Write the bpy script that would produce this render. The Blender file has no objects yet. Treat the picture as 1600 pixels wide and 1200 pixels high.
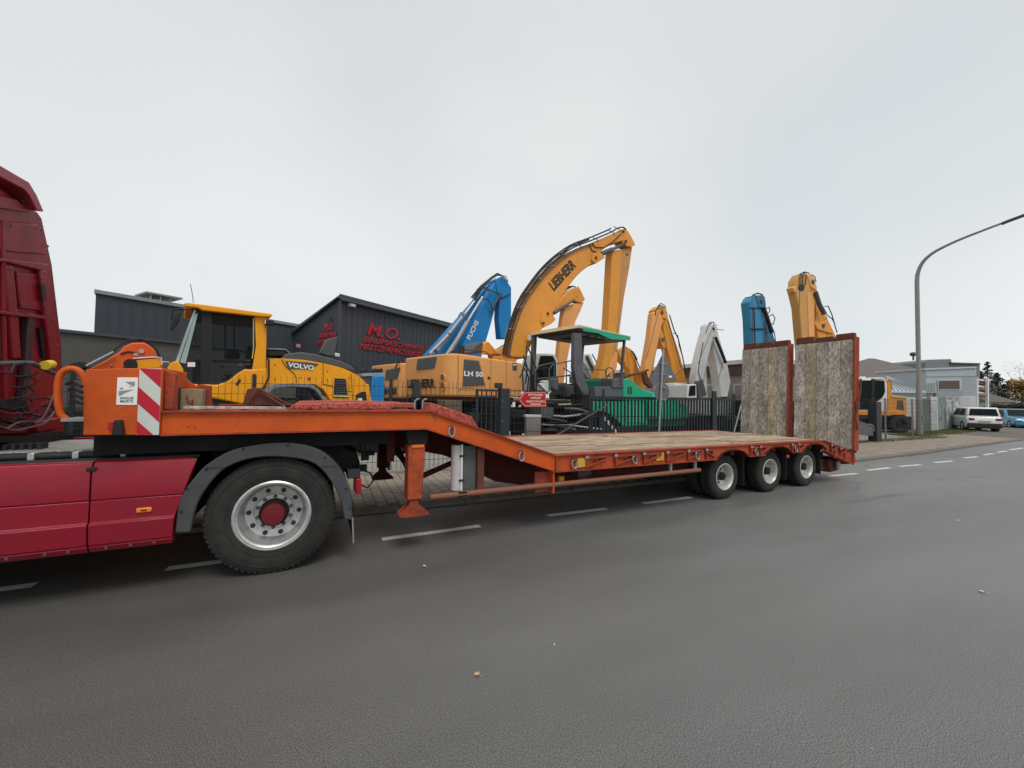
import bpy, bmesh, math, random
from mathutils import Vector, Matrix
random.seed(7)
S = bpy.context.scene
# ------------------------------------------------------------------ camera, sky, sun, exposure
FPX = 620.0; PSI = math.atan(FPX/1350); PIT = math.atan(20/FPX); ROL = 0.0148; EYE = 1.7
F0 = Vector((math.sin(PSI), math.cos(PSI), 0)); R0 = Vector((math.cos(PSI), -math.sin(PSI), 0))
FW = (F0*math.cos(PIT) + Vector((0, 0, math.sin(PIT)))).normalized()
U0 = R0.cross(FW).normalized()
RT = (R0*math.cos(ROL) + U0*math.sin(ROL)).normalized(); UP = (U0*math.cos(ROL) - R0*math.sin(ROL)).normalized()
cam = bpy.data.cameras.new('camera'); co = bpy.data.objects.new('camera', cam); S.collection.objects.link(co)
co.matrix_world = Matrix(((RT.x, UP.x, -FW.x, 0), (RT.y, UP.y, -FW.y, 0), (RT.z, UP.z, -FW.z, EYE), (0, 0, 0, 1)))
cam.sensor_width = 36; cam.lens = 36*FPX/1600; cam.clip_end = 3000; cam.clip_start = 0.05
S.camera = co
W = bpy.data.worlds.new('World'); S.world = W; W.use_nodes = True
nt = W.node_tree; nt.nodes.clear()
def N(nt, t, **k):
    n = nt.nodes.new(t)
    for a, b in k.items():
        if a.startswith('i_'):
            n.inputs[a[2:].replace('_', ' ')].default_value = b
        else: setattr(n, a, b)
    return n
SUN_EL, SUN_AZ = math.radians(60), math.radians(178)      # azimuth clockwise from +Y: behind the camera
sky = N(nt, 'ShaderNodeTexSky', sky_type='NISHITA', sun_disc=False, sun_elevation=SUN_EL, sun_rotation=SUN_AZ)
b1 = N(nt, 'ShaderNodeBackground'); b1.inputs[1].default_value = 0.05
b2 = N(nt, 'ShaderNodeBackground')
tc = N(nt, 'ShaderNodeTexCoord'); mp = N(nt, 'ShaderNodeMapping'); mp.inputs['Scale'].default_value = (1.1, 1.1, 1.7)
n1 = N(nt, 'ShaderNodeTexNoise'); n1.inputs['Scale'].default_value = 1.5; n1.inputs['Detail'].default_value = 3; n1.inputs['Roughness'].default_value = 0.45
cr = N(nt, 'ShaderNodeValToRGB')
cr.color_ramp.elements[0].position = 0.32; cr.color_ramp.elements[0].color = (0.625, 0.66, 0.68, 1)
cr.color_ramp.elements[1].position = 0.68; cr.color_ramp.elements[1].color = (0.735, 0.75, 0.75, 1)
mx = N(nt, 'ShaderNodeMixShader'); mx.inputs[0].default_value = 0.94
wo = N(nt, 'ShaderNodeOutputWorld')
# cloud deck a little brighter near the horizon, the thin overcast seen in the photograph
sep = N(nt, 'ShaderNodeSeparateXYZ'); mr = N(nt, 'ShaderNodeMapRange')
mr.inputs['From Min'].default_value = 0.0; mr.inputs['From Max'].default_value = 0.7; mr.inputs['To Min'].default_value = 1.08; mr.inputs['To Max'].default_value = 0.93
nt.links.new(tc.outputs['Generated'], mp.inputs[0]); nt.links.new(mp.outputs[0], n1.inputs['Vector'])
nt.links.new(n1.outputs[0], cr.inputs[0]); nt.links.new(cr.outputs[0], b2.inputs[0])
nt.links.new(tc.outputs['Generated'], sep.inputs[0]); nt.links.new(sep.outputs['Z'], mr.inputs['Value']); nt.links.new(mr.outputs[0], b2.inputs[1])
nt.links.new(sky.outputs[0], b1.inputs[0]); nt.links.new(b1.outputs[0], mx.inputs[1]); nt.links.new(b2.outputs[0], mx.inputs[2])
nt.links.new(mx.outputs[0], wo.inputs[0])
sl = bpy.data.lights.new('sun', 'SUN'); sl.energy = 1.5; sl.angle = math.radians(25); sl.color = (1, 0.97, 0.93)
so = bpy.data.objects.new('sun', sl); S.collection.objects.link(so)
sd = Vector((math.sin(SUN_AZ)*math.cos(SUN_EL), math.cos(SUN_AZ)*math.cos(SUN_EL), math.sin(SUN_EL)))
so.rotation_euler = sd.to_track_quat('Z', 'Y').to_euler()
S.view_settings.view_transform = 'Standard'; S.view_settings.look = 'None'; S.view_settings.gamma = 1
S.view_settings.use_curve_mapping = False; S.view_settings.exposure = 0.22
S.render.engine = 'CYCLES'

# ------------------------------------------------------------------ measuring helpers: photograph direction -> point on a real plane
def ray(px, py): return FW + RT*((px-800)/FPX) + UP*((600-py)/FPX)
class Frame:
    """a local frame standing on the ground: s along its side, t inward, z up"""
    def __init__(f, X0, Y0, deg=0.0):
        f.X0, f.Y0, f.a = X0, Y0, math.radians(deg); f.c, f.n = math.cos(f.a), math.sin(f.a)
    def p(f, px, py, off=0.0):
        d = ray(px, py); k = (off - f.n*f.X0 + f.c*f.Y0)/(-f.n*d.x + f.c*d.y)
        X, Y = d.x*k, d.y*k
        return (f.c*(X-f.X0)+f.n*(Y-f.Y0), EYE+d.z*k)
    def tr(f, pts, off=0.0): return [f.p(x, y, off) for x, y in pts]
    def px(f, px, py, s=0.0):
        d = ray(px, py); k = (s + f.c*f.X0 + f.n*f.Y0)/(f.c*d.x + f.n*d.y)
        X, Y = d.x*k, d.y*k
        return (-f.n*(X-f.X0)+f.c*(Y-f.Y0), EYE+d.z*k)
def groundpt(px, py, z=0.0):
    d = ray(px, py); k = (z-EYE)/d.z; return (d.x*k, d.y*k)
def frame_at(px, Y, deg=0):
    d = ray(px, 620); return Frame(d.x/d.y*Y, Y, deg)

# ------------------------------------------------------------------ materials
def sr(r, g, b):
    f = lambda v: (v/255/12.92) if v <= 10.3 else ((v/255+0.055)/1.055)**2.4
    return (f(r), f(g), f(b), 1)
MATS = {}
def mat(name, col, rough=0.5, metal=0.0, dirt=0.25, dscale=3.0, dcol=None, bump=0.0, bscale=60, spec=0.4, coat=0.0, lo=0.45, hi=0.75, stretch=None, spot=None, sscale=16, slo=0.60, shi=0.66, samt=0.8):
    if name in MATS: return MATS[name]
    m = bpy.data.materials.new(name); m.use_nodes = True; t = m.node_tree; bs = t.nodes['Principled BSDF']
    bs.inputs['Roughness'].default_value = rough; bs.inputs['Metallic'].default_value = metal
    bs.inputs['Specular IOR Level'].default_value = spec; bs.inputs['Coat Weight'].default_value = coat
    t_c = N(t, 'ShaderNodeTexCoord'); src = t_c.outputs['Object']
    if stretch:
        mpp = N(t, 'ShaderNodeMapping'); mpp.inputs['Scale'].default_value = stretch; t.links.new(src, mpp.inputs[0]); src = mpp.outputs[0]
    no = N(t, 'ShaderNodeTexNoise'); no.inputs['Scale'].default_value = dscale; no.inputs['Detail'].default_value = 8; no.inputs['Roughness'].default_value = 0.68
    t.links.new(src, no.inputs['Vector'])
    ra = N(t, 'ShaderNodeMapRange'); ra.inputs['From Min'].default_value = lo; ra.inputs['From Max'].default_value = hi; ra.inputs['To Max'].default_value = dirt
    t.links.new(no.outputs[0], ra.inputs['Value'])
    mi = N(t, 'ShaderNodeMix', data_type='RGBA'); mi.inputs['A'].default_value = tuple(col[:3])+(1,)
    d = dcol if dcol else tuple(c*0.35+0.02 for c in col[:3]); mi.inputs['B'].default_value = tuple(d[:3])+(1,)
    t.links.new(ra.outputs[0], mi.inputs['Factor']); res = mi.outputs['Result']
    if spot:
        n3 = N(t, 'ShaderNodeTexNoise'); n3.inputs['Scale'].default_value = sscale; n3.inputs['Detail'].default_value = 6; n3.inputs['Roughness'].default_value = 0.75; t.links.new(src, n3.inputs['Vector'])
        r3 = N(t, 'ShaderNodeMapRange'); r3.inputs['From Min'].default_value = slo; r3.inputs['From Max'].default_value = shi; r3.inputs['To Max'].default_value = samt; t.links.new(n3.outputs[0], r3.inputs['Value'])
        m3 = N(t, 'ShaderNodeMix', data_type='RGBA'); t.links.new(res, m3.inputs['A']); m3.inputs['B'].default_value = tuple(spot[:3])+(1,); t.links.new(r3.outputs[0], m3.inputs['Factor']); res = m3.outputs['Result']
    t.links.new(res, bs.inputs['Base Color'])
    rr = N(t, 'ShaderNodeMapRange'); rr.inputs['To Min'].default_value = max(0.05, rough-0.08); rr.inputs['To Max'].default_value = min(1, rough+0.2)
    t.links.new(no.outputs[0], rr.inputs['Value']); t.links.new(rr.outputs[0], bs.inputs['Roughness'])
    if bump:
        n2 = N(t, 'ShaderNodeTexNoise'); n2.inputs['Scale'].default_value = bscale; n2.inputs['Detail'].default_value = 4
        t.links.new(src, n2.inputs['Vector'])
        bu = N(t, 'ShaderNodeBump'); bu.inputs['Strength'].default_value = bump; bu.inputs['Distance'].default_value = 0.02
        t.links.new(n2.outputs[0], bu.inputs['Height']); t.links.new(bu.outputs[0], bs.inputs['Normal'])
    MATS[name] = m; return m
def glassm(name, col, rough=0.06, alpha_mix=0.35):
    m = bpy.data.materials.new(name); m.use_nodes = True; t = m.node_tree; bs = t.nodes['Principled BSDF']
    bs.inputs['Base Color'].default_value = tuple(col[:3])+(1,); bs.inputs['Roughness'].default_value = rough
    bs.inputs['Specular IOR Level'].default_value = 0.8; bs.inputs['Alpha'].default_value = 1-alpha_mix
    MATS[name] = m; return m
ORANGE = mat('trailer_orange', (0.62, 0.098, 0.010), 0.5, dirt=0.6, dscale=3.2, dcol=(0.36, 0.055, 0.018), bump=0.08, spec=0.3, lo=0.4, hi=0.7, spot=(0.16, 0.05, 0.03), sscale=11, slo=0.61, shi=0.68, samt=0.75)
ORANGEM = mat('deck_beam_orange', (0.50, 0.078, 0.020), 0.6, dirt=0.9, dscale=4, dcol=(0.24, 0.05, 0.025), bump=0.15, spec=0.3, lo=0.4, hi=0.66, spot=(0.08, 0.035, 0.025), sscale=14, slo=0.57, shi=0.66)
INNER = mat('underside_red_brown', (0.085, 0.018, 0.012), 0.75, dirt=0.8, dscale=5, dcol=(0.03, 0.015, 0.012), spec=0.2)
ORANGER = mat('trailer_orange_worn', (0.38, 0.060, 0.022), 0.65, dirt=0.9, dscale=5, dcol=(0.15, 0.04, 0.026), bump=0.2, spec=0.3, lo=0.42, hi=0.68, spot=(0.07, 0.035, 0.028), sscale=18, slo=0.56, shi=0.64)
RUST = mat('rusty_steel', (0.15, 0.045, 0.03), 0.85, dirt=0.8, dscale=6, dcol=(0.07, 0.035, 0.025), bump=0.5)
RUSTP = mat('flaking_red_paint', (0.52, 0.10, 0.07), 0.75, dirt=0.9, dscale=42, dcol=(0.09, 0.03, 0.025), bump=0.5, bscale=60, lo=0.47, hi=0.6)
CABRED = mat('tractor_red', (0.27, 0.008, 0.024), 0.36, dirt=0.6, dscale=2.5, dcol=(0.17, 0.018, 0.028), bump=0.02, coat=0.15, spec=0.3, spot=(0.10, 0.03, 0.03), sscale=30, slo=0.6, shi=0.75, samt=0.5, stretch=(1, 1, 1.6))
CABRED2 = mat('tractor_red_dusty', (0.26, 0.008, 0.020), 0.40, dirt=0.8, dscale=3, dcol=(0.12, 0.012, 0.018), spec=0.3, bump=0.03, stretch=(1, 1, 0.4))
YEL = mat('loader_yellow', (0.90, 0.37, 0.006), 0.45, dirt=0.35, dscale=3, dcol=(0.55, 0.25, 0.03), coat=0.05, spec=0.3, spot=(0.3, 0.16, 0.05), sscale=12, slo=0.62, shi=0.75, samt=0.5)
LIEB = mat('digger_ochre', (0.80, 0.37, 0.12), 0.5, dirt=0.4, dscale=1.6, dcol=(0.56, 0.26, 0.09), spec=0.3, spot=(0.35, 0.19, 0.10), sscale=7, slo=0.6, shi=0.78, samt=0.6)
LIEBB = mat('boom_ochre', (0.74, 0.31, 0.045), 0.5, dirt=0.55, dscale=1.2, dcol=(0.52, 0.21, 0.06), spec=0.3, spot=(0.28, 0.13, 0.06), sscale=6, slo=0.6, shi=0.74, samt=0.6, bump=0.06)
DORG = mat('digger_orange', (0.80, 0.11, 0.015), 0.4, dirt=0.2)
BLUE = mat('crane_blue', (0.008, 0.22, 0.56), 0.45, dirt=0.5, dscale=2, dcol=(0.03, 0.13, 0.30), spec=0.3, spot=(0.10, 0.14, 0.18), sscale=7, slo=0.6, shi=0.75, samt=0.6)
BLUED = mat('boom_petrol_blue', (0.02, 0.16, 0.30), 0.5, dirt=0.6, dscale=3, dcol=(0.05, 0.08, 0.12))
GREEN = mat('paver_green', (0.003, 0.36, 0.19), 0.42, dirt=0.25, dcol=(0.02, 0.18, 0.11))
CREAM = mat('canopy_cream', (0.60, 0.46, 0.27), 0.5, dirt=0.4, dcol=(0.38, 0.27, 0.15))
WHITE = mat('white_paint', (0.74, 0.74, 0.72), 0.45, dirt=0.35, dcol=(0.4, 0.38, 0.34), dscale=4)
WHITET = mat('white_print', (0.85, 0.85, 0.83), 0.5, dirt=0.05)
BLACK = mat('black_plastic', (0.014, 0.014, 0.015), 0.55, dirt=0.4, dcol=(0.04, 0.038, 0.035))
BLACKT = mat('black_print', (0.03, 0.028, 0.025), 0.5, dirt=0.05)
CHASS = mat('chassis_black', (0.011, 0.011, 0.012), 0.7, dirt=0.6, dcol=(0.035, 0.032, 0.03), bump=0.1, spec=0.2)
DGREY = mat('dark_grey_plastic', (0.075, 0.08, 0.085), 0.55, dirt=0.4, dcol=(0.13, 0.125, 0.115))
FEND = mat('mudguard_grey', (0.058, 0.062, 0.066), 0.6, dirt=0.7, dscale=5, dcol=(0.10, 0.10, 0.098), spec=0.3, spot=(0.14, 0.13, 0.12), sscale=24, slo=0.62, shi=0.72, samt=0.5)
MACH = mat('machine_grey', (0.10, 0.105, 0.115), 0.55, dirt=0.5, dcol=(0.05, 0.05, 0.05))
FENCE = mat('fence_anthracite', (0.022, 0.028, 0.034), 0.5, dirt=0.25, dcol=(0.08, 0.085, 0.09))
GALV = mat('galvanised_steel', (0.36, 0.37, 0.38), 0.45, metal=0.5, dirt=0.45, dscale=6, dcol=(0.18, 0.18, 0.18))
ALU = mat('wheel_silver', (0.66, 0.66, 0.65), 0.34, metal=0.75, dirt=0.55, dscale=9, dcol=(0.22, 0.20, 0.18))
RIMW = mat('wheel_silver_paint', (0.58, 0.58, 0.54), 0.4, metal=0.35, dirt=0.7, dscale=9, dcol=(0.2, 0.18, 0.15))
CHROME = mat('cylinder_rod', (0.6, 0.6, 0.6), 0.2, metal=0.9, dirt=0.2)
TYRE = mat('tyre_rubber', (0.021, 0.0205, 0.019), 0.8, dirt=0.7, dscale=7, dcol=(0.055, 0.05, 0.043), bump=0.15, bscale=40)
GLASS = glassm('cab_glass', (0.006, 0.009, 0.009), 0.05, 0.45); GLASS.node_tree.nodes['Principled BSDF'].inputs['Specular IOR Level'].default_value = 0.12; GLASS.node_tree.nodes['Principled BSDF'].inputs['Alpha'].default_value = 0.42
GLASSD = glassm('dark_cab_glass', (0.012, 0.016, 0.016), 0.35, 0.0); GLASSD.node_tree.nodes['Principled BSDF'].inputs['Specular IOR Level'].default_value = 0.08
GLASSG = glassm('green_tinted_glass', (0.045, 0.10, 0.085), 0.06, 0.4)
LAMPO = mat('orange_lens', (0.85, 0.22, 0.02), 0.25, dirt=0.2)
LAMPR = mat('red_lens', (0.45, 0.01, 0.02), 0.25, dirt=0.2)
TAPER = mat('reflective_red', (0.50, 0.01, 0.03), 0.4, dirt=0.15)
TAPEW = mat('reflective_white', (0.62, 0.66, 0.60), 0.4, dirt=0.35, dcol=(0.4, 0.4, 0.36))
TAPEY = mat('reflective_yellow', (0.62, 0.40, 0.06), 0.45, dirt=0.8, dscale=14, dcol=(0.3, 0.12, 0.04))
SIGNR = mat('sign_red', (0.45, 0.008, 0.02), 0.4, dirt=0.1)
BUILD = mat('facade_anthracite', (0.045, 0.054, 0.068), 0.6, dirt=0.3, dscale=0.6, dcol=(0.05, 0.056, 0.066))
BUILD2 = mat('facade_warm_grey', (0.088, 0.088, 0.082), 0.75, dirt=0.35, dscale=0.8, dcol=(0.06, 0.06, 0.057))
LOGOR = mat('logo_red', (0.42, 0.015, 0.022), 0.45, dirt=0.2)
CONC = mat('concrete', (0.34, 0.33, 0.31), 0.9, dirt=0.5, dscale=3, dcol=(0.2, 0.19, 0.17), bump=0.2)
BLOCK = mat('brown_block', (0.16, 0.12, 0.085), 0.9, dirt=0.6, dscale=9, dcol=(0.08, 0.065, 0.05), bump=0.3)
def wood(name, base, dark, light, st, scale=7.0, bump=0.9, ramp=(0.36, 0.5, 0.66)):
    m = bpy.data.materials.new(name); m.use_nodes = True; t = m.node_tree; bs = t.nodes['Principled BSDF']
    tcn = N(t, 'ShaderNodeTexCoord'); oi = N(t, 'ShaderNodeObjectInfo'); mpn = N(t, 'ShaderNodeMapping'); mpn.inputs['Scale'].default_value = st
    t.links.new(tcn.outputs['Object'], mpn.inputs[0])
    ad = N(t, 'ShaderNodeVectorMath', operation='ADD'); sc = N(t, 'ShaderNodeVectorMath', operation='SCALE'); sc.inputs['Scale'].default_value = 37.0
    cb = N(t, 'ShaderNodeCombineXYZ'); t.links.new(oi.outputs['Random'], cb.inputs[0]); t.links.new(oi.outputs['Random'], cb.inputs[1]); t.links.new(oi.outputs['Random'], cb.inputs[2])
    t.links.new(cb.outputs[0], sc.inputs[0]); t.links.new(mpn.outputs[0], ad.inputs[0]); t.links.new(sc.outputs[0], ad.inputs[1])
    n_ = N(t, 'ShaderNodeTexNoise'); n_.inputs['Scale'].default_value = scale; n_.inputs['Detail'].default_value = 9; n_.inputs['Roughness'].default_value = 0.72
    t.links.new(ad.outputs[0], n_.inputs['Vector'])
    r_ = N(t, 'ShaderNodeValToRGB'); e = r_.color_ramp.elements
    e[0].position = 0.36; e[0].color = tuple(dark)+(1,); e[1].position = 0.66; e[1].color = tuple(light)+(1,)
    x = r_.color_ramp.elements.new(0.5); x.color = tuple(base)+(1,)
    t.links.new(n_.outputs[0], r_.inputs[0])
    hs = N(t, 'ShaderNodeHueSaturation'); vr = N(t, 'ShaderNodeMapRange'); vr.inputs['To Min'].default_value = 0.85; vr.inputs['To Max'].default_value = 1.12
    t.links.new(oi.outputs['Random'], vr.inputs['Value']); t.links.new(vr.outputs[0], hs.inputs['Value']); t.links.new(r_.outputs[0], hs.inputs['Color'])
    lo_ = N(t, 'ShaderNodeTexNoise'); lo_.inputs['Scale'].default_value = 2.2; lo_.inputs['Detail'].default_value = 7; lo_.inputs['Roughness'].default_value = 0.7; t.links.new(ad.outputs[0], lo_.inputs['Vector'])
    lr_ = N(t, 'ShaderNodeMapRange'); lr_.inputs['From Min'].default_value = 0.35; lr_.inputs['From Max'].default_value = 0.65; lr_.inputs['To Min'].default_value = 0.58; lr_.inputs['To Max'].default_value = 1.18; t.links.new(lo_.outputs[0], lr_.inputs['Value'])
    h2_ = N(t, 'ShaderNodeHueSaturation'); t.links.new(lr_.outputs[0], h2_.inputs['Value']); t.links.new(hs.outputs[0], h2_.inputs['Color'])
    t.links.new(h2_.outputs[0], bs.inputs['Base Color']); bs.inputs['Roughness'].default_value = 0.88; bs.inputs['Specular IOR Level'].default_value = 0.25
    bu = N(t, 'ShaderNodeBump'); bu.inputs['Strength'].default_value = bump; bu.inputs['Distance'].default_value = 0.012
    t.links.new(n_.outputs[0], bu.inputs['Height']); t.links.new(bu.outputs[0], bs.inputs['Normal'])
    MATS[name] = m; return m
DECK = wood('deck_timber', (0.42, 0.30, 0.20), (0.13, 0.07, 0.045), (0.74, 0.64, 0.50), (0.22, 5, 5))
RAMPW = wood('ramp_timber', (0.46, 0.41, 0.35), (0.20, 0.17, 0.14), (0.66, 0.62, 0.55), (2.0, 2.0, 1.2), 12.0)
RAMPY = wood('ramp_timber_tan', (0.46, 0.38, 0.27), (0.20, 0.165, 0.12), (0.64, 0.56, 0.44), (2.0, 2.0, 0.9), 13.0)

def asphalt():
    m = bpy.data.materials.new('asphalt'); m.use_nodes = True; t = m.node_tree; bs = t.nodes['Principled BSDF']
    tcn = N(t, 'ShaderNodeTexCoord'); L = t.links.new
    fine = N(t, 'ShaderNodeTexNoise'); fine.inputs['Scale'].default_value = 150; fine.inputs['Detail'].default_value = 5; fine.inputs['Roughness'].default_value = 0.7
    L(tcn.outputs['Object'], fine.inputs['Vector'])
    vor = N(t, 'ShaderNodeTexVoronoi'); vor.inputs['Scale'].default_value = 150; L(tcn.outputs['Object'], vor.inputs['Vector'])
    big = N(t, 'ShaderNodeTexNoise'); big.inputs['Scale'].default_value = 0.35; big.inputs['Detail'].default_value = 6; big.inputs['Roughness'].default_value = 0.6
    mpn = N(t, 'ShaderNodeMapping'); mpn.inputs['Scale'].default_value = (0.35, 1.6, 1); L(tcn.outputs['Object'], mpn.inputs[0]); L(mpn.outputs[0], big.inputs['Vector'])
    r1 = N(t, 'ShaderNodeValToRGB'); r1.color_ramp.elements[0].position = 0.40; r1.color_ramp.elements[0].color = (0.022, 0.022, 0.022, 1)
    r1.color_ramp.elements[1].position = 0.62; r1.color_ramp.elements[1].color = (0.19, 0.187, 0.18, 1); L(fine.outputs[0], r1.inputs[0])
    # pale stone chips
    r2 = N(t, 'ShaderNodeMapRange'); r2.inputs['From Min'].default_value = 0.90; r2.inputs['From Max'].default_value = 1.0; L(vor.outputs['Color'], r2.inputs['Value'])
    m1 = N(t, 'ShaderNodeMix', data_type='RGBA'); m1.inputs['B'].default_value = (0.24, 0.235, 0.22, 1); L(r1.outputs[0], m1.inputs['A']); L(r2.outputs[0], m1.inputs['Factor'])
    # large stains and worn lanes
    r3 = N(t, 'ShaderNodeMapRange'); r3.inputs['From Min'].default_value = 0.3; r3.inputs['From Max'].default_value = 0.7; r3.inputs['To Min'].default_value = 0.70; r3.inputs['To Max'].default_value = 1.28
    L(big.outputs[0], r3.inputs['Value'])
    m2 = N(t, 'ShaderNodeMix', data_type='RGBA', blend_type='MULTIPLY'); m2.inputs['Factor'].default_value = 1.0
    L(m1.outputs['Result'], m2.inputs['A']); cc = N(t, 'ShaderNodeCombineXYZ')
    for i in range(3): L(r3.outputs[0], cc.inputs[i])
    L(cc.outputs[0], m2.inputs['B'])
    # truck shade left, sky sheen right painted into the colour; browner bitumen left
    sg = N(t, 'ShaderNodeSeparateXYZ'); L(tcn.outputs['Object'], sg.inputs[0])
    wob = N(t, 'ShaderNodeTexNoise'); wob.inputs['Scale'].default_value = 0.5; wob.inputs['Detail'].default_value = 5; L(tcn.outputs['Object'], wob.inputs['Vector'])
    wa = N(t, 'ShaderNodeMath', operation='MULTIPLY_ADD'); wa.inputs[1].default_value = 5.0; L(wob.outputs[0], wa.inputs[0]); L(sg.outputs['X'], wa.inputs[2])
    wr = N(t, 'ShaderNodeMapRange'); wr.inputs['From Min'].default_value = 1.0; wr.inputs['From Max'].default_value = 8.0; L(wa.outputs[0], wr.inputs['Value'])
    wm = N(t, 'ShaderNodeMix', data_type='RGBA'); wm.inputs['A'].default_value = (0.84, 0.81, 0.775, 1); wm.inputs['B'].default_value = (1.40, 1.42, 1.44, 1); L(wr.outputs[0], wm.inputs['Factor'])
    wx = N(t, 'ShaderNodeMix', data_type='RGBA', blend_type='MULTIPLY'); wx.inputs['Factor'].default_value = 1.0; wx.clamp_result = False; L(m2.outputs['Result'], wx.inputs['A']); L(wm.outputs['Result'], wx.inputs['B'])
    # dark drag marks and oily streaks
    st = N(t, 'ShaderNodeTexNoise'); st.inputs['Scale'].default_value = 1.0; st.inputs['Detail'].default_value = 6; st.inputs['Roughness'].default_value = 0.55; st.inputs['Distortion'].default_value = 0.6
    ms = N(t, 'ShaderNodeMapping'); ms.inputs['Scale'].default_value = (0.16, 1.5, 1); ms.inputs['Rotation'].default_value = (0, 0, 0.12); L(tcn.outputs['Object'], ms.inputs[0]); L(ms.outputs[0], st.inputs['Vector'])
    rs_ = N(t, 'ShaderNodeMapRange'); rs_.inputs['From Min'].default_value = 0.60; rs_.inputs['From Max'].default_value = 0.66; rs_.inputs['To Max'].default_value = 0.55; L(st.outputs[0], rs_.inputs['Value'])
    gate = N(t, 'ShaderNodeMapRange'); gate.inputs['From Min'].default_value = 5.0; gate.inputs['From Max'].default_value = 9.0; L(sg.outputs['X'], gate.inputs['Value'])
    gm_ = N(t, 'ShaderNodeMath', operation='MULTIPLY'); L(rs_.outputs[0], gm_.inputs[0]); L(gate.outputs[0], gm_.inputs[1])
    ws_ = N(t, 'ShaderNodeMix', data_type='RGBA'); ws_.inputs['B'].default_value = (0.035, 0.036, 0.04, 1); L(wx.outputs['Result'], ws_.inputs['A']); L(gm_.outputs[0], ws_.inputs['Factor'])
    m2 = ws_
    # thin sealed cracks
    vc = N(t, 'ShaderNodeTexVoronoi', feature='DISTANCE_TO_EDGE'); vc.inputs['Scale'].default_value = 0.28
    dist = N(t, 'ShaderNodeTexNoise'); dist.inputs['Scale'].default_value = 1.4; dist.inputs['Detail'].default_value = 6
    L(tcn.outputs['Object'], dist.inputs['Vector'])
    va = N(t, 'ShaderNodeVectorMath', operation='ADD'); vs = N(t, 'ShaderNodeVectorMath', operation='SCALE'); vs.inputs['Scale'].default_value = 1.3
    L(dist.outputs['Color'], vs.inputs[0]); L(tcn.outputs['Object'], va.inputs[0]); L(vs.outputs[0], va.inputs[1])
    mp2 = N(t, 'ShaderNodeMapping'); mp2.inputs['Scale'].default_value = (0.6, 1.3, 1); L(va.outputs[0], mp2.inputs[0]); L(mp2.outputs[0], vc.inputs['Vector'])
    r4 = N(t, 'ShaderNodeMapRange'); r4.inputs['From Min'].default_value = 0.002; r4.inputs['From Max'].default_value = 0.009; r4.inputs['To Min'].default_value = 0.55; r4.inputs['To Max'].default_value = 0.0
    L(vc.outputs['Distance'], r4.inputs['Value'])
    sx = N(t, 'ShaderNodeSeparateXYZ'); L(tcn.outputs['Object'], sx.inputs[0])
    rx = N(t, 'ShaderNodeMapRange'); rx.inputs['From Min'].default_value = 6.5; rx.inputs['From Max'].default_value = 10; L(sx.outputs['X'], rx.inputs['Value'])
    mm = N(t, 'ShaderNodeMath', operation='MULTIPLY'); L(r4.outputs[0], mm.inputs[0]); L(rx.outputs[0], mm.inputs[1])
    m3 = N(t, 'ShaderNodeMix', data_type='RGBA'); m3.inputs['B'].default_value = (0.03, 0.03, 0.032, 1); L(m2.outputs['Result'], m3.inputs['A']); L(mm.outputs[0], m3.inputs['Factor'])
    L(m3.outputs['Result'], bs.inputs['Base Color'])
    rg = N(t, 'ShaderNodeMapRange'); rg.inputs['To Min'].default_value = 0.42; rg.inputs['To Max'].default_value = 0.72; L(big.outputs[0], rg.inputs['Value']); L(rg.outputs[0], bs.inputs['Roughness'])
    bs.inputs['Specular IOR Level'].default_value = 0.7
    bu = N(t, 'ShaderNodeBump'); bu.inputs['Strength'].default_value = 0.05; bu.inputs['Distance'].default_value = 0.006
    L(fine.outputs[0], bu.inputs['Height']); L(bu.outputs[0], bs.inputs['Normal'])
    MATS['asphalt'] = m; return m
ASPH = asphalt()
YARD = mat('yard_concrete', (0.34, 0.33, 0.295), 0.9, dirt=0.6, dscale=0.7, dcol=(0.22, 0.21, 0.185), bump=0.3)
EARTH = mat('far_ground', (0.13, 0.115, 0.085), 0.95, dirt=0.8, dscale=0.4, dcol=(0.07, 0.075, 0.04), bump=0.4)
GRAVEL = mat('parking_gravel', (0.25, 0.205, 0.165), 0.95, dirt=0.7, dscale=1.5, dcol=(0.16, 0.13, 0.10), bump=0.4)
PAVE = mat('paver_joint_sand', (0.13, 0.12, 0.10), 0.95, dirt=0.5, dscale=4)
KERB = mat('kerb_stone', (0.17, 0.155, 0.135), 0.9, dirt=0.6, dscale=5, dcol=(0.08, 0.075, 0.07), bump=0.3)
PAINT = mat('road_marking_white', (0.60, 0.60, 0.57), 0.7, dirt=0.55, dscale=16, dcol=(0.16, 0.16, 0.155), lo=0.5, hi=0.7)
GRASS = mat('grass', (0.085, 0.11, 0.03), 0.9, dirt=0.9, dscale=5, dcol=(0.13, 0.12, 0.05))
def brickmat():
    m = mat('paving_stone_clay', (0.29, 0.245, 0.20), 0.92, dirt=0.45, dscale=1.3, dcol=(0.19, 0.16, 0.13), bump=0.3)
    return m
def cr(pts, n=4, closed=False):
    out = []; L_ = len(pts)
    for i in range(L_-1):
        p0 = pts[max(0, i-1)]; p1 = pts[i]; p2 = pts[i+1]; p3 = pts[min(L_-1, i+2)]
        for k in range(n):
            u = k/n
            out.append(tuple(0.5*((2*p1[j])+(-p0[j]+p2[j])*u+(2*p0[j]-5*p1[j]+4*p2[j]-p3[j])*u*u+(-p0[j]+3*p1[j]-3*p2[j]+p3[j])*u**3) for j in (0, 1)))
    return out+[tuple(pts[-1])]
PSTONE = brickmat()
PSTONE2 = mat('paving_stone_grey', (0.245, 0.21, 0.175), 0.92, dirt=0.5, dscale=2, dcol=(0.16, 0.14, 0.115), bump=0.3)

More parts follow.
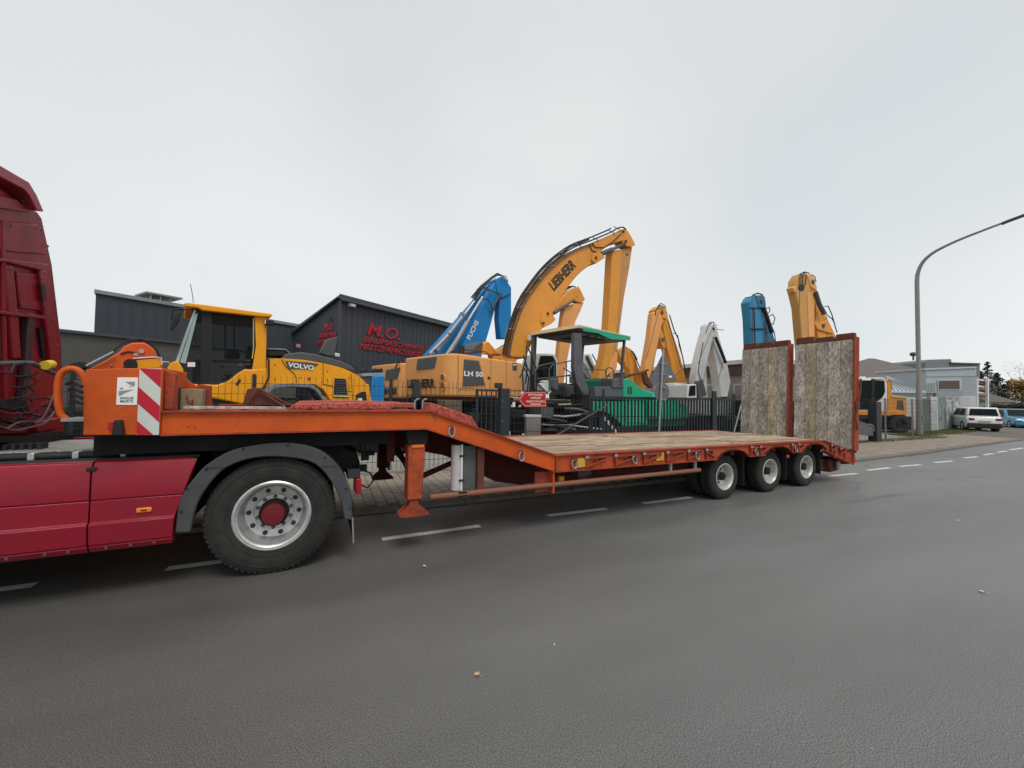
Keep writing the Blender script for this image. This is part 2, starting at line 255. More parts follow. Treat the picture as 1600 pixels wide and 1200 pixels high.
# ------------------------------------------------------------------ mesh helpers
class MB:
    def __init__(m): m.v = []; m.f = []
    def add(m, vs, fs):
        o = len(m.v); m.v += [tuple(q) for q in vs]; m.f += [[i+o for i in f] for f in fs]; return m
    def box(m, a, b):
        x0, y0, z0 = a; x1, y1, z1 = b
        return m.add([(x0,y0,z0),(x1,y0,z0),(x1,y1,z0),(x0,y1,z0),(x0,y0,z1),(x1,y0,z1),(x1,y1,z1),(x0,y1,z1)],
                     [(0,3,2,1),(4,5,6,7),(0,1,5,4),(1,2,6,5),(2,3,7,6),(3,0,4,7)])
    def prism(m, pts, t0, t1):
        """outline of (s,z) extruded from t0 to t1"""
        ar = sum(pts[i][0]*pts[(i+1) % len(pts)][1]-pts[(i+1) % len(pts)][0]*pts[i][1] for i in range(len(pts)))
        if ar < 0: pts = pts[::-1]
        n = len(pts); vs = [(s, t0, z) for s, z in pts]+[(s, t1, z) for s, z in pts]
        return m.add(vs, [list(range(n)), list(range(2*n-1, n-1, -1))]+[[i, i+n, (i+1) % n+n, (i+1) % n] for i in range(n)])
    def plan(m, pts, z0, z1, zt=None):
        ar = sum(pts[i][0]*pts[(i+1) % len(pts)][1]-pts[(i+1) % len(pts)][0]*pts[i][1] for i in range(len(pts)))
        if ar < 0: pts = pts[::-1]
        n = len(pts); tz = zt if zt else (lambda s, t: z1)
        vs = [(s, t, z0) for s, t in pts]+[(s, t, tz(s, t)) for s, t in pts]
        return m.add(vs, [list(range(n-1, -1, -1)), list(range(n, 2*n))]+[[i, (i+1) % n, (i+1) % n+n, i+n] for i in range(n)])
    def side(m, pts, s0, s1):
        """outline of (t,z) extruded along s"""
        n = len(pts); ar = sum(pts[i][0]*pts[(i+1) % n][1]-pts[(i+1) % n][0]*pts[i][1] for i in range(n))
        if ar < 0: pts = pts[::-1]
        if s0 > s1: s0, s1 = s1, s0
        vs = [(s0, t, z) for t, z in pts]+[(s1, t, z) for t, z in pts]
        return m.add(vs, [list(range(n-1, -1, -1)), list(range(n, 2*n))]+[[i, (i+1) % n, (i+1) % n+n, i+n] for i in range(n)])
    def bar(m, p, q, w, h=None):
        h = h or w; p = Vector(p); q = Vector(q); d = (q-p).normalized()
        r = Vector((0, 0, 1)) if abs(d.z) < 0.95 else Vector((0, 1, 0)); a = d.cross(r).normalized()*w/2; b = a.cross(d).normalized()*h/2
        vs = [p-a-b, p+a-b, p+a+b, p-a+b, q-a-b, q+a-b, q+a+b, q-a+b]
        return m.add(vs, [(0,1,2,3),(7,6,5,4),(0,4,5,1),(1,5,6,2),(2,6,7,3),(3,7,4,0)])
    def tube(m, pts, r, n=8, r1=None):
        pts = [Vector(p) for p in pts]; L = len(pts); rings = []; prev = None
        for i, p in enumerate(pts):
            d = (pts[min(i+1, L-1)]-pts[max(i-1, 0)]).normalized()
            if prev is None: a = d.orthogonal().normalized()
            else:
                a = prev-d*prev.dot(d); a = a.normalized() if a.length > 1e-6 else d.orthogonal().normalized()
            prev = a; b = d.cross(a); rr = r if r1 is None else r+(r1-r)*i/(L-1)
            rings.append([p+(a*math.cos(2*math.pi*k/n)+b*math.sin(2*math.pi*k/n))*rr for k in range(n)])
        fs = [[i*n+k, i*n+(k+1) % n, (i+1)*n+(k+1) % n, (i+1)*n+k] for i in range(L-1) for k in range(n)]
        fs += [list(range(n-1, -1, -1)), list(range((L-1)*n, L*n))]
        return m.add([v for R in rings for v in R], fs)
    def lathe(m, prof, c, n=32, axis='t', close=False):
        """prof = (radius, offset along axis) round centre c; axis 't' = across the vehicle"""
        vs = []; fs = []; P = len(prof)
        for k in range(n):
            A = 2*math.pi*k/n
            for r, o in prof:
                if axis == 't': vs.append((c[0]+r*math.cos(A), c[1]+o, c[2]+r*math.sin(A)))
                elif axis == 'z': vs.append((c[0]+r*math.cos(A), c[1]+r*math.sin(A), c[2]+o))
                else: vs.append((c[0]+o, c[1]+r*math.cos(A), c[2]+r*math.sin(A)))
        for k in range(n):
            for j in range(P-1 if not close else P):
                a, b = k*P+j, k*P+(j+1) % P; c_, d = ((k+1) % n)*P+(j+1) % P, ((k+1) % n)*P+j
                fs.append((a, b, c_, d) if axis != 't' else (d, c_, b, a))
        return m.add(vs, fs)
    def build(m, name, mt, parent=None, bevel=0.0, smooth=True, seg=2):
        me = bpy.data.meshes.new(name); me.from_pydata(m.v, [], m.f); me.materials.append(mt); me.validate()
        bm = bmesh.new(); bm.from_mesh(me); bmesh.ops.recalc_face_normals(bm, faces=bm.faces); bm.to_mesh(me); bm.free()
        if smooth and len(me.polygons):
            me.shade_smooth(); me.set_sharp_from_angle(angle=math.radians(38))
        o = bpy.data.objects.new(name, me); S.collection.objects.link(o)
        if parent is not None: o.parent = parent
        if bevel:
            b = o.modifiers.new('bevel', 'BEVEL'); b.width = bevel; b.segments = seg; b.limit_method = 'ANGLE'; b.angle_limit = math.radians(40)
        return o
def thing(name, label, cat, fr=None, loc=None, rot=0.0, group=None):
    o = bpy.data.objects.new(name, None); S.collection.objects.link(o); o.empty_display_size = 0.3
    if fr is not None: o.location = (fr.X0, fr.Y0, 0); o.rotation_euler = (0, 0, fr.a)
    elif loc is not None: o.location = loc; o.rotation_euler = (0, 0, rot)
    o['label'] = label; o['category'] = cat
    if group: o['group'] = group
    return o
def tag(o, label, cat, group=None):
    o['label'] = label; o['category'] = cat
    if group: o['group'] = group
    return o
def stuff(o): o['kind'] = 'stuff'; return o
def struct(o): o['kind'] = 'structure'; return o
def arc(c, r, a0, a1, n): return [(c[0]+r*math.cos(math.radians(a0+(a1-a0)*i/n)), c[1]+r*math.sin(math.radians(a0+(a1-a0)*i/n))) for i in range(n+1)]
def text(body, h, mt, parent, loc, rot=(math.pi/2, 0, 0), width=None, shear=0.0, bold=0.0, depth=0.004, align='LEFT', name='lettering', space=1.0):
    cu = bpy.data.curves.new('lettering', 'FONT'); cu.body = body; cu.size = h/0.70; cu.extrude = depth; cu.offset = bold*h; cu.shear = shear
    cu.align_x = align; cu.space_character = space; cu.resolution_u = 3
    tmp = bpy.data.objects.new('tmp', cu); S.collection.objects.link(tmp); bpy.context.view_layer.update()
    me = bpy.data.meshes.new_from_object(tmp.evaluated_get(bpy.context.evaluated_depsgraph_get()))
    w = tmp.dimensions.x; bpy.data.objects.remove(tmp)
    if width and w > 0:
        for v in me.vertices: v.co.x *= width/w
    me.materials.clear(); me.materials.append(mt)
    o = bpy.data.objects.new(name, me); S.collection.objects.link(o); o.parent = parent; o.location = loc; o.rotation_euler = rot
    return o
def copyobj(o, parent=None, delta=(0, 0, 0)):
    c = o.copy(); S.collection.objects.link(c); c.parent = parent
    c.location = Vector(o.location)+Vector(delta)
    for ch in list(o.children): copyobj(ch, c)
    return c

# ================================================================== GROUND
def ipol(tab, x):
    for (a, b), (c, d) in zip(tab, tab[1:]):
        if x <= c: return b+(d-b)*(x-a)/(c-a)
    return tab[-1][1]
KT = [(-60, 5.6), (0, 6.02), (13.5, 6.17), (17.6, 6.3), (22.2, 6.6), (30, 7.0), (60, 9.5), (140, 20), (400, 60)]
XS = [-60, -30, -10, 0, 4, 8, 13.5, 17.6, 20, 22.2, 26, 30, 36, 45, 60, 90, 140, 400]
MB().add([(-900, -900, -0.03), (1200, -900, -0.03), (1200, 1200, -0.03), (-900, 1200, -0.03)], [(0, 1, 2, 3)]).build('ground', EARTH)
struct(bpy.data.objects['ground'])
vs = []; fs = []
for i, x in enumerate(XS): vs += [(x, -45, 0), (x, ipol(KT, x)-0.0, 0)]
for i in range(len(XS)-1): fs.append((2*i, 2*i+2, 2*i+3, 2*i+1))
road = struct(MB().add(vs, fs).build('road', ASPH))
PZ_ = 0.06
vs = []; fs = []
xs2 = [x for x in XS if x <= 60]
for x in xs2: vs += [(x, ipol(KT, x)+0.14, PZ_-0.012), (x, ipol(KT, x)+2.75+max(0, (x-27))*0.12, PZ_-0.012)]
for i in range(len(xs2)-1): fs.append((2*i, 2*i+2, 2*i+3, 2*i+1))
pavement = struct(MB().add(vs, fs).build('pavement', PAVE))
# kerb stones: single stones near the trailer, one piece beyond
kerbroot = bpy.data.objects.new('kerb', None); S.collection.objects.link(kerbroot); kerbroot['kind'] = 'structure'
x = -3.0
while x < 34:
    x1 = x+1.0; y0, y1 = ipol(KT, x), ipol(KT, x1)
    h = PZ_+random.uniform(-.004, .006)
    m = MB().plan([(x+0.006, y0), (x1-0.006, y1), (x1-0.006, y1+0.135), (x+0.006, y0+0.135)], -0.02, h)
    m.build('kerb_stone', KERB, kerbroot, bevel=0.012); x = x1
m = MB()
for a, b in ((-60, -30), (-30, -3.0), (34, 45), (45, 60)):
    m.plan([(a, ipol(KT, a)), (b, ipol(KT, b)), (b, ipol(KT, b)+0.135), (a, ipol(KT, a)+0.135)], -0.02, PZ_)
stuff(m.build('kerb_run', KERB, kerbroot))
# paving stones
def stone_mb(L_, W_):
    return MB().add([(0,0,0),(L_,0,0),(L_,W_,0),(0,W_,0),(0.008,0.008,0.012),(L_-0.008,0.008,0.012),(L_-0.008,W_-0.008,0.012),(0.008,W_-0.008,0.012)],
                    [(4,5,6,7),(0,1,5,4),(1,2,6,5),(2,3,7,6),(3,0,4,7)])
SL, SW = 0.24, 0.16
st1 = stone_mb(SL-0.008, SW-0.008).build('paving_stone', PSTONE, pavement, smooth=False); st2 = None
st1.location = (0, 6.2, PZ_-0.012)
st2 = stone_mb(SL-0.008, SW-0.008).build('paving_stone', PSTONE2, pavement, smooth=False); st2.location = (0.5, 6.2+SW, PZ_-0.012)
far = [MB(), MB()]; cnt = 2; rows = int(2.5/SL)
i = 0; X = -2.2
spots = []
while X < 30:
    ys = ipol(KT, X)+0.15
    n = int((2.55+max(0, (X-27))*0.12)/SL)
    for j in range(n): spots.append((X, ys+j*SL+(0.5*SL if i % 2 else 0)))
    X += SW; i += 1
spots.sort(key=lambda q: math.hypot(q[0]-2.0, q[1]-6.6))
for k, (x, y) in enumerate(spots):
    dz = random.uniform(-.004, .004); g = random.random() < 0.4
    if k < 290:
        o = (st2 if g else st1).copy(); S.collection.objects.link(o); o.parent = pavement; o.location = (x+SW, y, PZ_-0.012+dz); o.rotation_euler = (0, 0, math.pi/2)
    else:
        m = far[1 if g else 0]; a = x+0.004; b = x+SW-0.004; c = y+0.004; d = y+SL-0.004; z = PZ_-0.012+dz
        m.add([(a,c,z),(b,c,z),(b,d,z),(a,d,z),(a+.008,c+.008,z+.012),(b-.008,c+.008,z+.012),(b-.008,d-.008,z+.012),(a+.008,d-.008,z+.012)],
              [(4,5,6,7),(0,1,5,4),(1,2,6,5),(2,3,7,6),(3,0,4,7)])
bpy.data.objects.remove(st1); bpy.data.objects.remove(st2)
stuff(far[0].build('paving_stones', PSTONE, pavement, smooth=False)); stuff(far[1].build('paving_stones', PSTONE2, pavement, smooth=False))
# yard behind the fence, gravel parking strip
struct(MB().add([(-60, 8.7, 0.035), (27, 8.85, 0.035), (27, 70, 0.035), (-60, 70, 0.035)], [(0, 1, 2, 3)]).build('yard', YARD))
struct(MB().add([(27.0, 9.0, 0.03), (60, 13.0, 0.03), (90, 40, 0.03), (27.0, 30, 0.03)], [(0, 1, 2, 3)]).build('parking_area', GRAVEL))
# lane dashes
dash = [((597,843),(750,822)), ((855,806),(948,795)), ((1005,787),(1080,777)), ((1296,744),(1339,740)), ((1355,735),(1391,731)), ((1405,729),(1433,727)), ((1460,723),(1484,721)), ((1506,716),(1520,714.5)), ((1537,711),(1552,708.7)), ((1559,707),(1573,704.8)), ((1577,703.2),(1599,700)), ((260,889),(342,878)), ((0,922),(55,914))]
for a, b in dash:
    (x0, y0), (x1, y1) = groundpt(*a), groundpt(*b)
    if x1-x0 < 0.9 and a[0] == 0: x0 = x1-1.0
    elif x1-x0 < 0.9: x1 = x0+1.0
    w = 0.055
    o = MB().add([(x0, y0-w, 0.004), (x1, y1-w, 0.004), (x1, y1+w, 0.004), (x0, y0+w, 0.004)], [(0, 1, 2, 3)]).build('lane_marking', PAINT); struct(o)

# ================================================================== TRAILER (low loader)
TF = Frame(0, 4.27, math.degrees(math.atan(0.04)))
T = thing('low_loader_trailer', 'long orange low loader trailer with timber deck parked on the road', 'trailer', TF)
WID = 2.5
# --- side beams (near and far): web polygon with wheel arches, flanges
WH = [6.2, 7.5, 8.72]; WR = 0.385
def side_outline():
    top = [(-1.27, 1.525), (1.0, 1.525), (2.655, 0.95), (9.05, 0.905)]
    bot = [(9.05, 0.80)]
    for s in reversed(WH):
        zt = 0.885-0.0
        bot += [(s+0.40, 0.735), (s+0.27, 0.83), (s+0.13, 0.868), (s-0.13, 0.868), (s-0.27, 0.83), (s-0.40, 0.735)]
    bot += [(2.66, 0.757), (0.965, 1.345), (-1.27, 1.345)]
    return top, bot
top, bot = side_outline()
for t0, t1 in ((0.03, 0.05), (WID-0.05, WID-0.03)):
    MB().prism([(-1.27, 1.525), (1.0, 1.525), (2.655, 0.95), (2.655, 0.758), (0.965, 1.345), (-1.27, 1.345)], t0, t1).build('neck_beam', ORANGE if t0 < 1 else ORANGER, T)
    MB().prism([(2.657, 0.95)]+top[3:]+bot[:-3]+[(2.657, 0.757)], t0, t1).build('side_beam', ORANGEM, T)
def ribbon(path, t0, t1, th, up):
    """a flange strip following a path of (s,z)"""
    a = path; b = [(s, z+th*up) for s, z in path]
    return MB().prism(a+b[::-1], t0, t1)
for t0, t1 in ((0.0, 0.14), (WID-0.14, WID)):
    ribbon([(-1.27, 1.525), (1.0, 1.525), (2.655, 0.95), (9.05, 0.905)], t0, t1, 0.016, 1).build('top_flange', ORANGER, T)
    ribbon([(-1.27, 1.345), (0.965, 1.345), (2.66, 0.757), (5.78, 0.735)], t0, t1, 0.014, -1).build('bottom_flange', ORANGER, T)
for s in WH:
    P = [(s-0.42, 0.735), (s-0.28, 0.828), (s-0.13, 0.864), (s+0.13, 0.864), (s+0.28, 0.828), (s+0.42, 0.735)]
    ribbon(P, 0.0, 0.55, 0.012, -1).build('wheel_arch', INNER, T)
for a, b in ((6.62, 7.08), (7.92, 8.30)):
    ribbon([(a, 0.735), (b, 0.735)], 0.0, 0.14, 0.014, -1).build('bottom_flange', ORANGER, T)
MB().box((2.648, 0.0, 0.76), (2.664, 0.03, 0.955)).build('weld_seam_plate', ORANGER, T)
# tail slope
for t0, t1 in ((0.03, 0.05), (WID-0.05, WID-0.03)):
    MB().prism([(9.052, 0.905), (10.32, 0.60), (10.36, 0.42), (10.1, 0.40), (9.14, 0.70), (9.052, 0.72)], t0, t1).build('tail_beam', ORANGER, T)
for t0, t1 in ((0.0, 0.14), (WID-0.14, WID)):
    ribbon([(9.053, 0.905), (10.32, 0.60)], t0, t1, 0.016, 1).build('tail_flange', RUST, T)
    ribbon([(9.14, 0.70), (10.1, 0.40), (10.36, 0.42)], t0, t1, 0.014, -1).build('tail_flange', ORANGER, T)
for s, z in ((9.45, 0.79), (9.85, 0.69), (10.2, 0.60)):
    MB().prism([(s, z), (s+0.03, z-0.01), (s+0.02, z-0.24), (s-0.01, z-0.24)], 0.0, 0.03).build('gusset', ORANGER, T)
MB().prism([(9.35, 0.46), (9.75, 0.46), (9.9, 0.22), (9.5, 0.24)], 0.35, 0.42).build('tail_bracket', RUST, T)
MB().prism([(9.75, 0.46), (10.2, 0.40), (10.15, 0.2), (9.8, 0.18)], 0.25, 0.75).build('tail_box', RUST, T, bevel=0.02)
MB().tube([(9.95, 0.18, 0.42), (9.95, 0.18, 0.25)], 0.045, 10).build('tail_lamp', GALV, T)
MB().box((10.05, 0.1, 0.36), (10.3, WID-0.1, 0.48)).build('rear_crossmember', RUST, T, bevel=0.01)
MB().box((9.3, 0.45, 0.3), (9.95, WID-0.45, 0.58)).build('rear_chassis', CHASS, T)
# --- frame underneath
MB().prism([(-1.7, 1.33), (1.0, 1.33), (2.72, 0.74), (9.4, 0.70), (9.4, 0.50), (2.9, 0.46), (2.45, 0.50), (1.35, 0.95), (0.6, 1.12), (-1.7, 1.14)], 0.62, 0.80).build('main_beam', INNER, T)
MB().prism([(-1.7, 1.33), (1.0, 1.33), (2.72, 0.74), (9.4, 0.70), (9.4, 0.50), (2.9, 0.46), (2.45, 0.50), (1.35, 0.95), (0.6, 1.12), (-1.7, 1.14)], 1.70, 1.88).build('main_beam', INNER, T)
s = 1.35
for s, z0, z1 in [(-0.9, 1.36, 1.5), (-0.2, 1.36, 1.5), (0.5, 1.36, 1.5), (1.35, 1.24, 1.36), (2.0, 1.0, 1.12), (2.62, 0.78, 0.90)]+[(3.2+0.6*i, 0.77, 0.90) for i in range(10)]:
    MB().box((s, 0.06, z0), (s+0.08, WID-0.06, z1)).build('crossmember', INNER, T)
# smooth belly of the swan neck seen from below
MB().prism([(1.35, 1.21), (2.62, 0.755), (3.6, 0.745), (3.4, 0.58), (2.95, 0.44), (2.6, 0.42), (2.2, 0.50), (1.7, 0.80), (1.3, 1.06)], 0.84, 1.66).build('neck_belly', mat('dark_red_primer', (0.10, 0.014, 0.014), 0.6, dirt=0.6, dcol=(0.04, 0.015, 0.015)), T, bevel=0.02)
# --- deck: long planks
def deckz(s): return 0.945-(s-2.655)*0.0063
nP = 12; pw = (WID-0.28)/nP
for k in range(nP):
    t0 = 0.145+k*pw; cuts = [2.70, 2.70+random.uniform(1.2, 3.0)]
    while cuts[-1] < 7.6: cuts.append(cuts[-1]+random.uniform(1.6, 2.6))
    cuts[-1] = 9.05
    for a, b in zip(cuts, cuts[1:]):
        if b-a < 0.3: continue
        dz = random.uniform(-0.003, 0.009)
        z0, z1 = deckz(a)+0.012+dz, deckz(b)+0.012+dz+random.uniform(-.003, .003)
        m = MB(); seg = 6; vt = []; 
        for q in range(seg+1):
            ss = a+0.004+(b-a-0.008)*q/seg; zz = z0+(z1-z0)*q/seg+random.uniform(-.003, .003)
            wob = random.uniform(0.003, 0.008)
            vt.append((ss, t0+wob, zz)); vt.append((ss, t0+pw-wob, zz+random.uniform(-.002, .002))); vt.append((ss, t0+wob, zz-0.05)); vt.append((ss, t0+pw-wob, zz-0.05))
        ff = []
        for q in range(seg):
            i0 = 4*q; j0 = 4*q+4
            ff += [(i0, j0, j0+1, i0+1), (i0, i0+2, j0+2, j0), (i0+1, j0+1, j0+3, i0+3)]
        ff += [(0, 1, 3, 2), (4*seg, 4*seg+2, 4*seg+3, 4*seg+1)]
        m.add(vt, ff).build('deck_plank', DECK, T, smooth=False)
# sloping neck floor and tail floor boards
for k in range(6):
    t0 = 0.15+k*0.37
    MB().prism([(1.02, 1.515), (2.66, 0.948), (2.66, 0.90), (1.02, 1.47)], t0, t0+0.355).build('neck_board', DECK, T)
for k in range(8):
    s0 = 9.06+k*0.15; z0 = 0.915-(s0-9.05)*0.24
    MB().prism([(s0, z0), (s0+0.14, z0-0.034), (s0+0.14, z0-0.07), (s0, z0-0.036)], 0.15, WID-0.15).build('tail_plank', DECK, T)
MB().box((-1.25, 0.15, 1.44), (1.0, WID-0.15, 1.50)).build('neck_floor', RUST, T)
# --- outriggers on the side web with gussets
def outrigger(s, w, z, flip=False):
    m = MB(); h = 0.175
    m.box((s, -0.012, z-h), (s+0.022, 0.03, z-0.01))
    m.box((s+0.022, -0.010, z-0.05), (s+w, 0.03, z-0.03))
    if not flip: m.prism([(s+0.022, z-h+0.012), (s+w, z-0.075), (s+w, z-0.055), (s+0.022, z-h+0.03)], -0.008, 0.03)
    else: m.prism([(s+w, z-h+0.012), (s+0.02, z-0.075), (s+0.02, z-0.055), (s+w, z-h+0.03)], -0.008, 0.03)
    o = m.build('outrigger', ORANGER, T)
    MB().box((s-0.02, -0.016, z-0.045), (s+0.035, 0.0, z-0.01)).build('cap', GALV, o)
    for u, v in ((0.45, 0.10), (0.7, 0.085)): MB().lathe([(0.012, 0), (0.022, 0), (0.022, -0.008), (0.012, -0.008)], (s+w*u, 0.02, z-v), 10, close=True).build('keyhole', BLACK, o)
for s, w, fl in ((3.12, 0.36, 0), (3.62, 0.42, 0), (4.15, 0.36, 0), (4.62, 0.42, 0), (5.08, 0.34, 0), (5.5, 0.22, 1), (6.66, 0.2, 1), (6.92, 0.22, 0), (7.9, 0.16, 1), (8.12, 0.2, 0), (9.3, 0.3, 0), (9.65, 0.3, 0)):
    z = deckz(s) if s < 9.1 else 0.905-(s-9.05)*0.24
    outrigger(s, w, z+0.0, fl)
def dring(s, z, tilt=0.0):
    m = MB(); P = []
    for a in range(0, 361, 20):
        A = math.radians(a); x = 0.034*math.cos(A); y = 0.055*math.sin(A)
        P.append((s+x*math.cos(tilt)-y*math.sin(tilt), -0.012, z+x*math.sin(tilt)+y*math.cos(tilt)))
    m.tube(P, 0.010, 8)
    o = m.build('lashing_ring', GALV, T)
    MB().prism([(s-0.022, z+0.02), (s+0.022, z+0.02), (s+0.015, z+0.07), (s-0.015, z+0.07)], -0.03, 0.03).build('ring_socket', RUST, o, bevel=0.006)
for s, z, tl in ((1.25, 1.30, 0), (2.14, 0.98, 0), (2.92, 0.835, 0.35), (3.97, 0.83, 0.45), (5.28, 0.815, 0.45), (6.80, 0.80, 0.5), (8.02, 0.80, 0.5)): dring(s, z, tl)
for s, z in ((2.99, 0.838), (4.42, 0.842)):
    MB().box((s, 0.012, z-0.055), (s+0.15, 0.030, z+0.06)).build('reflector_tape', TAPEY, T)
# --- headboard box with warning stripes and sticker
MB().prism([(-1.735, 1.352), (-1.272, 1.338), (-1.272, 1.898), (-1.735, 1.868)], 0.0, 0.75).build('headboard', ORANGE, T, bevel=0.008)
CH = Frame(TF.X0, TF.Y0, math.degrees(TF.a))
s0, s1 = -1.415, -1.276
sh = MB().prism([(s0, 1.345), (s1, 1.342), (s1, 1.893), (s0, 1.884)], -0.006, -0.0005).build('warning_board', TAPEW, T)
def stripe(za, zb):   # red diagonal falling to the right
    pts = []
    z0, z1 = 1.346, 1.886
    drop = 0.155
    poly = [(s0, za), (s0, zb), (s1, zb-drop), (s1, za-drop)]
    def clip(P, lo, hi):
        for sgn, lim in ((1, lo), (-1, hi)):
            Q = []
            for i in range(len(P)):
                a, b = P[i], P[(i+1) % len(P)]
                ia = sgn*(a[1]-lim) >= 0; ib = sgn*(b[1]-lim) >= 0
                if ia: Q.append(a)
                if ia != ib:
                    k = (lim-a[1])/(b[1]-a[1]); Q.append((a[0]+(b[0]-a[0])*k, lim))
            P = Q
            if not P: break
        return P
    P = clip(poly, z0, z1)
    if len(P) > 2: MB().prism(P, -0.008, -0.0065).build('stripe', TAPER, sh)
stripe(1.885, 2.06); stripe(1.60, 1.735); stripe(1.36, 1.46)
MB().prism([(s0+0.004, 1.345), (-1.31, 1.345), (s0+0.004, 1.44)], -0.011, -0.0085).build('stripe', TAPER, sh)
stk = MB().prism([(-1.548, 1.588), (-1.422, 1.588), (-1.422, 1.812), (-1.548, 1.808)], -0.005, -0.0008).build('sticker', WHITET, T, bevel=0.0015)
GREYT = mat('grey_print', (0.28, 0.29, 0.30), 0.5, dirt=0.1)
mm = MB(); 
mm.prism([(-1.50, 1.775), (-1.44, 1.778), (-1.44, 1.74), (-1.47, 1.752)], -0.0062, -0.0052)
mm.prism([(-1.535, 1.665), (-1.44, 1.715), (-1.535, 1.70)], -0.0062, -0.0052)
mm.prism([(-1.53, 1.725), (-1.51, 1.728), (-1.51, 1.715), (-1.53, 1.712)], -0.0062, -0.0052)
mm.prism([(-1.485, 1.732), (-1.45, 1.745), (-1.455, 1.735)], -0.0062, -0.0052)
mm.prism([(-1.53, 1.66), (-1.50, 1.68), (-1.53, 1.672)], -0.0062, -0.0052)
mm.build('pictogram', GREYT, stk)
text('ANGLES', 0.020, BLACKT, stk, (-1.485, -0.0058, 1.634), width=0.085, bold=0.02, depth=0.0006, align='CENTER')
text('MORTS', 0.020, BLACKT, stk, (-1.485, -0.0058, 1.608), width=0.078, bold=0.02, depth=0.0006, align='CENTER')
MB().prism([(-1.545, 1.352), (-1.48, 1.352), (-1.50, 1.47), (-1.535, 1.47)], -0.07, -0.001).build('lamp_bracket', BLACK, T, bevel=0.005)
MB().box((-1.575, -0.05, 1.39), (-1.545, -0.001, 1.455)).build('marker_lamp', LAMPR, T, bevel=0.004)
# rear part of headboard and stuff kept on the neck
MB().prism([(-1.271, 1.545), (-1.20, 1.545), (-1.20, 1.86), (-1.271, 1.885)], 0.06, 0.14).build('headboard_return', ORANGER, T, bevel=0.01)
MB().prism(TF.tr([(262, 641), (312, 641), (312, 606), (290, 594), (258, 580)], 0.75), 0.75, 0.79).build('storage_back_plate', ORANGE, T)
for k, (a, b) in enumerate((((264, 583), (270, 612)), ((274, 587), (282, 612)))):
    (sa, za), (sb, zb) = TF.p(*a, 0.74), TF.p(*b, 0.74)
    MB().prism([(sa, za), (sa+0.045, za-0.02), (sb+0.03, zb), (sb-0.01, zb)], 0.735, 0.745).build('stripe', TAPEW, T)
MB().prism(TF.tr([(310, 640), (333, 640), (330, 603), (310, 600)], 0.7), 0.66, 0.70).build('storage_side_plate', ORANGER, T)
ribbon([(-1.16, 1.575), (-0.38, 1.57)], 0.16, 0.26, 0.022, -1).build('timber_rail', RAMPW, T)
# flaking red ramps on the neck top
MB().prism([(-0.36, 1.545), (-0.30, 1.60), (0.36, 1.615), (0.58, 1.60), (0.63, 1.545)], 0.16, 0.62).build('traction_plate', RUSTP, T, bevel=0.01)
MB().prism([(0.30, 1.545), (0.34, 1.60), (0.98, 1.605), (1.0, 1.545)], 0.64, 1.0).build('traction_plate', RUSTP, T, bevel=0.01)
MB().prism([(1.04, 1.53), (1.06, 1.62), (1.55, 1.46), (1.64, 1.32)], 0.16, 0.55).build('traction_plate', RUSTP, T, bevel=0.01)
MB().prism([(-0.36, 1.545), (-0.30, 1.60), (0.36, 1.615), (0.98, 1.60), (1.0, 1.545)], 1.5, 2.1).build('traction_plate', RUSTP, T, bevel=0.01)
m = MB()
for s in (0.93, 1.02): m.tube([(s, 0.4, 1.54), (s, 0.4, 1.63), (s+0.02, 0.4, 1.655), (s+0.05, 0.4, 1.66)], 0.009, 6)
m.build('hand_hook', GALV, T)
m = MB().prism([(-0.80, 1.55), (-0.62, 1.57), (-0.42, 1.56), (-0.68, 1.76), (-0.76, 1.74)], 0.7, 0.85); m.bar((-0.76, 0.66, 1.56), (-0.66, 0.66, 1.75), 0.02); m.bar((-0.66, 0.66, 1.75), (-0.34, 0.66, 1.56), 0.025)
m.build('stake_stand', RUST, T, bevel=0.008)
# --- landing legs
for t in (0.10, 2.16):
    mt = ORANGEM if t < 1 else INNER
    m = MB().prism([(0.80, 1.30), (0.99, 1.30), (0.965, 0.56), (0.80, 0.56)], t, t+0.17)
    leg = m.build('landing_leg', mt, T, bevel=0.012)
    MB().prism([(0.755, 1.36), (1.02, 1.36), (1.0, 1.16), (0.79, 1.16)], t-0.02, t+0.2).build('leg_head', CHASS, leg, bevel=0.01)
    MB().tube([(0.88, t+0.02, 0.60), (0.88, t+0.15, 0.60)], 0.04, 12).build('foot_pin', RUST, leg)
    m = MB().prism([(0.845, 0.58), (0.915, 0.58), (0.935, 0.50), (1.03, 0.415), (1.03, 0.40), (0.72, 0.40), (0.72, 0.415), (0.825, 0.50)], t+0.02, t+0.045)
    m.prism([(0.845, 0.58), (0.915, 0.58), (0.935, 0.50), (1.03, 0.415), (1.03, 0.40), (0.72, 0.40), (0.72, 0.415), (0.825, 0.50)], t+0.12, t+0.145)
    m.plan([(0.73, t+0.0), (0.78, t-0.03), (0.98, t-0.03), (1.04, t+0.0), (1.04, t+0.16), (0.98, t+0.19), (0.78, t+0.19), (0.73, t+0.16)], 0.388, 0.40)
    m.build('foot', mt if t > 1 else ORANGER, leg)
MB().box((0.83, 0.085, 1.12), (0.975, 0.115, 1.18)).build('side_lamp', LAMPO, T, bevel=0.015)
m = MB(); m.bar((0.93, 0.3, 1.28), (0.90, 2.1, 0.75), 0.05); m.bar((0.93, 0.3, 0.80), (0.93, 2.15, 0.98), 0.05); m.bar((0.95, 0.4, 0.72), (1.9, 0.9, 0.92), 0.05)
m.bar((0.95, 2.2, 0.75), (1.9, 1.7, 1.0), 0.05); m.bar((0.93, 2.2, 1.25), (0.93, 0.3, 0.66), 0.045); m.build('brace', INNER, T)
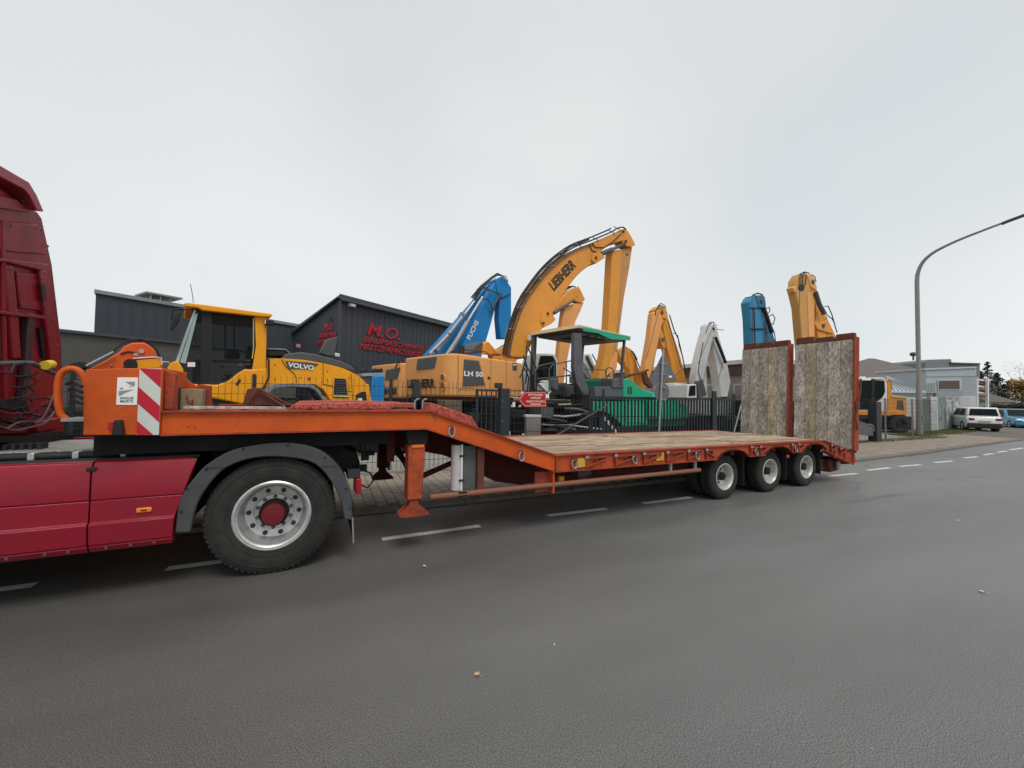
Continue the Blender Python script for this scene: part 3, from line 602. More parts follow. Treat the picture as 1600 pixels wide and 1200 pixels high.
MB().box((0.62, 0.35, 0.95), (0.70, 0.42, 1.33)).build('leg_stay', INNER, T)
# --- white document tube, grey box, post and side pipe
MB().tube([(1.37, 0.16, 1.13), (1.37, 0.16, 0.615)], 0.062, 20).build('white_tube', mat('tube_lilac_white', (0.55, 0.50, 0.50), 0.5, dirt=0.5), T)
MB().box((1.405, 0.095, 0.60), (1.425, 0.11, 1.14)).build('tube_strap', WHITE, T)
m = MB()
for z in (0.72, 1.0): m.box((1.385, 0.085, z), (1.45, 0.10, z+0.02))
m.build('clip', BLACK, T)
MB().box((1.435, 0.12, 0.62), (1.60, 0.24, 1.12)).build('grey_plate', mat('slate_plate', (0.09, 0.10, 0.10), 0.6, dirt=0.4), T, bevel=0.006)
MB().box((1.605, 0.08, 0.60), (1.69, 0.16, 1.09)).build('pipe_post', RUST, T, bevel=0.008)
MB().tube([(1.04, 0.06, 0.582), (5.42, 0.06, 0.575)], 0.032, 12).build('side_guard_pipe', mat('rusty_orange_pipe', (0.24, 0.09, 0.055), 0.7, dirt=0.9, dcol=(0.15, 0.11, 0.09), dscale=8), T)
MB().box((1.36, 0.03, 0.555), (1.46, 0.1, 0.61)).build('pipe_clamp', CHASS, T)
MB().box((2.40, 0.1, 0.49), (2.62, 0.13, 0.75)).build('guard_bracket', ORANGER, T); MB().box((2.62, 0.03, 0.48), (2.645, 0.16, 0.77)).build('guard_bracket', ORANGE, T)
for s in (4.75, 5.3): MB().box((s, 0.05, 0.57), (s+0.04, 0.09, 0.76)).build('guard_bracket', GALV, T)
MB().box((2.78, 0.12, 0.53), (2.86, 0.2, 0.66)).build('hanging_lamp', mat('amber_lamp', (0.7, 0.25, 0.03), 0.4), T, bevel=0.01)
MB().box((3.22, 0.3, 0.60), (3.45, 0.5, 0.72)).build('valve_box', DGREY, T, bevel=0.01)
MB().box((3.24, 0.32, 0.50), (3.38, 0.42, 0.60)).build('valve_bracket', RUST, T)
m = MB(); m.tube([(3.6+0.1*i, 0.7, 0.66-0.07*math.sin(i/16*math.pi)) for i in range(17)], 0.02, 6); m.tube([(4.3+0.1*i, 0.45, 0.70-0.1*math.sin(i/10*math.pi)) for i in range(11)], 0.012, 6)
m.build('air_hose', BLACK, T)
MB().tube([(4.0, 0.95, 0.5), (5.2, 0.95, 0.5)], 0.12, 16).build('air_tank', CHASS, T)
for s in WH:
    MB().tube([(s, 0.2, WR), (s, WID-0.2, WR)], 0.07, 10).build('axle', CHASS, T)
# --- wheels (dual on each side)
def tyre_prof(R, rr, w):
    return [(rr, 0.012), (rr+0.02, 0.004), (rr+(R-rr)*0.45, -0.004), (R-0.05, 0.004), (R-0.025, 0.016), (R-0.008, 0.028), (R, 0.05), (R, w*0.3), (R-0.008, w*0.3+0.004), (R-0.008, w*0.3+0.012), (R, w*0.3+0.016), (R, w*0.5-0.006), (R-0.008, w*0.5-0.003), (R-0.008, w*0.5+0.003), (R, w*0.5+0.006), (R, w*0.7-0.016), (R-0.008, w*0.7-0.012), (R-0.008, w*0.7-0.004), (R, w*0.7), (R, w-0.05), (R-0.008, w-0.028), (R-0.05, w-0.004), (rr+0.02, w-0.004), (rr, w-0.012)]
def trailer_wheel(s, t, out=1):
    # out=1: outer face towards -t
    R, rr, w = WR, 0.225, 0.235
    g = (lambda P: P) if out == 1 else (lambda P: [(r, w-o) for r, o in P])
    wl = MB().lathe(g(tyre_prof(R, rr, w)), (s, t, R), 44).build('wheel', TYRE, T)
    m = MB().lathe(g([(rr+0.004, 0.02), (rr+0.004, 0.004), (rr-0.008, 0.0), (rr-0.02, 0.01), (rr-0.03, 0.05), (rr-0.045, 0.13), (0.15, 0.145), (0.0, 0.145)]), (s, t, R), 40)
    rim = m.build('rim', RIMW, wl)
    MB().lathe(g([(0.0, 0.06), (0.06, 0.065), (0.075, 0.08), (0.078, 0.146)]), (s, t, R), 20).build('hub', DGREY, wl)
    m = MB(); y = 0.144 if out == 1 else w-0.144
    for k in range(8):
        A = 2*math.pi*k/8+0.2; m.lathe(g([(0.0, 0.1405), (0.024, 0.1405), (0.024, 0.146)]), (s+0.125*math.cos(A), t, R+0.125*math.sin(A)), 10)
    m.build('hand_holes', BLACKT, wl)
    return wl
for s in WH:
    trailer_wheel(s, 0.16); trailer_wheel(s, 0.46)
    trailer_wheel(s, WID-0.16-0.235, -1); trailer_wheel(s, WID-0.46-0.235, -1)
for s, hgt in ((6.64, 0.42), (7.93, 0.42), (9.13, 0.42)):
    MB().box((s, 0.12, 0.20 if s < 9 else 0.22), (s+0.012, 0.66, 0.78)).build('mud_flap', BLACK, T)
MB().box((7.94, 0.1, 0.62), (7.99, 0.13, 0.68)).build('side_lamp', LAMPO, T)
# --- loading ramps (two), standing up at the tail: parts of the trailer
RS = 10.2
RAILM = mat('ramp_rail_red', (0.32, 0.055, 0.024), 0.7, dirt=0.8, dscale=6, dcol=(0.10, 0.035, 0.025), bump=0.2, spec=0.3)
def ramp(t0, t1, near):
    root_m = MB().box((RS+0.05, t0+0.03, 0.70), (RS+0.13, t1-0.03, 3.08))
    rp = root_m.build('loading_ramp', ORANGER, T)
    rp['label'] = 'near loading ramp standing upright' if near else 'far loading ramp standing upright'
    n = 5; w = (t1-t0-0.045)/n
    for k in range(n):
        a = t0+0.045+k*w; jj = random.uniform(-.004, .004)
        tan = (k == 1) if not near else (k == 3)
        m = MB(); L_ = 14; vt = []
        for q in range(L_+1):
            z = 0.68+(3.06-0.68)*q/L_; e = random.uniform(0, 0.003)
            vt += [(RS+jj-0.004+random.uniform(-.003, .003), a+0.002+e, z), (RS+jj-0.004+random.uniform(-.003, .003), a+w-0.002-e, z), (RS+0.05, a+0.002+e, z), (RS+0.05, a+w-0.002-e, z)]
        ff = []
        for q in range(L_): i0 = 4*q; j0 = i0+4; ff += [(i0, i0+1, j0+1, j0), (i0, j0, j0+2, i0+2), (i0+1, i0+3, j0+3, j0+1)]
        ff += [(0, 2, 3, 1), (4*L_, 4*L_+1, 4*L_+3, 4*L_+2)]
        m.add(vt, ff).build('ramp_board', RAMPY if tan else RAMPW, rp, smooth=False)
    for a, b, f in ((t0, t0+0.035, -0.03), (t1-0.035, t1, 0.055)):
        MB().box((RS+f, a, 0.66), (RS+0.17, b, 3.12)).build('side_rail', RAILM, rp, bevel=0.006)
    z = 1.0
    m = MB()
    while z < 3.0: m.box((RS+0.13, t0+0.035, z), (RS+0.19, t1-0.035, z+0.07)); z += 0.33
    m.build('rib', ORANGER, rp)
    # folded rusty flaps on top
    spl = [t0+0.0, t0+(t1-t0)*0.33, t0+(t1-t0)*0.66, t1]
    for q in range(3):
        j = random.uniform(0, 0.03)
        if near and q == 1: j = -0.02
        MB().side([(spl[q]+0.012, 3.065), (spl[q+1]-0.012, 3.065), (spl[q+1]-0.03, 3.2+j), (spl[q]+0.03, 3.2+j)], RS+0.0, RS+0.10).build('ramp_flap', RUST, rp, bevel=0.01)
    MB().tube([(RS+0.1, t0+0.02, 0.66), (RS+0.1, t1-0.02, 0.66)], 0.04, 10).build('hinge', RUST, rp)
    return rp
r1_ = ramp(-0.02, 1.18, True); r2_ = ramp(1.30, 2.50, False)
for r in (r1_, r2_):
    # lean back a little about the hinge
    M_ = Matrix.Translation((RS, 0, 0.66)) @ Matrix.Rotation(math.radians(2.5), 4, 'Y') @ Matrix.Translation((-RS, 0, -0.66))
    r.matrix_local = M_
MB().box((RS+0.02, -0.06, 1.55), (RS+0.16, -0.022, 1.72)).build('ramp_latch', RUST, T, bevel=0.01)
m = MB().tube([(RS+0.05, -0.05, 1.62), (RS+0.12, -0.08, 1.9), (RS+0.2, -0.06, 2.2)], 0.02, 8); m.tube([(RS+0.05, -0.05, 1.62), (RS-0.02, -0.05, 1.35), (RS+0.06, -0.05, 1.1)], 0.016, 8); m.build('ramp_lever', RUST, T)
# orange loop guard and couplings at the front
loop = TF.tr(cr([(104, 655), (94, 645), (90, 615), (93, 588), (105, 577), (121, 578), (132, 592), (136, 612), (137, 650)], 4), 0.25)
MB().tube([(s, 0.25, z) for s, z in loop], 0.024, 12).build('guard_loop', ORANGE, T)
MB().box((-1.92, 0.15, 1.452), (-1.70, 0.42, 1.475)).build('hose_tray', GALV, T)
m = MB()
for k in range(5): m.tube([(-1.85+0.02*k, 0.35+0.03*k, 1.50+0.05*k), (-1.78, 0.3+0.04*k, 1.56+0.05*k+0.03), (-1.70, 0.4, 1.52+0.06*k)], 0.012, 6)
m.box((-1.86, 0.3, 1.58), (-1.72, 0.38, 1.62)); m.build('coupling', BLACK, T)
MB().box((-1.85, 0.45, 1.49), (-1.73, 0.6, 1.66)).build('valve_bracket', INNER, T)
MB().box((-1.74, 0.2, 1.17), (0.6, WID-0.2, 1.33)).build('kingpin_plate', CHASS, T)
# timber block lying on the neck
tb = Frame(TF.X0, TF.Y0, math.degrees(TF.a))
blk = thing('timber_block', 'weathered timber block strapped on the trailer neck behind the striped headboard', 'timber block', TF)
(q0, z0), (q1, z1) = TF.p(283, 641, 0.55), TF.p(318, 608, 0.55)
MB().box((q0, 0.5, 1.50), (q1, 0.65, max(z1, 1.66))).build('block', mat('pale_timber', (0.30, 0.24, 0.15), 0.9, dirt=0.6, dscale=9, dcol=(0.12, 0.09, 0.06), bump=0.3, stretch=(1, 1, 6)), blk, bevel=0.008)
MB().box((q0-0.03, 0.47, 1.50), (q0, 0.65, max(z1, 1.66)+0.01)).build('end_face', mat('dark_timber', (0.05, 0.04, 0.03), 0.9), blk)
m = MB().tube([(q0+0.05, 0.485, 1.67), (q0+0.07, 0.485, 1.60), (q0+0.10, 0.485, 1.63), (q0+0.09, 0.485, 1.53)], 0.006, 5); m.tube([(q0-0.1, 0.48, 1.75), (q0-0.08, 0.48, 1.6), (q0-0.02, 0.48, 1.58)], 0.006, 5)
m.build('strap', mat('red_strap', (0.25, 0.03, 0.02), 0.8), blk)
def poly(fr, pts, off, th, name, mt, parent, bevel=0.0, smooth=True):
    return MB().prism(fr.tr(pts, off), off, off+th).build(name, mt, parent, bevel=bevel, smooth=smooth)
def ptube(fr, pts, off, r, name, mt, parent, n=8):
    return MB().tube([(s, off, z) for s, z in fr.tr(pts, off)], r, n).build(name, mt, parent)
def ptubes(fr, lines, off, r, name, mt, parent, n=6):
    """each line a part of its own"""
    o = None
    for L in lines: o = ptube(fr, L, off, r, name, mt, parent, n)
    return o
def offset_path(fr, pts, off, r, k, gap, name, mt, parent, normal=(0, 1)):
    for i in range(k):
        P = [(s+normal[0]*gap*i, off-0.02-0.0*i, z+normal[1]*gap*i) for s, z in fr.tr(pts, off)]
        MB().tube(P, r, 6).build(name, mt, parent)

# ================================================================== TRACTOR UNIT
QF = Frame(0, 4.33, 1.146)
Q = thing('truck_tractor', 'dark red truck tractor unit coupled under the orange trailer neck at the left edge', 'truck', QF)
def skirt(sa, sb, slant):
    prof = [(0.06, 1.128), (0.035, 1.118), (0.0, 1.04), (0.0, 0.826), (0.014, 0.82), (0.0, 0.814), (0.0, 0.648), (-0.022, 0.632), (-0.006, 0.47), (0.012, 0.462), (0.0, 0.452), (0.03, 0.405), (0.10, 0.405), (0.10, 1.128)]
    m = MB().side(prof, sa, sb)
    if slant:
        tab = [(0.40, -1.185), (0.635, -1.175), (0.82, -1.125), (1.04, -1.06), (1.13, -1.035)]
        m.v = [(ipol(tab, z) if abs(s-sb) < 1e-4 else s, t, z) for s, t, z in m.v]
        m.v = [((s-0.06 if (z > 1.12 and s > sa+0.1) else s), t, z) for s, t, z in m.v]
    return m.build('side_skirt', CABRED, Q, bevel=0.004)
skirt(-6.2, -1.718, False); sk = skirt(-1.708, -1.04, True)
MB().box((-1.425, -0.014, 0.695), (-1.325, 0.002, 0.735)).build('side_marker_lamp', LAMPO, Q, bevel=0.008)
MB().box((-1.395, -0.017, 0.708), (-1.355, -0.013, 0.72)).build('lamp_core', BLACK, Q, bevel=0.003)
outer = [(273,833),(276,806),(280,785),(288,767),(299,752),(322,727),(357,706),(392,697),(433,692),(475,695),(507,708),(531,732),(544,757),(549,789),(550,813)]
inner = [(538,811),(533,785),(521,759),(503,734),(480,720),(438,714),(403,715),(373,722),(346,736),(323,762),(306,792),(297,832)]
outer = cr(outer); inner = cr(inner)
MB().prism(QF.tr(outer+inner, 0.0), 0.0, 0.06).build('mudguard', FEND, Q, bevel=0.012)
def rib_band(pts, off, t1, th):
    P = QF.tr(pts, off); c = (-0.455, 0.55); I = [(s+(c[0]-s)*th, z+(c[1]-z)*th) for s, z in P]
    return MB().prism(P+I[::-1], off, t1)
rib_band(outer, 0.06, 0.66, 0.03).build('mudguard_shell', FEND, Q)
ptubes(QF, [[(322,731),(352,731)], [(503,729),(527,729)]], -0.003, 0.002, 'seam', BLACK, Q, 4)
MB().box((0.24, 0.02, 0.28), (0.252, 0.62, 0.5)).build('mud_flap', BLACK, Q)
MB().tube([(0.245, 0.02, 0.46), (0.255, 0.01, 0.3), (0.26, 0.012, 0.2)], 0.008, 6).build('chain', GALV, Q)
def truck_wheel(s, t, R, rr, w, front=1):
    g = (lambda P: P) if front == 1 else (lambda P: [(r, w-o) for r, o in P])
    wl = MB().lathe(g(tyre_prof(R, rr, w)), (s, t, R), 64).build('wheel', TYRE, Q)
    m = MB()
    for k in range(64):   # shoulder lugs
        A = 2*math.pi*k/64; a = A+0.03; b = A+0.07
        m.add([(s+(R-.03)*math.cos(x), t+(y if front == 1 else w-y), R+(R-.03)*math.sin(x)) if i_ == 0 else (s+(R-.004)*math.cos(x), t+(y if front == 1 else w-y), R+(R-.004)*math.sin(x)) for x in (a, b) for y in (0.02, 0.06) for i_ in (0, 1)],
              [(0,1,3,2),(4,6,7,5),(0,4,5,1),(2,3,7,6),(1,5,7,3)])
    stuff(m.build('tread_lugs', TYRE, wl, smooth=False))
    for rad in (rr+0.05, rr+0.11, R-0.075):
        stuff(MB().lathe(g([(rad, 0.004), (rad+0.002, -0.004), (rad+0.006, -0.004), (rad+0.008, 0.004)]), (s, t, R), 64).build('sidewall_ridge', TYRE, wl))
    rim = MB().lathe(g([(rr+0.006, 0.02), (rr+0.008, 0.002), (rr-0.004, -0.006), (rr-0.018, -0.004), (rr-0.022, 0.012), (rr-0.036, 0.022), (rr-0.045, 0.05), (rr-0.055, 0.12), (rr-0.075, 0.165), (0.175, 0.175), (0.165, 0.158), (0.10, 0.155), (0.0, 0.155)]), (s, t, R), 64).build('rim', ALU, wl)
    MB().lathe(g([(0.128, 0.156), (0.126, 0.10), (0.115, 0.085), (0.0, 0.085)]), (s, t, R), 40).build('hub_ring', CHASS, wl)
    MB().lathe(g([(0.098, 0.086), (0.098, 0.03), (0.088, 0.016), (0.05, 0.012), (0.0, 0.012)]), (s, t, R), 32).build('hub_cap', mat('hub_red', (0.16, 0.006, 0.012), 0.55, dirt=0.6, dcol=(0.06, 0.01, 0.012)), wl)
    for k in range(10):
        A = 2*math.pi*k/10+0.28
        MB().lathe(g([(0.0, 0.118), (0.013, 0.120), (0.016, 0.135), (0.018, 0.158)]), (s+0.148*math.cos(A), t, R+0.148*math.sin(A)), 6).build('wheel_nut', DGREY, rim)
        A += 0.31
        MB().lathe(g([(0.0, 0.160), (0.022, 0.160), (0.022, 0.18)]), (s+0.212*math.cos(A), t, R+0.212*math.sin(A)), 12).build('hand_hole', BLACKT, rim)
    return wl
truck_wheel(-0.455, 0.05, 0.545, 0.318, 0.285); truck_wheel(-0.455, 0.36, 0.545, 0.318, 0.285)
truck_wheel(-0.455, 2.45-0.285, 0.545, 0.318, 0.285, -1); truck_wheel(-0.455, 2.14-0.285, 0.545, 0.318, 0.285, -1)
# chassis
MB().box((-6.2, 2.36, 0.40), (-1.1, 2.42, 1.12)).build('side_skirt', CABRED, Q)
MB().prism([(s, z) for s, z in QF.tr(outer, 0.0)]+[(s+(-0.455-s)*.05, z+(0.55-z)*.05) for s, z in QF.tr(outer, 0.0)][::-1], 1.80, 2.44).build('mudguard', FEND, Q)
for t in (0.80, 1.62): MB().box((-6.2, t, 0.78), (0.32, t+0.08, 1.06)).build('chassis_rail', CHASS, Q)
MB().tube([(-0.455, 0.3, 0.545), (-0.455, 2.2, 0.545)], 0.12, 12).build('axle', CHASS, Q)
MB().lathe([(0.0, -0.03), (0.46, -0.03), (0.46, 0.0), (0.0, 0.0)], (-0.55, 1.25, 1.17), 32, axis='z').build('fifth_wheel', CHASS, Q)
MB().box((-0.9, 0.9, 1.0), (-0.2, 1.6, 1.14)).build('fifth_wheel_mount', CHASS, Q)
MB().box((-1.0, 0.3, 1.04), (-0.1, 0.85, 1.20)).build('suspension_cover', CHASS, Q, bevel=0.05)
MB().prism([(-0.2, 1.22), (0.06, 1.2), (0.3, 1.05), (0.34, 0.93), (0.2, 0.86), (-0.2, 0.86)], 0.35, 2.1).build('rear_crossmember', CHASS, Q, bevel=0.02)
MB().box((0.20, 0.25, 0.80), (0.33, 0.62, 0.90)).build('lamp_carrier', FEND, Q, bevel=0.01)
MB().box((0.28, 0.22, 0.64), (0.34, 0.5, 0.80)).build('tail_lamp', LAMPR, Q, bevel=0.012)
m = MB().box((0.34, 0.3, 0.98), (0.42, 0.36, 1.06)); 
m.build('towing_plug', CHASS, Q)
MB().box((0.36, 0.3, 1.03), (0.48, 0.38, 1.075)).build('towing_jaw', CHASS, Q, bevel=0.008)
MB().box((0.30, 0.3, 0.86), (0.40, 0.36, 0.93)).build('towing_plug', CHASS, Q)
MB().tube([(0.34, 0.3, 0.88), (0.44, 0.3, 0.84), (0.47, 0.3, 0.75), (0.41, 0.3, 0.68), (0.34, 0.3, 0.72)], 0.010, 6).build('cable', BLACK, Q)
MB().box((-6.1, 0.14, 0.40), (-1.22, 2.34, 1.03)).build('tank_boxes_light_block', CHASS, Q, bevel=0.03)  # tanks and boxes as one block, widened to keep light out beneath the tractor
# catwalk of alu tread plate, pipe with clamps
TREAD = mat('tread_plate', (0.34, 0.335, 0.31), 0.4, metal=0.55, dirt=0.8, dscale=9, dcol=(0.12, 0.11, 0.10), bump=0.6, bscale=45)
MB().box((-4.2, 0.36, 1.175), (-1.42, 1.35, 1.19)).build('catwalk_plate', TREAD, Q, bevel=0.004)
MB().box((-1.41, 0.36, 1.165), (-0.95, 0.85, 1.18)).build('catwalk_plate', TREAD, Q, bevel=0.004)
MB().tube([(-4.5, 0.27, 1.155), (-1.15, 0.27, 1.155)], 0.03, 10).build('pipe', BLACK, Q)
MB().tube([(-4.5, 0.2, 1.12), (-1.05, 0.16, 1.12)], 0.022, 8).build('cable_run', BLACK, Q)
for s in (-2.18, -1.92, -1.62): MB().box((s, 0.225, 1.10), (s+0.04, 0.315, 1.19)).build('clamp', ALU, Q, bevel=0.004)
m = MB()
for k in range(5):
    MB().box((-2.45+0.05*k, 0.5, 1.19), (-2.43+0.05*k, 0.62, 1.24)).build('step_tooth', BLACK, Q)
# cab: its rear wall stands at s = -3.05
RW = -3.05
edge = [QF.px(x, y, RW) for x, y in ((60, 331), (67, 341), (83, 414), (98, 540), (101, 672))]
tmax = edge[3][0]
outl = [(0.02, 1.15), (0.0, 2.6), (0.10, 3.75)]+[(t, z) for t, z in edge]
MB().side(outl, -5.4, RW).build('cab', CABRED2, Q, bevel=0.03)
def wallp(pts, s0, s1, mt, name, bevel=0.012):
    return MB().side([QF.px(x, y, s1) for x, y in pts], s0, s1).build(name, mt, Q, bevel=bevel)
wallp([(-60, 340), (15, 347), (60, 351), (68, 388), (75, 398), (22, 394), (-60, 384)], RW, RW+0.03, CABRED2, 'wall_panel')
wallp([(-60, 398), (8, 404), (78, 413), (66, 423), (10, 410), (-60, 405)], RW, RW+0.06, CABRED2, 'wall_rail')
wallp([(8, 413), (22, 416), (30, 500), (34, 560), (20, 560), (14, 480)], RW, RW+0.05, CABRED2, 'wall_rib')
wallp([(62, 421), (74, 424), (88, 520), (92, 570), (80, 570), (72, 500)], RW, RW+0.05, CABRED2, 'wall_rib')
wallp([(26, 424), (60, 428), (68, 486), (32, 482)], RW, RW+0.02, CABRED2, 'wall_panel')
wallp([(-60, 476), (20, 488), (74, 494), (72, 499), (18, 493), (-60, 481)], RW, RW+0.08, CABRED2, 'wall_rail', 0.006)
wallp([(4, 345), (9, 345), (14, 640), (6, 640)], RW, RW+0.04, CABRED2, 'wall_rib')
wallp([(46, 489), (55, 490), (48, 600), (40, 650), (34, 650), (40, 600)], RW+0.0, RW+0.07, mat('dark_strut', (0.05, 0.015, 0.02), 0.5), 'gas_strut')
wallp([(-60, 640), (50, 645), (101, 655), (100, 674), (-60, 682)], RW, RW+0.16, CABRED2, 'wall_sill')
wallp([(55, 660), (96, 652), (98, 668), (58, 676)], RW+0.16, RW+0.22, CABRED2, 'wall_sill')
wallp([(-60, 300), (8, 307), (44, 316), (50, 333), (8, 327), (-60, 322)], RW-0.05, RW+0.05, CABRED2, 'roof_panel')
# roof air deflector overhanging the wall
SPO = mat('spoiler_edge', (0.34, 0.035, 0.055), 0.4, dirt=0.3)
wallp([(-60, 238), (0, 258), (46, 285), (58, 305), (69, 331), (58, 330), (47, 306), (38, 296), (-4, 274), (-60, 250)], RW-0.9, RW+0.12, SPO, 'air_deflector', 0.01)
wallp([(-60, 252), (-4, 276), (36, 296), (46, 310), (54, 332), (-60, 325)], RW-0.9, RW-0.04, CABRED2, 'roof', 0.01)
wallp([(33, 311), (42, 313), (43, 320), (36, 318)], RW+0.05, RW+0.07, BLACK, 'roof_lamp', 0.005)
# small fittings on the cab back and skirts
for x, y in ((12, 352), (60, 358), (70, 384), (28, 430), (60, 434), (66, 480), (34, 476), (80, 500), (86, 540), (12, 420), (20, 486), (70, 491)):
    t, z = QF.px(x, y, RW+.03); MB().lathe([(0, .012), (0.012, .010), (0.016, 0), (0, 0)], (RW+.05, t, z), 8, axis='s').build('bolt', DGREY, Q)
wallp([(64, 443), (70, 444), (73, 470), (67, 470)], RW+.05, RW+.06, BLACK, 'air_grille', 0.003)
wallp([(62, 512), (66, 512), (72, 560), (68, 560)], RW, RW+.03, CHASS, 'cable_duct', 0.004)
wallp([(-10, 505), (0, 506), (2, 560), (-8, 560)], RW+.04, RW+.07, BLACK, 'cable_duct', 0.004)
for s in (-2.15, -1.95, -1.82, -1.6, -1.45, -1.3):
    MB().lathe([(0, -.006), (0.009, -.005), (0.011, 0.002), (0, 0.002)], (s, -0.006, 0.438+0.0*s), 8).build('bolt', DGREY, Q)
MB().box((-1.74, -0.006, 1.055), (-1.685, 0.03, 1.085)).build('skirt_latch', BLACK, Q, bevel=0.004)
for px_, py_ in ((283, 800), (292, 764), (322, 733), (380, 702), (450, 696), (508, 715), (541, 764), (546, 795)):
    s, z = QF.p(px_, py_, -0.01); MB().lathe([(0, -.006), (0.008, -.005), (0.010, 0.006), (0, 0.006)], (s, -0.004, z), 8).build('bolt', CHASS, Q)
# suzie hoses and bracket
def sx(x, y, s): t, z = QF.px(x, y, s); return (s, t, z)
m = MB().tube([sx(-30, 569, RW+.35), sx(30, 567, RW+.35), sx(50, 567, RW+.35), sx(70, 577, RW+.35), sx(86, 584, RW+.35)], 0.022, 8); m.build('hose_arm', DGREY, Q)
MB().tube([sx(-30, 574, RW+.38), sx(8, 583, RW+.38), sx(16, 582, RW+.38), sx(22, 570, RW+.38), sx(40, 567, RW+.38)], 0.012, 6).build('pipe', BLACK, Q)
MB().tube([sx(70, 571, RW+.4), sx(80, 569, RW+.4)], 0.045, 12).build('yellow_coupling', mat('coupling_yellow', (0.75, 0.5, 0.03), 0.5), Q)
for ph, col in ((0, BLACK), (1, CHASS)):
    P = []
    for k in range(90):
        a = k*0.36; u = k/89
        bx = 36-14*u+ph*10; by = 580+85*u
        P.append(sx(bx+13*math.cos(a), by+4*math.sin(a), RW+0.30+0.05*math.sin(a)))
    MB().tube(P, 0.0065, 5).build('coiled_hose', col, Q)
rh = random.Random(3)
for k in range(9):
    y_ = 622+5*k
    P = cr([(-20+rh.uniform(-9, 9), y_+rh.uniform(-6, 6)), (12+rh.uniform(-8, 8), y_+12+rh.uniform(-8, 8)), (40+rh.uniform(-9, 9), y_+8+rh.uniform(-10, 10)), (66+rh.uniform(-6, 6), y_-4+rh.uniform(-8, 8)), (88+rh.uniform(-4, 4), 618+rh.uniform(-6, 26))], 4)
    MB().tube([sx(x, y, RW+.28+.02*k) for x, y in P], rh.choice((0.006, 0.008, 0.010)), 5).build('hose', rh.choice((BLACK, CHASS, DGREY, CABRED2)), Q)
for k in range(4): MB().tube([sx(104+4*k, 600+9*k, RW+1.2), sx(116, 596+10*k, RW+1.3), sx(128, 604+9*k, RW+1.4)], 0.012, 6).build('hose', BLACK, Q)
MB().side([QF.px(x, y, RW+.25) for x, y in ((-30, 622), (30, 626), (36, 640), (-30, 640))], RW+.2, RW+.3).build('hose_rack', BLACK, Q)
MB().side([QF.px(x, y, RW+.5) for x, y in ((-40, 682), (95, 680), (95, 692), (-40, 692))], RW+.1, RW+.6).build('frame_cover', CHASS, Q)

# ================================================================== FENCES
FY = 8.82
FF = Frame(0, FY, 0)
fn = thing('mesh_fence', 'anthracite double rod mesh fence along the yard behind the trailer neck', 'fence', FF)
def mesh_panel(x0, x1, z0, z1, parent, off=0.0, step=0.1):
    m = MB(); n = int((x1-x0)/step); r = 0.0032
    for i in range(n+1):
        x = x0+(x1-x0)*i/n; m.box((x-r, off-r, z0), (x+r, off+r, z1))
    z = z0+0.02
    while z < z1:
        m.box((x0, off-0.010, z-0.004), (x1, off-0.0035, z+0.004)); m.box((x0, off+0.0035, z-0.004), (x1, off+0.010, z+0.004)); z += 0.2 if z1-z0 > 1.9 else 0.195
    return stuff(m.build('mesh_panel', FENCE, parent, smooth=False))
X = -8.8
while X < 1.2:
    mesh_panel(X+0.04, X+2.46, 0.06, 2.03, fn)
    MB().box((X-0.03, 0.012, 0.03), (X+0.03, 0.06, 2.06)).build('fence_post', FENCE, fn, bevel=0.004); X += 2.5
mesh_panel(1.24, 3.0, 0.06, 1.98, fn); MB().box((1.67, 0.012, 0.03), (1.73, 0.06, 2.02)).build('fence_post', FENCE, fn, bevel=0.004)
MB().box((1.66, -0.05, 1.66), (1.82, 0.01, 1.98)).build('post_bracket', FENCE, fn)
tag(MB().box((-9, FY-0.06, 0.03), (3.0, FY-0.012, 0.10)).build('concrete_edging', CONC), 'pale concrete edging strip under the mesh fence', 'edging')
# small gate leaf and big post
g1 = thing('pedestrian_gate', 'small anthracite bar gate open beside the square gate post', 'gate', Frame(3.13, FY, 0))
MB().box((0, 0, 0.15), (0.06, 0.06, 1.87)).build('frame_upright', FENCE, g1)
MB().box((0.06, 0.005, 1.82), (0.58, 0.055, 1.865)).build('frame_rail', FENCE, g1); MB().box((0.06, 0.005, 0.15), (0.58, 0.055, 0.2)).build('frame_rail', FENCE, g1)
for k in range(4): MB().box((0.14+0.12*k, 0.015, 0.2), (0.165+0.12*k, 0.04, 1.82)).build('bar', FENCE, g1)
gp = thing('gate_post', 'thick square anthracite gate post left of the red arrow sign', 'post', Frame(3.74, FY-0.06, 0))
MB().box((0, 0, 0.03), (0.24, 0.22, 1.90)).build('post', FENCE, gp, bevel=0.01); MB().box((-0.12, 0.02, 1.90), (0.05, 0.14, 2.03)).build('gate_motor', FENCE, gp, bevel=0.01)
for z in (0.55, 1.1, 1.6):
    MB().box((0.03, -0.006, z), (0.05, 0.0, z+0.02)).build('bolt', GALV, gp)
f2 = thing('yard_fence', 'anthracite mesh fence with diagonal brace behind the red arrow sign and letterbox', 'fence', Frame(4.0, FY, 0))
mesh_panel(0.03, 2.36, 0.06, 1.90, f2); MB().box((2.36, 0.012, 0.03), (2.42, 0.06, 1.95)).build('fence_post', FENCE, f2, bevel=0.004)
MB().bar((1.03, -0.06, 0.60), (2.95, -0.06, 1.55), 0.035).build('diagonal_brace', DGREY, f2)
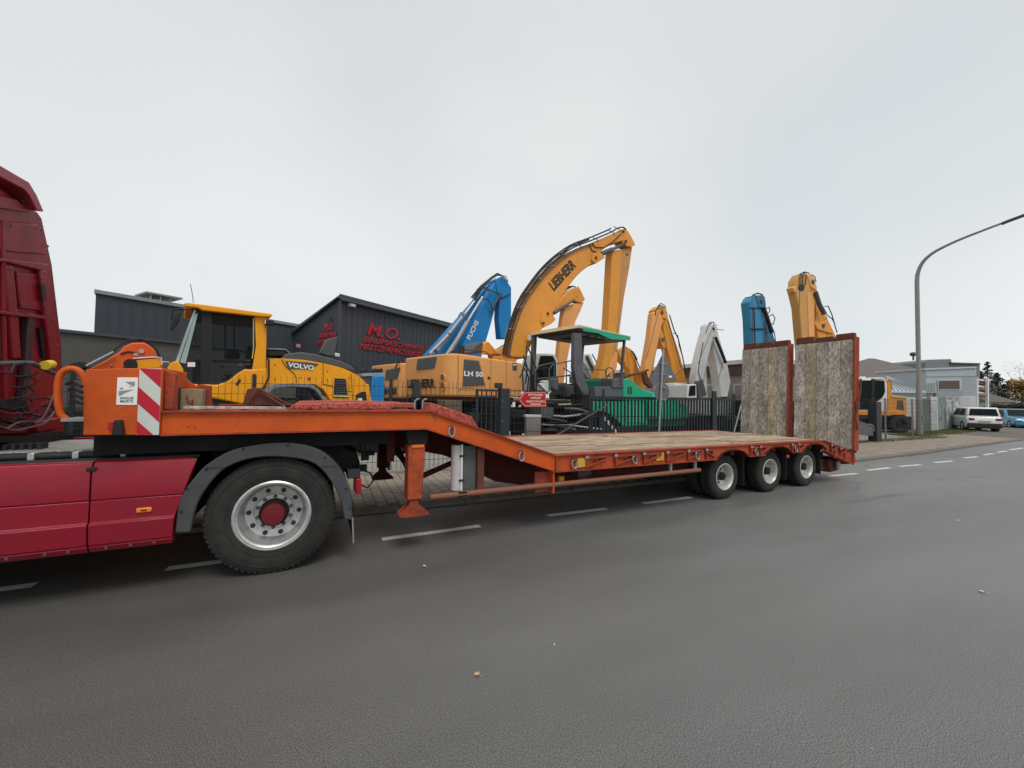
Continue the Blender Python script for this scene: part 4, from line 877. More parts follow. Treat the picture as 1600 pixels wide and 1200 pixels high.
# sliding gate
g2 = thing('sliding_gate', 'long anthracite sliding gate with square bars in front of the green paver', 'gate', Frame(6.42, FY+0.05, 0))
L_ = 5.75
for z, h in ((1.67, 0.085), (0.25, 0.12)): MB().box((0, 0, z), (L_, 0.08, z+h)).build('gate_rail', FENCE, g2)
MB().box((0, 0.01, 1.18), (L_, 0.05, 1.205)).build('gate_rail', FENCE, g2); 
k = 0; x = 0.06
while x < L_:
    MB().box((x, 0.02, 0.37), (x+0.04, 0.06, 1.67)).build('bar', FENCE, g2); x += 0.125
g2b = MB().box((0.38, -0.02, 0.05), (0.46, 0.0, 1.95)).build('frame_upright', FENCE, g2)
MB().box((4.68, -0.05, 0.03), (4.86, 0.0, 1.98)).build('guide_post', FENCE, g2, bevel=0.006)
# right hand mesh fence with base
f3 = thing('side_fence', 'anthracite mesh fence between the ramps and the lamp post', 'fence', Frame(12.2, FY+0.05, 0.6))
for k in range(5):
    if k in (1, 2): continue
    mesh_panel(2.5*k+0.03, 2.5*k+2.47, 0.06, 1.85, f3)
for k in range(6):
    if k == 2: continue
    MB().box((2.5*k-0.03, 0.012, 0.03), (2.5*k+0.03, 0.06, 1.9)).build('fence_post', GALV if k > 3 else FENCE, f3)
mesh_panel(12.53, 14.9, 0.06, 1.85, f3)
MB().tube([(-0.35, -0.12, 0.3), (0.15, -0.12, 1.55)], 0.022, 8).build('support_stay', GALV, f3)
tag(MB().box((20.55, 8.62, 0.03), (20.95, 8.92, 1.72)).build('rear_gate_post', FENCE, bevel=0.01), 'dark grey square gate post right of the upright ramps', 'post')
bg = thing('barrier_gate', 'low dark grey sloping barrier arm beside the rusty ramp edge', 'barrier', Frame(18.6, 8.72, 0))
MB().prism([(0, 1.1), (1.9, 0.72), (1.9, 0.30), (0, 0.42)], 0, 0.12).build('barrier_arm', MACH, bg, bevel=0.01)
MB().tube([(1.5, -0.01, 0.80), (1.85, -0.01, 0.74), (1.92, -0.01, 0.64), (1.92, -0.01, 0.5)], 0.02, 6).build('hook', GALV, bg)
# red arrow sign
sg = thing('arrow_sign', 'dark red arrow sign with white words pointing left on the fence', 'sign', Frame(4.0, FY-0.05, 0))
SGF = Frame(4.0, FY-0.05, 0)
P = SGF.tr([(809, 624), (819, 612), (853, 612), (854, 636), (819, 636)], 0)
sb = MB().prism(P, 0, 0.012).build('board', SIGNR, sg)
cx = sum(p[0] for p in P)/5; cz = sum(p[1] for p in P)/5
(a0, b0), (a1, b1) = SGF.p(812, 624, 0), SGF.p(851, 634, 0)
Pi = SGF.tr([(811.5, 624), (820, 613.8), (851.6, 613.8), (852.4, 634.2), (820, 634.4)], 0)
for i in range(5): MB().bar((Pi[i][0], -0.002, Pi[i][1]), (Pi[(i+1) % 5][0], -0.002, Pi[(i+1) % 5][1]), 0.004, 0.007).build('border_line', WHITET, sb)
(xm, zt) = SGF.p(837, 614.5, 0)
for q, (ln, wd) in enumerate((('BITTE IM B\u00dcRO', 0.40), ('ANMELDEN', 0.29), ('PLEASE IN THE OFFICE', 0.52), ('ANNOUNCE', 0.29))):
    zz = SGF.p(837, (618.5, 623.3, 628.7, 633.0)[q], 0)[1]
    text(ln, 0.047, mat('cream_print', (0.85, 0.78, 0.55), 0.5, dirt=0.02), sb, (xm, -0.003, zz), width=wd, bold=0.02, depth=0.001, align='CENTER')
# letterbox
lb = thing('letterbox', 'grey metal letterbox hanging on the mesh fence below the red sign', 'letterbox', Frame(4.0, FY-0.15, 0)); LBF = Frame(4.0, FY-0.15, 0)
P = LBF.tr([(822.5, 651), (845.5, 651), (845, 682), (822.5, 682)], 0)
MB().prism(P, 0, 0.12).build('box', mat('brushed_steel', (0.27, 0.25, 0.23), 0.35, metal=0.6, dirt=0.5), lb, bevel=0.006)
P = LBF.tr([(821.5, 648), (846, 648), (846, 652), (821.5, 652)], -0.01)
MB().prism(P, -0.01, 0.13).build('lid', mat('lid_steel', (0.6, 0.6, 0.58), 0.3, metal=0.5), lb, bevel=0.006)
(x0, z0), (x1, z1) = LBF.p(823, 674, 0), LBF.p(845, 674, 0)
MB().box((x0, -0.006, z0-0.004), (x1, -0.001, z0+0.004)).build('flap_gap', BLACKT, lb)
# small white tags on the fence
for px_, py_, nm in ((793, 678, 'lowest white tag on the fence beside the gate post'), (816, 681, 'white tag on the fence just left of the letterbox'), (801, 632, 'white tag on the fence left of the red arrow sign')):
    s_, z_ = FF.p(px_, py_, -0.03)
    tag(MB().box((s_, FY-0.03, z_-0.06), (s_+0.07, FY-0.02, z_+0.06)).build('tag_plate', WHITE), nm, 'tag')
# road sign seen from the back
rs = thing('road_sign', 'grey backs of a triangular and a round road sign on one pole', 'road sign', Frame(8.42, 8.35, 0)); RF = Frame(8.42, 8.35, 0)
(sa, za), (sb_, zb) = RF.p(1036.5, 546, 0), RF.p(1029, 685, 0)
k = (sb_-sa)/(zb-za)
MB().tube([(sa-k*(za-0.0), 0, 0.0), (sa, 0, za)], 0.032, 12).build('pole', GALV, rs)
SB = mat('sign_back', (0.13, 0.145, 0.155), 0.5, dirt=0.3, dcol=(0.2, 0.2, 0.2))
MB().prism(RF.tr([(1037, 550), (1015, 594), (1017, 596.5), (1056, 596.5), (1058, 594)], 0.05), 0.05, 0.065).build('triangular_sign', SB, rs, bevel=0.003)
cx_, cz_ = RF.p(1034.5, 613, 0.05)
MB().lathe([(0, 0), (0.275, 0), (0.28, 0.006), (0.275, 0.015), (0, 0.015)], (cx_, 0.05, cz_), 40).build('round_sign', SB, rs)
for z in (cz_+0.12, cz_-0.22, cz_+0.5, cz_+0.8): MB().box((cx_-0.09, 0.0, z), (cx_+0.09, 0.05, z+0.035)).build('clamp', GALV, rs)
P = RF.tr([(1045, 587), (1050, 587), (1050, 590), (1045, 590)], 0.045); MB().prism(P, 0.045, 0.049).build('sticker', WHITET, rs)
# street lamp
LPF = Frame(27.7, 9.86, -90)
lp = thing('street_lamp', 'tall grey street lamp with long curved arm over the road', 'street lamp', LPF)
LG = mat('lamp_post_grey', (0.27, 0.26, 0.25), 0.6, dirt=0.4, dcol=(0.17, 0.165, 0.155))
MB().tube([(0, 0, 0), (0, 0, 2.6)], 0.135, 16, 0.12).build('lower_post', LG, lp)
C_ = [(0, 0, 2.6), (0, 0, 5.5), (0, 0, 8.0), (0.03, 0, 8.4), (0.14, 0, 8.78), (0.32, 0, 9.08), (0.62, 0, 9.33), (1.0, 0, 9.5), (1.58, 0, 9.68), (2.42, 0, 9.86), (3.05, 0, 9.98)]
MB().tube([(s, 0, z) for s, z in [(C_[0][0], C_[0][2]), (0, 5.3)]+cr([(q[0], q[2]) for q in C_[2:]], 4)], 0.095, 14, 0.045).build('upper_post', LG, lp)
m = MB().tube([(2.9, 0, 9.93), (3.1, 0, 9.98), (3.5, 0, 10.05), (4.0, 0, 10.13)], 0.07, 10); 
m.build('lamp_head', DGREY, lp, bevel=0.01)
MB().box((0.13, -0.05, 0.7), (0.16, 0.05, 1.1)).build('service_door', LG, lp)
# ================================================================== BUILDINGS IN THE YARD
def seams(fr_len, z0, z1, step, parent, mt, off=-0.004, s0=0.0):
    m = MB(); step = 0.30; s = s0+step
    while s < fr_len: m.box((s-0.02, off-0.012, z0), (s+0.02, off+0.003, z1)); s += step
    return stuff(m.build('cladding_ribs', BUILD, parent, smooth=False))
JOINT = mat('joint_dark', (0.035, 0.04, 0.05), 0.6, dirt=0.1)
TRIM = mat('roof_trim', (0.055, 0.065, 0.075), 0.45, dirt=0.2)
TRIML = mat('roof_trim_light', (0.24, 0.26, 0.26), 0.5, dirt=0.3)
MF = frame_at(528, 18, 35)
mo = thing('logo_hall', 'anthracite hall with sloping roof and big red lettering on its side wall', 'building', MF)
RZ = [MF.p(528, 464)[1], MF.px(470, 512)[1]]
MB().side([(0.0, 0.0), (0.0, 5.72), (3.0, 4.52), (6.4, 3.1), (6.4, 0.0)], 0.0, 10.2).build('wall', BUILD, mo)
seams(10.2, 0.1, 5.7, 1.0, mo, JOINT)
MB().side([(-0.12, 5.83), (-0.10, 5.68), (0.04, 5.72), (3.0, 4.54), (6.5, 3.08), (6.5, 3.2), (3.0, 4.68)], -0.14, 10.3).build('roof', TRIM, mo)
MB().box((-0.14, -0.14, 5.66), (10.3, -0.121, 5.86)).build('roof_trim', TRIM, mo)
MB().box((0.35, -0.2, 5.45), (0.6, -0.005, 5.6)).build('wall_lamp', WHITE, mo, bevel=0.01)
MB().bar((-0.03, -0.03, 0.1), (-0.03, -0.03, 5.6), 0.09).build('corner_trim', TRIM, mo)
def mo_txt(body, pa, pb, h, sh):
    a = MF.p(*pa); b = MF.p(*pb); dz = b[1]-a[1]
    return text(body, h, LOGOR, mo, (a[0], -0.03, a[1]), width=b[0]-a[0], shear=sh, bold=0.015, depth=0.02)
mo_txt('M.O.', (571, 522.5), (622, 533), 0.54, 0.3)
mo_txt('BAUMASCHINEN', (566, 534), (660, 549), 0.25, 0.3)
mo_txt('NUTZFAHRZEUGE', (560, 545), (657, 556), 0.25, 0.3)
MF_a = MF.p(566, 537); MB().bar((MF_a[0], -0.02, MF_a[1]-0.03), (MF.p(660, 549)[0], -0.02, MF_a[1]-0.03), 0.02, 0.035).build('logo_line', LOGOR, mo)
MB().tube([(9.3, -0.1, 0.1), (9.3, -0.1, 5.6)], 0.05, 8).build('downpipe', TRIM, mo)
MB().tube([(-0.1, -0.20, 5.62), (10.3, -0.20, 5.62)], 0.06, 8).build('gutter', TRIM, mo)
# the same logo, small, on the gable facing left
for body, zz, hh, t1, wd in (('M.O.', 4.42, 0.30, 1.05, 0.6), ('BAUMASCHINEN', 4.12, 0.17, 1.35, 1.15), ('NUTZFAHRZEUGE', 3.85, 0.17, 1.45, 1.2)):
    text(body, hh, LOGOR, mo, (-0.02, t1, zz), rot=(math.pi/2, 0, -math.pi/2), width=wd, shear=0.3, bold=0.05, depth=0.01)
text('&', 0.3, BLACKT, mo, (-0.02, 0.75, 4.7), rot=(math.pi/2, 0, -math.pi/2), bold=0.04, depth=0.01)
LF = frame_at(142, 17, 35); 
lh = thing('tall_hall', 'blue-grey flat roofed hall rising behind the low warm grey wing', 'building', LF)
MB().plan([(0, 0), (13.2, 0), (13.2, 9), (2.9, 9)], 0, 4.80).build('wall', BUILD, lh); seams(13.2, 0.1, 4.78, 1.1, lh, JOINT)
MB().plan([(-0.06, -0.08), (13.3, -0.08), (13.3, 9.1), (2.84, 9.1)], 4.801, 4.92).build('roof_trim', TRIML, lh)
a = LF.p(232, 466, 2.0); b = LF.p(272, 470, 2.0)
vt = MB().box((a[0], 2.0, 4.9), (b[0], 3.0, 5.28)).build('roof_vent', BUILD, lh)
for u in (0.12, 0.5, 0.88):
    s_ = a[0]+(b[0]-a[0])*u; MB().tube([(s_, 2.1, 5.28), (s_, 2.1, 5.48)], 0.03, 6).build('vent_leg', GALV, vt); MB().tube([(s_, 2.9, 5.28), (s_, 2.9, 5.48)], 0.03, 6).build('vent_leg', GALV, vt)
MB().box((a[0]-0.1, 1.9, 5.48), (b[0]+0.25, 3.1, 5.54)).build('vent_cover', TRIML, vt)
WF = frame_at(100, 15, 35)
lw = thing('low_wing', 'low warm grey hall wing with dark roof edge behind the orange headboard', 'building', WF)
MB().box((-9, 0, 0), (6.5, 1.2, 3.28)).build('wall', BUILD2, lw); MB().box((-9.1, -0.08, 3.281), (6.6, 1.25, 3.36)).build('roof_trim', TRIM, lw)
# low long building across the yard
BF = Frame(19.6, 30.0, -90)
bb = thing('workshop_building', 'low workshop with brown roof band, white gutter and grey windows across the yard', 'building', BF)
zt = BF.p(1120, 566)[1]; zg = BF.p(1120, 572)[1]; zb = BF.p(1120, 588)[1]
MB().box((0, 0, 0), (17.4, 3.5, zb)).build('wall', mat('render_grey', (0.30, 0.30, 0.28), 0.85, dirt=0.4, dscale=1), bb)
MB().box((-0.1, -0.15, zb+0.002), (17.5, 3.6, zg)).build('roof_band', mat('brown_cladding', (0.10, 0.06, 0.045), 0.6, dirt=0.3), bb)
MB().box((-0.15, -0.3, zg+0.002), (17.55, 3.6, zt)).build('roof_edge', mat('white_gutter', (0.62, 0.65, 0.66), 0.5, dirt=0.3), bb)
for k in range(9):
    s_ = 0.5+k*1.9
    w_ = MB().box((s_, -0.03, 1.5), (s_+1.5, 0.02, zb-0.45)).build('window', mat('window_frame_white', (0.6, 0.6, 0.6), 0.5), bb)
    for j in range(2): MB().box((s_+0.06+0.72*j, -0.034, 1.56), (s_+0.72+0.72*j, -0.031, zb-0.51)).build('pane', mat('window_pane_grey', (0.30, 0.29, 0.29), 0.25, dirt=0.4, dscale=1, dcol=(0.2, 0.19, 0.2)), w_)
tag(MB().box((19.3, 17.2, zb-0.55), (19.45, 18.9, zb-0.40)).build('strip_lamp', WHITE), 'white strip lamp under the brown roof band of the workshop', 'lamp')

rdm = random.Random(9)
# ================================================================== WHEEL LOADER
CF = frame_at(420, 10.0, 15)
ld = thing('wheel_loader', 'yellow wheel loader with glass cab and grey hood parked behind the mesh fence', 'wheel loader', CF)
c = CF
body_px = [(288,595),(300,600),(339,600),(357,595),(370,584),(382,576),(396,578),(417,576),(417,560),(440,560),(500,566),(540,577),(562,589),(575,603),(578,629),(556,630),(518,628),(505,608),(490,600),(430,600),(412,614),(398,628),(385,640),(300,640),(290,610)]
CW = 1.5
poly(c, [(417,561),(440,560)]+cr([(440,560),(470,562),(500,566.5),(524,572),(540,577),(552,583),(562,589),(570,596),(575,604),(578,615),(578,629)],3)[1:]+[(577.9,629.5),(556,630),(518,628),(505,608),(490,600),(430,600),(417,608)], 0.45, 1.15, 'hood', YEL, ld, bevel=0.05)
poly(c, [(288,594),(300,600),(339,601),(357,595),(370,584),(382,576.5),(396,577),(417,575),(418,604),(404,622),(390,634),(330,622),(296,610)], 0.30, 1.5, 'cab_base', YEL, ld, bevel=0.03)
poly(c, [(330,623),(390,633),(398,640),(330,640)], 0.5, 1.2, 'frame_side', DGREY, ld)
poly(c, [(262,573),(268,566),(278,564),(286,576),(289,598),(292,612),(262,612)], 0.1, 0.7, 'front_fender', YEL, ld, bevel=0.02)
poly(c, [(439,560),(447,553),(470,550),(492,553),(520,560),(545,568),(558,579),(548,579.5),(522,572),(500,566.5)], 0.5, 1.05, 'hood_top', DGREY, ld, bevel=0.03)
poly(c, [(446,564),(450,576),(487,577),(498,568.5),(480,566)], 0.435, 0.013, 'badge_plate', DGREY, ld)
(sa, za), (sb_, zb_) = c.p(450, 573, 0.43), c.p(490, 576, 0.43)
text('VOLVO', c.p(470, 567.5, 0.43)[1]-c.p(470, 574.5, 0.43)[1], WHITET, ld, (sa, 0.432, za), rot=(math.pi/2, 0, 0), width=c.p(491, 575, 0.43)[0]-sa, bold=0.04, depth=0.003).rotation_euler = (math.pi/2, math.radians(5), 0)
poly(c, [(501,552),(511,530),(528,525.5),(523,557),(512,557)], 0.85, 0.25, 'air_intake', DGREY, ld, bevel=0.03)
poly(c, [(417,545),(446,545),(452,549),(452,556),(417,556)], 0.6, 0.7, 'engine_cover', BLACK, ld, bevel=0.02)
ptube(c, [(418,545),(446,546),(453,552)], 0.58, 0.012, 'handrail', GALV, ld)
ptube(c, [(536,563),(545,567),(553,572),(558,578)], 0.5, 0.012, 'handrail', BLACK, ld)
MB().tube([(c.p(466,550,.8)[0], .8, c.p(466,550,.8)[1]), (c.p(466,544,.8)[0], .8, c.p(466,544,.8)[1])], 0.012, 6).build('lamp_stem', BLACK, ld)
s_, z_ = c.p(466, 541, .8); MB().tube([(s_, .8, z_-.03), (s_, .8, z_+.05)], 0.05, 10).build('beacon', mat('beacon_pink', (0.6, 0.2, 0.15), 0.3), ld)
s_, z_ = c.p(527, 555, .5); MB().box((s_-.06, .48, z_-.04), (s_+.06, .58, z_+.05)).build('work_lamp', CHROME, ld, bevel=0.01)
vn = poly(c, [(523,591),(540,592),(544,622),(521,621)], 0.436, 0.012, 'side_grille', BLACK, ld, bevel=0.004)
for k in range(7):
    a, b = c.p(524, 595+3.6*k, 0.43), c.p(542, 595.5+3.6*k, 0.43); MB().bar((a[0], 0.432, a[1]), (b[0], 0.432, b[1]), 0.008, 0.02).build('louvre', DGREY, vn)
poly(c, [(521,617),(546,618),(546,620.5),(521,619.5)], 0.41, 0.03, 'step', mat('step_cream', (0.7, 0.6, 0.35), 0.5), ld)
poly(c, [(557,617),(566,612),(572,612),(574,629),(557,629)], 0.40, 0.5, 'rear_guard', BLACK, ld, bevel=0.01)
poly(c, [(559,622),(566,622),(566,629),(559,629)], 0.39, 0.008, 'plate', WHITE, ld)
poly(c, [(577,600),(583,640),(583,672),(560,684),(548,695),(500,690),(495,640),(505,620)], 0.55, 1.0, 'counterweight', YEL, ld, bevel=0.04)
arch = [(399,627),(423,603),(432,600),(455,598.5),(487,600),(497,607),(513,629)]; ai = [(507,629),(493,610),(484,605.5),(455,604),(434,605.5),(427,608),(409,627)]
poly(c, arch+ai, 0.05, 0.75, 'rear_fender', mat('fender_grey', (0.20, 0.22, 0.235), 0.5, dirt=0.4), ld, bevel=0.01)
ws, wz = c.p(458, 668, 0.1)
def bigwheel(fr, s, t, z, R, w, parent, rimm, rr=None):
    rr = rr or R*0.52
    wl = MB().lathe([(rr, 0.03), (rr+0.03, 0.0), (R*0.86, 0.0), (R-0.03, 0.03), (R, 0.08), (R, w-0.08), (R-0.03, w-0.03), (R*0.86, w), (rr, w-0.03)], (s, t, z), 36).build('wheel', TYRE, parent)
    m = MB()
    for k in range(22):
        A = 2*math.pi*k/22
        for sgn in (0, 1):
            m.bar((s+(R+.01)*math.cos(A+.07*sgn), t+(0.03 if not sgn else w-0.03), z+(R+.01)*math.sin(A+.07*sgn)), (s+(R+.01)*math.cos(A+.12+.07*sgn), t+w*0.5, z+(R+.01)*math.sin(A+.12+.07*sgn)), 0.05, 0.05)
    stuff(m.build('tread_lugs', TYRE, wl, smooth=False))
    MB().lathe([(rr+0.002, 0.03), (rr-0.02, 0.02), (rr-0.05, 0.08), (rr-0.08, 0.14), (rr*0.35, 0.12), (rr*0.3, 0.06), (0, 0.05)], (s, t, z), 28).build('rim', rimm, wl)
    return wl
for s_ in (c.p(456, 640, .1)[0], c.p(300, 640, .1)[0]-0.55):
    bigwheel(c, s_, 0.1, 0.78, 0.78, 0.55, ld, YEL); bigwheel(c, s_, 1.55, 0.78, 0.78, 0.55, ld, YEL)
MB().box((c.p(300, 640, .1)[0]-0.9, 0.6, 0.5), (c.p(456, 640, .1)[0]+0.4, 1.6, 1.25)).build('chassis', DGREY, ld)
# cab
roof = [(287,474),(292,472.5),(320,476),(426,490.5),(424,495.5),(410,495),(316,485),(309,481),(289,479)]
poly(c, roof, 0.22, 1.75, 'cab_roof', YEL, ld, bevel=0.02)
poly(c, [(300,481),(316,485),(416,495.5),(414,500),(316,490),(300,488)], 0.34, 1.5, 'roof_lining', BLACK, ld)
for off, nm in ((0.32, 'n'), (1.82, 'f')):
    poly(c, [(316,487),(331,488.5),(330,600),(313,598)], off, 0.06, 'door_pillar', BLACK, ld)
    poly(c, [(398,493),(417,495),(415,580),(394,578),(400,540)], off-0.01, 0.07, 'rear_pillar', YEL, ld)
    poly(c, [(303,484),(306.5,484.5),(278,570),(274,566)], off, 0.05, 'front_pillar', mat('pillar_pale', (0.45, 0.55, 0.55), 0.4), ld)
poly(c, [(305,490),(316,491),(313,597),(300,598),(288,585),(280,566)], 0.335, 0.012, 'side_window', GLASS, ld)
poly(c, [(305,490),(309,490),(290,568),(281,566)], 0.33, 0.004, 'windscreen_edge', mat('pale_glass_edge', (0.38, 0.50, 0.48), 0.2), ld)
dw = poly(c, [(331,491),(402,496.5),(399,560),(392,577),(382,575.5),(369,583),(356,594),(340,599.5),(330,599.5)], 0.33, 0.012, 'door_window', GLASS, ld)
ptube(c, [(331,491),(402,496.5),(399,560),(392,577),(382,575.5),(369,583),(356,594),(340,599.5),(330,599.5)], 0.325, 0.014, 'door_seal', BLACK, ld)
ptube(c, [(396,497),(396,545),(394,560)], 0.30, 0.01, 'door_rail', mat('rail_cream', (0.7, 0.55, 0.2), 0.4), ld)
poly(c, [(305,488),(301,484),(272,566),(279,568)], 1.0, 0.9, 'windscreen', GLASSG, ld)
poly(c, [(293,566),(305,566),(305,573),(293,573)], 0.322, 0.006, 'window_sticker', WHITET, ld)
# inside of the cab: seat, console, wheel
a = c.p(350, 596, 0.9)
MB().box((a[0], 0.8, a[1]), (a[0]+0.5, 1.35, a[1]+0.16)).build('seat', BLACK, ld, bevel=0.04); MB().box((a[0]+0.42, 0.82, a[1]+0.1), (a[0]+0.56, 1.33, a[1]+0.85)).build('seat_back', BLACK, ld, bevel=0.05)
MB().box((a[0]-0.55, 0.6, a[1]-0.1), (a[0]-0.35, 1.5, a[1]+0.45)).build('console', DGREY, ld, bevel=0.03)
m = MB().tube([(a[0]-0.3+0.05*math.cos(q/12*6.2832), 1.05+0.19*math.sin(q/12*6.2832), a[1]+0.52+0.09*math.cos(q/12*6.2832)) for q in range(13)], 0.014, 6); m.build('steering_wheel', BLACK, ld)
poly(c, [(331,562),(398,564),(396,568),(331,566)], 0.36, 0.03, 'window_bar', DGREY, ld)
ptube(c, [(366,500),(366,560)], 1.81, 0.02, 'window_bar', BLACK, ld); ptube(c, [(352,500),(352,560)], 1.81, 0.02, 'window_bar', BLACK, ld)
for (x0_, y0_, x1_, y1_) in ((336,566,338,594),(342,572,352,574),(342,580,362,583),(340,588,352,591),(372,566,380,572),(384,562,392,570)):
    poly(c, [(x0_,y0_),(x1_,y0_),(x1_,y1_),(x0_,y1_)], 0.5, 0.05, 'cab_fitting', rdm.choice((WHITE, GALV, DGREY)), ld)
poly(c, [(356,545),(372,545),(376,560),(354,560)], 1.2, 0.5, 'seat_headrest', BLACK, ld, bevel=0.03)
# mirror, antenna, lamps
ptube(c, [(300,483),(276,482.5),(270,485),(268,500)], 0.1, 0.014, 'mirror_arm', BLACK, ld)
MB().prism(c.tr([(274,490),(281,488),(282.5,490),(280,502),(270,516),(266,516),(267,506)], 0.05), 0.0, 0.10).build('mirror', BLACK, ld, bevel=0.02)
ptube(c, [(302,473),(301,462),(297.5,444)], 0.5, 0.006, 'antenna', BLACK, ld, 5)
s_, z_ = c.p(421, 504, .25); MB().box((s_-.08, .15, z_-.07), (s_+.07, .3, z_+.05)).build('work_lamp', BLACK, ld, bevel=0.02); MB().box((s_-.10, .16, z_-.05), (s_-.081, .28, z_+.03)).build('work_lamp_glass', CHROME, ld)
ptube(c, [(417,561),(420,563),(420,590),(412,606),(405,608)], 0.28, 0.02, 'seam_hose', BLACK, ld)
ptube(c, [(440,561),(446,572),(459,583),(463,590),(463,600)], 0.44, 0.007, 'panel_gap', BLACK, ld, 5)
poly(c, [(368,600),(374,592),(377,594),(371,603)], 0.29, 0.02, 'door_handle', BLACK, ld)
s_, z_ = c.p(483, 592, .43); MB().lathe([(0.0, -.004), (0.045, -.004), (0.045, 0), (0, 0)], (s_, .447, z_), 16).build('emblem', mat('emblem_orange', (0.6, 0.15, 0.03), 0.5), ld); MB().lathe([(0.0, -.006), (0.022, -.006), (0.022, 0), (0, 0)], (s_, .447, z_), 12).build('emblem_centre', BLACKT, ld)
for a_, b_ in (((505,567),(505,600)), ((549,584),(551,626)), ((505,600),(549,612))): ptube(c, [a_, b_], 0.44, 0.006, 'panel_gap', BLACK, ld, 5)
for x_, y_ in ((512,580),(512,594),(546,590),(546,606),(470,590),(430,570),(430,592)):
    s_, z_ = c.p(x_, y_, .44); MB().lathe([(0, -.006), (0.014, -.005), (0.016, 0.004), (0, 0.004)], (s_, .442, z_), 8).build('bolt', DGREY, ld)
# lift arm and cylinder of the loader in front of the headboard
poly(c, [(212,563),(252,560),(253,576),(212,578)], 0.5, 0.35, 'lift_arm', YEL, ld, bevel=0.03)
s_, z_ = c.p(204, 569, .5); MB().lathe([(0, 0), (0.10, 0), (0.10, 0.3), (0, 0.3)], (s_, .48, z_), 20).build('arm_bearing', BLACK, ld)
ptube(c, [(252,566),(262,566),(268,570)], 0.6, 0.02, 'hydraulic_pipe', GALV, ld); ptube(c, [(208,560),(240,558),(252,559),(253,570)], 0.48, 0.012, 'hydraulic_pipe', WHITE, ld)

# orange digger arm behind the headboard
DF = frame_at(190, 12.0, 15)
da = thing('orange_digger_arm', 'bright orange folded digger arm with black hoses behind the headboard', 'excavator', DF)
poly(DF, [(139,577),(165,563),(186,550),(194,541),(206,535.5),(226,535),(240,545),(247,559),(232,559),(212,561),(203,570),(190,578)], 0.0, 0.42, 'arm', DORG, da, bevel=0.03)
poly(DF, [(139,575),(200,577),(215,590),(300,600),(300,640),(150,640)], 0.05, 0.35, 'arm_lower', DORG, da, bevel=0.03)
MB().box((-2.2, -0.6, 0.3), (0.6, 1.2, 1.3)).build('undercarriage', CHASS, da, bevel=0.05)
for k in range(3): offset_path(DF, [(140,568),(160,558),(178,548),(190,538),(204,531.5),(222,530),(236,537),(246,549),(252,562)], 0.1+0.12*k, 0.018, 1, 0, 'hose', BLACK, da)
ptube(DF, [(135,572),(178,550)], -0.1, 0.03, 'hydraulic_pipe', GALV, da)
for x_, y_, r_ in ((221,549,.05), (212,554,.04), (174,571,.025)):
    s_, z_ = DF.p(x_, y_, 0); MB().lathe([(0, -.03), (r_, -.03), (r_, 0), (0, 0)], (s_, 0, z_), 14).build('pin', CHROME, da)
poly(DF, [(106,577),(110,566),(124,562),(134,566),(137,577)], -0.1, 0.5, 'motor_cover', BLACK, da, bevel=0.04)
ptube(DF, [(188,553),(200,549),(213,551)], -0.02, 0.014, 'hose', BLACK, da)
# blue machine corner
BX = frame_at(590, 12.0, 15)
bx = thing('blue_machine', 'blue machine hood with grey top between the yellow loader and the ochre digger', 'machine', BX)
poly(BX, [(582,588),(601,587),(601,630),(578,629)], 0, 1.6, 'hood', BLUE, bx, bevel=0.03)
poly(BX, [(566,588),(581,588),(579,612),(572,600)], 0.1, 1.2, 'hood_side', DGREY, bx, bevel=0.02)
poly(BX, [(566,583),(600,582),(600,587),(566,588)], 0.05, 1.4, 'hood_top', mat('pale_blue_top', (0.25, 0.33, 0.38), 0.5), bx)
for x_ in (567, 583, 592): poly(BX, [(x_,583),(x_+7,582),(x_+6,575),(x_+1,577)], 0.2, 0.3, 'engine_part', BLACK, bx, bevel=0.02)
MB().box((-0.4, 0.1, 0.03), (1.0, 1.5, 1.6)).build('base', CHASS, bx)

# ================================================================== MATERIAL HANDLERS
def round_corner(L_, W_, r, n=5):
    P = []
    for cx, cy, a0 in ((r, r, 180), (L_-0.1, 0.1, 270)):
        rr = r if cx == r else 0.1
        for k in range(n+1):
            A = math.radians(a0+90*k/n); P.append((cx+rr*math.cos(A), cy+rr*math.sin(A)))
    P += [(L_, W_), (0.1, W_)]
    P = P[:]; P += [(0.03, W_-0.05)]
    return P
EF = frame_at(703, 11.3, 20)
EL = EF.p(817, 590)[0]; EWt = EF.px(645, 595)[0]
z0 = EF.p(705, 619)[1]; z1 = EF.p(716, 551.5)[1]; z1b = EF.p(817, 567.5)[1]
ex = thing('material_handler', 'large ochre material handler with curved boom high above the green paver', 'excavator', EF)
bdy = MB().plan(round_corner(EL, 2.7, 0.42), z0, z1, lambda s, t: z1+(z1b-z1)*max(0, s)/EL-0.05*max(0, 0.4-s)).build('upper_body', LIEB, ex, bevel=0.05, seg=3)
e = EF
poly(e, [(725.5,562),(748,564.5),(757.5,602),(722.5,604)], -0.015, 0.02, 'grey_panel', DGREY, ex, bevel=0.004)
ptube(e, [(724.5,560.5),(748.5,563),(758.5,603),(722,605.5),(724.5,560.5)], -0.008, 0.008, 'panel_rim', LIEB, ex, 5)
a_, b_ = e.p(724.5, 587, -.02), e.p(754, 587, -.02)
text('LH 50', e.p(735, 579, 0)[1]-e.p(735, 586.5, 0)[1], WHITET, ex, (a_[0], -0.018, a_[1]), width=b_[0]-a_[0], bold=0.04, depth=0.003)
for xs_ in ([(767,558.5),(767,609)], [(791,561),(791,610)], [(716,609),(817,610)], [(716,552),(716,617)]): ptube(e, xs_, -0.002, 0.006, 'panel_gap', BLACK, ex, 5)
poly(e, [(762,588.5),(766,588.5),(766,592.5),(762,592.5)], -0.01, 0.01, 'lock', BLACKT, ex)
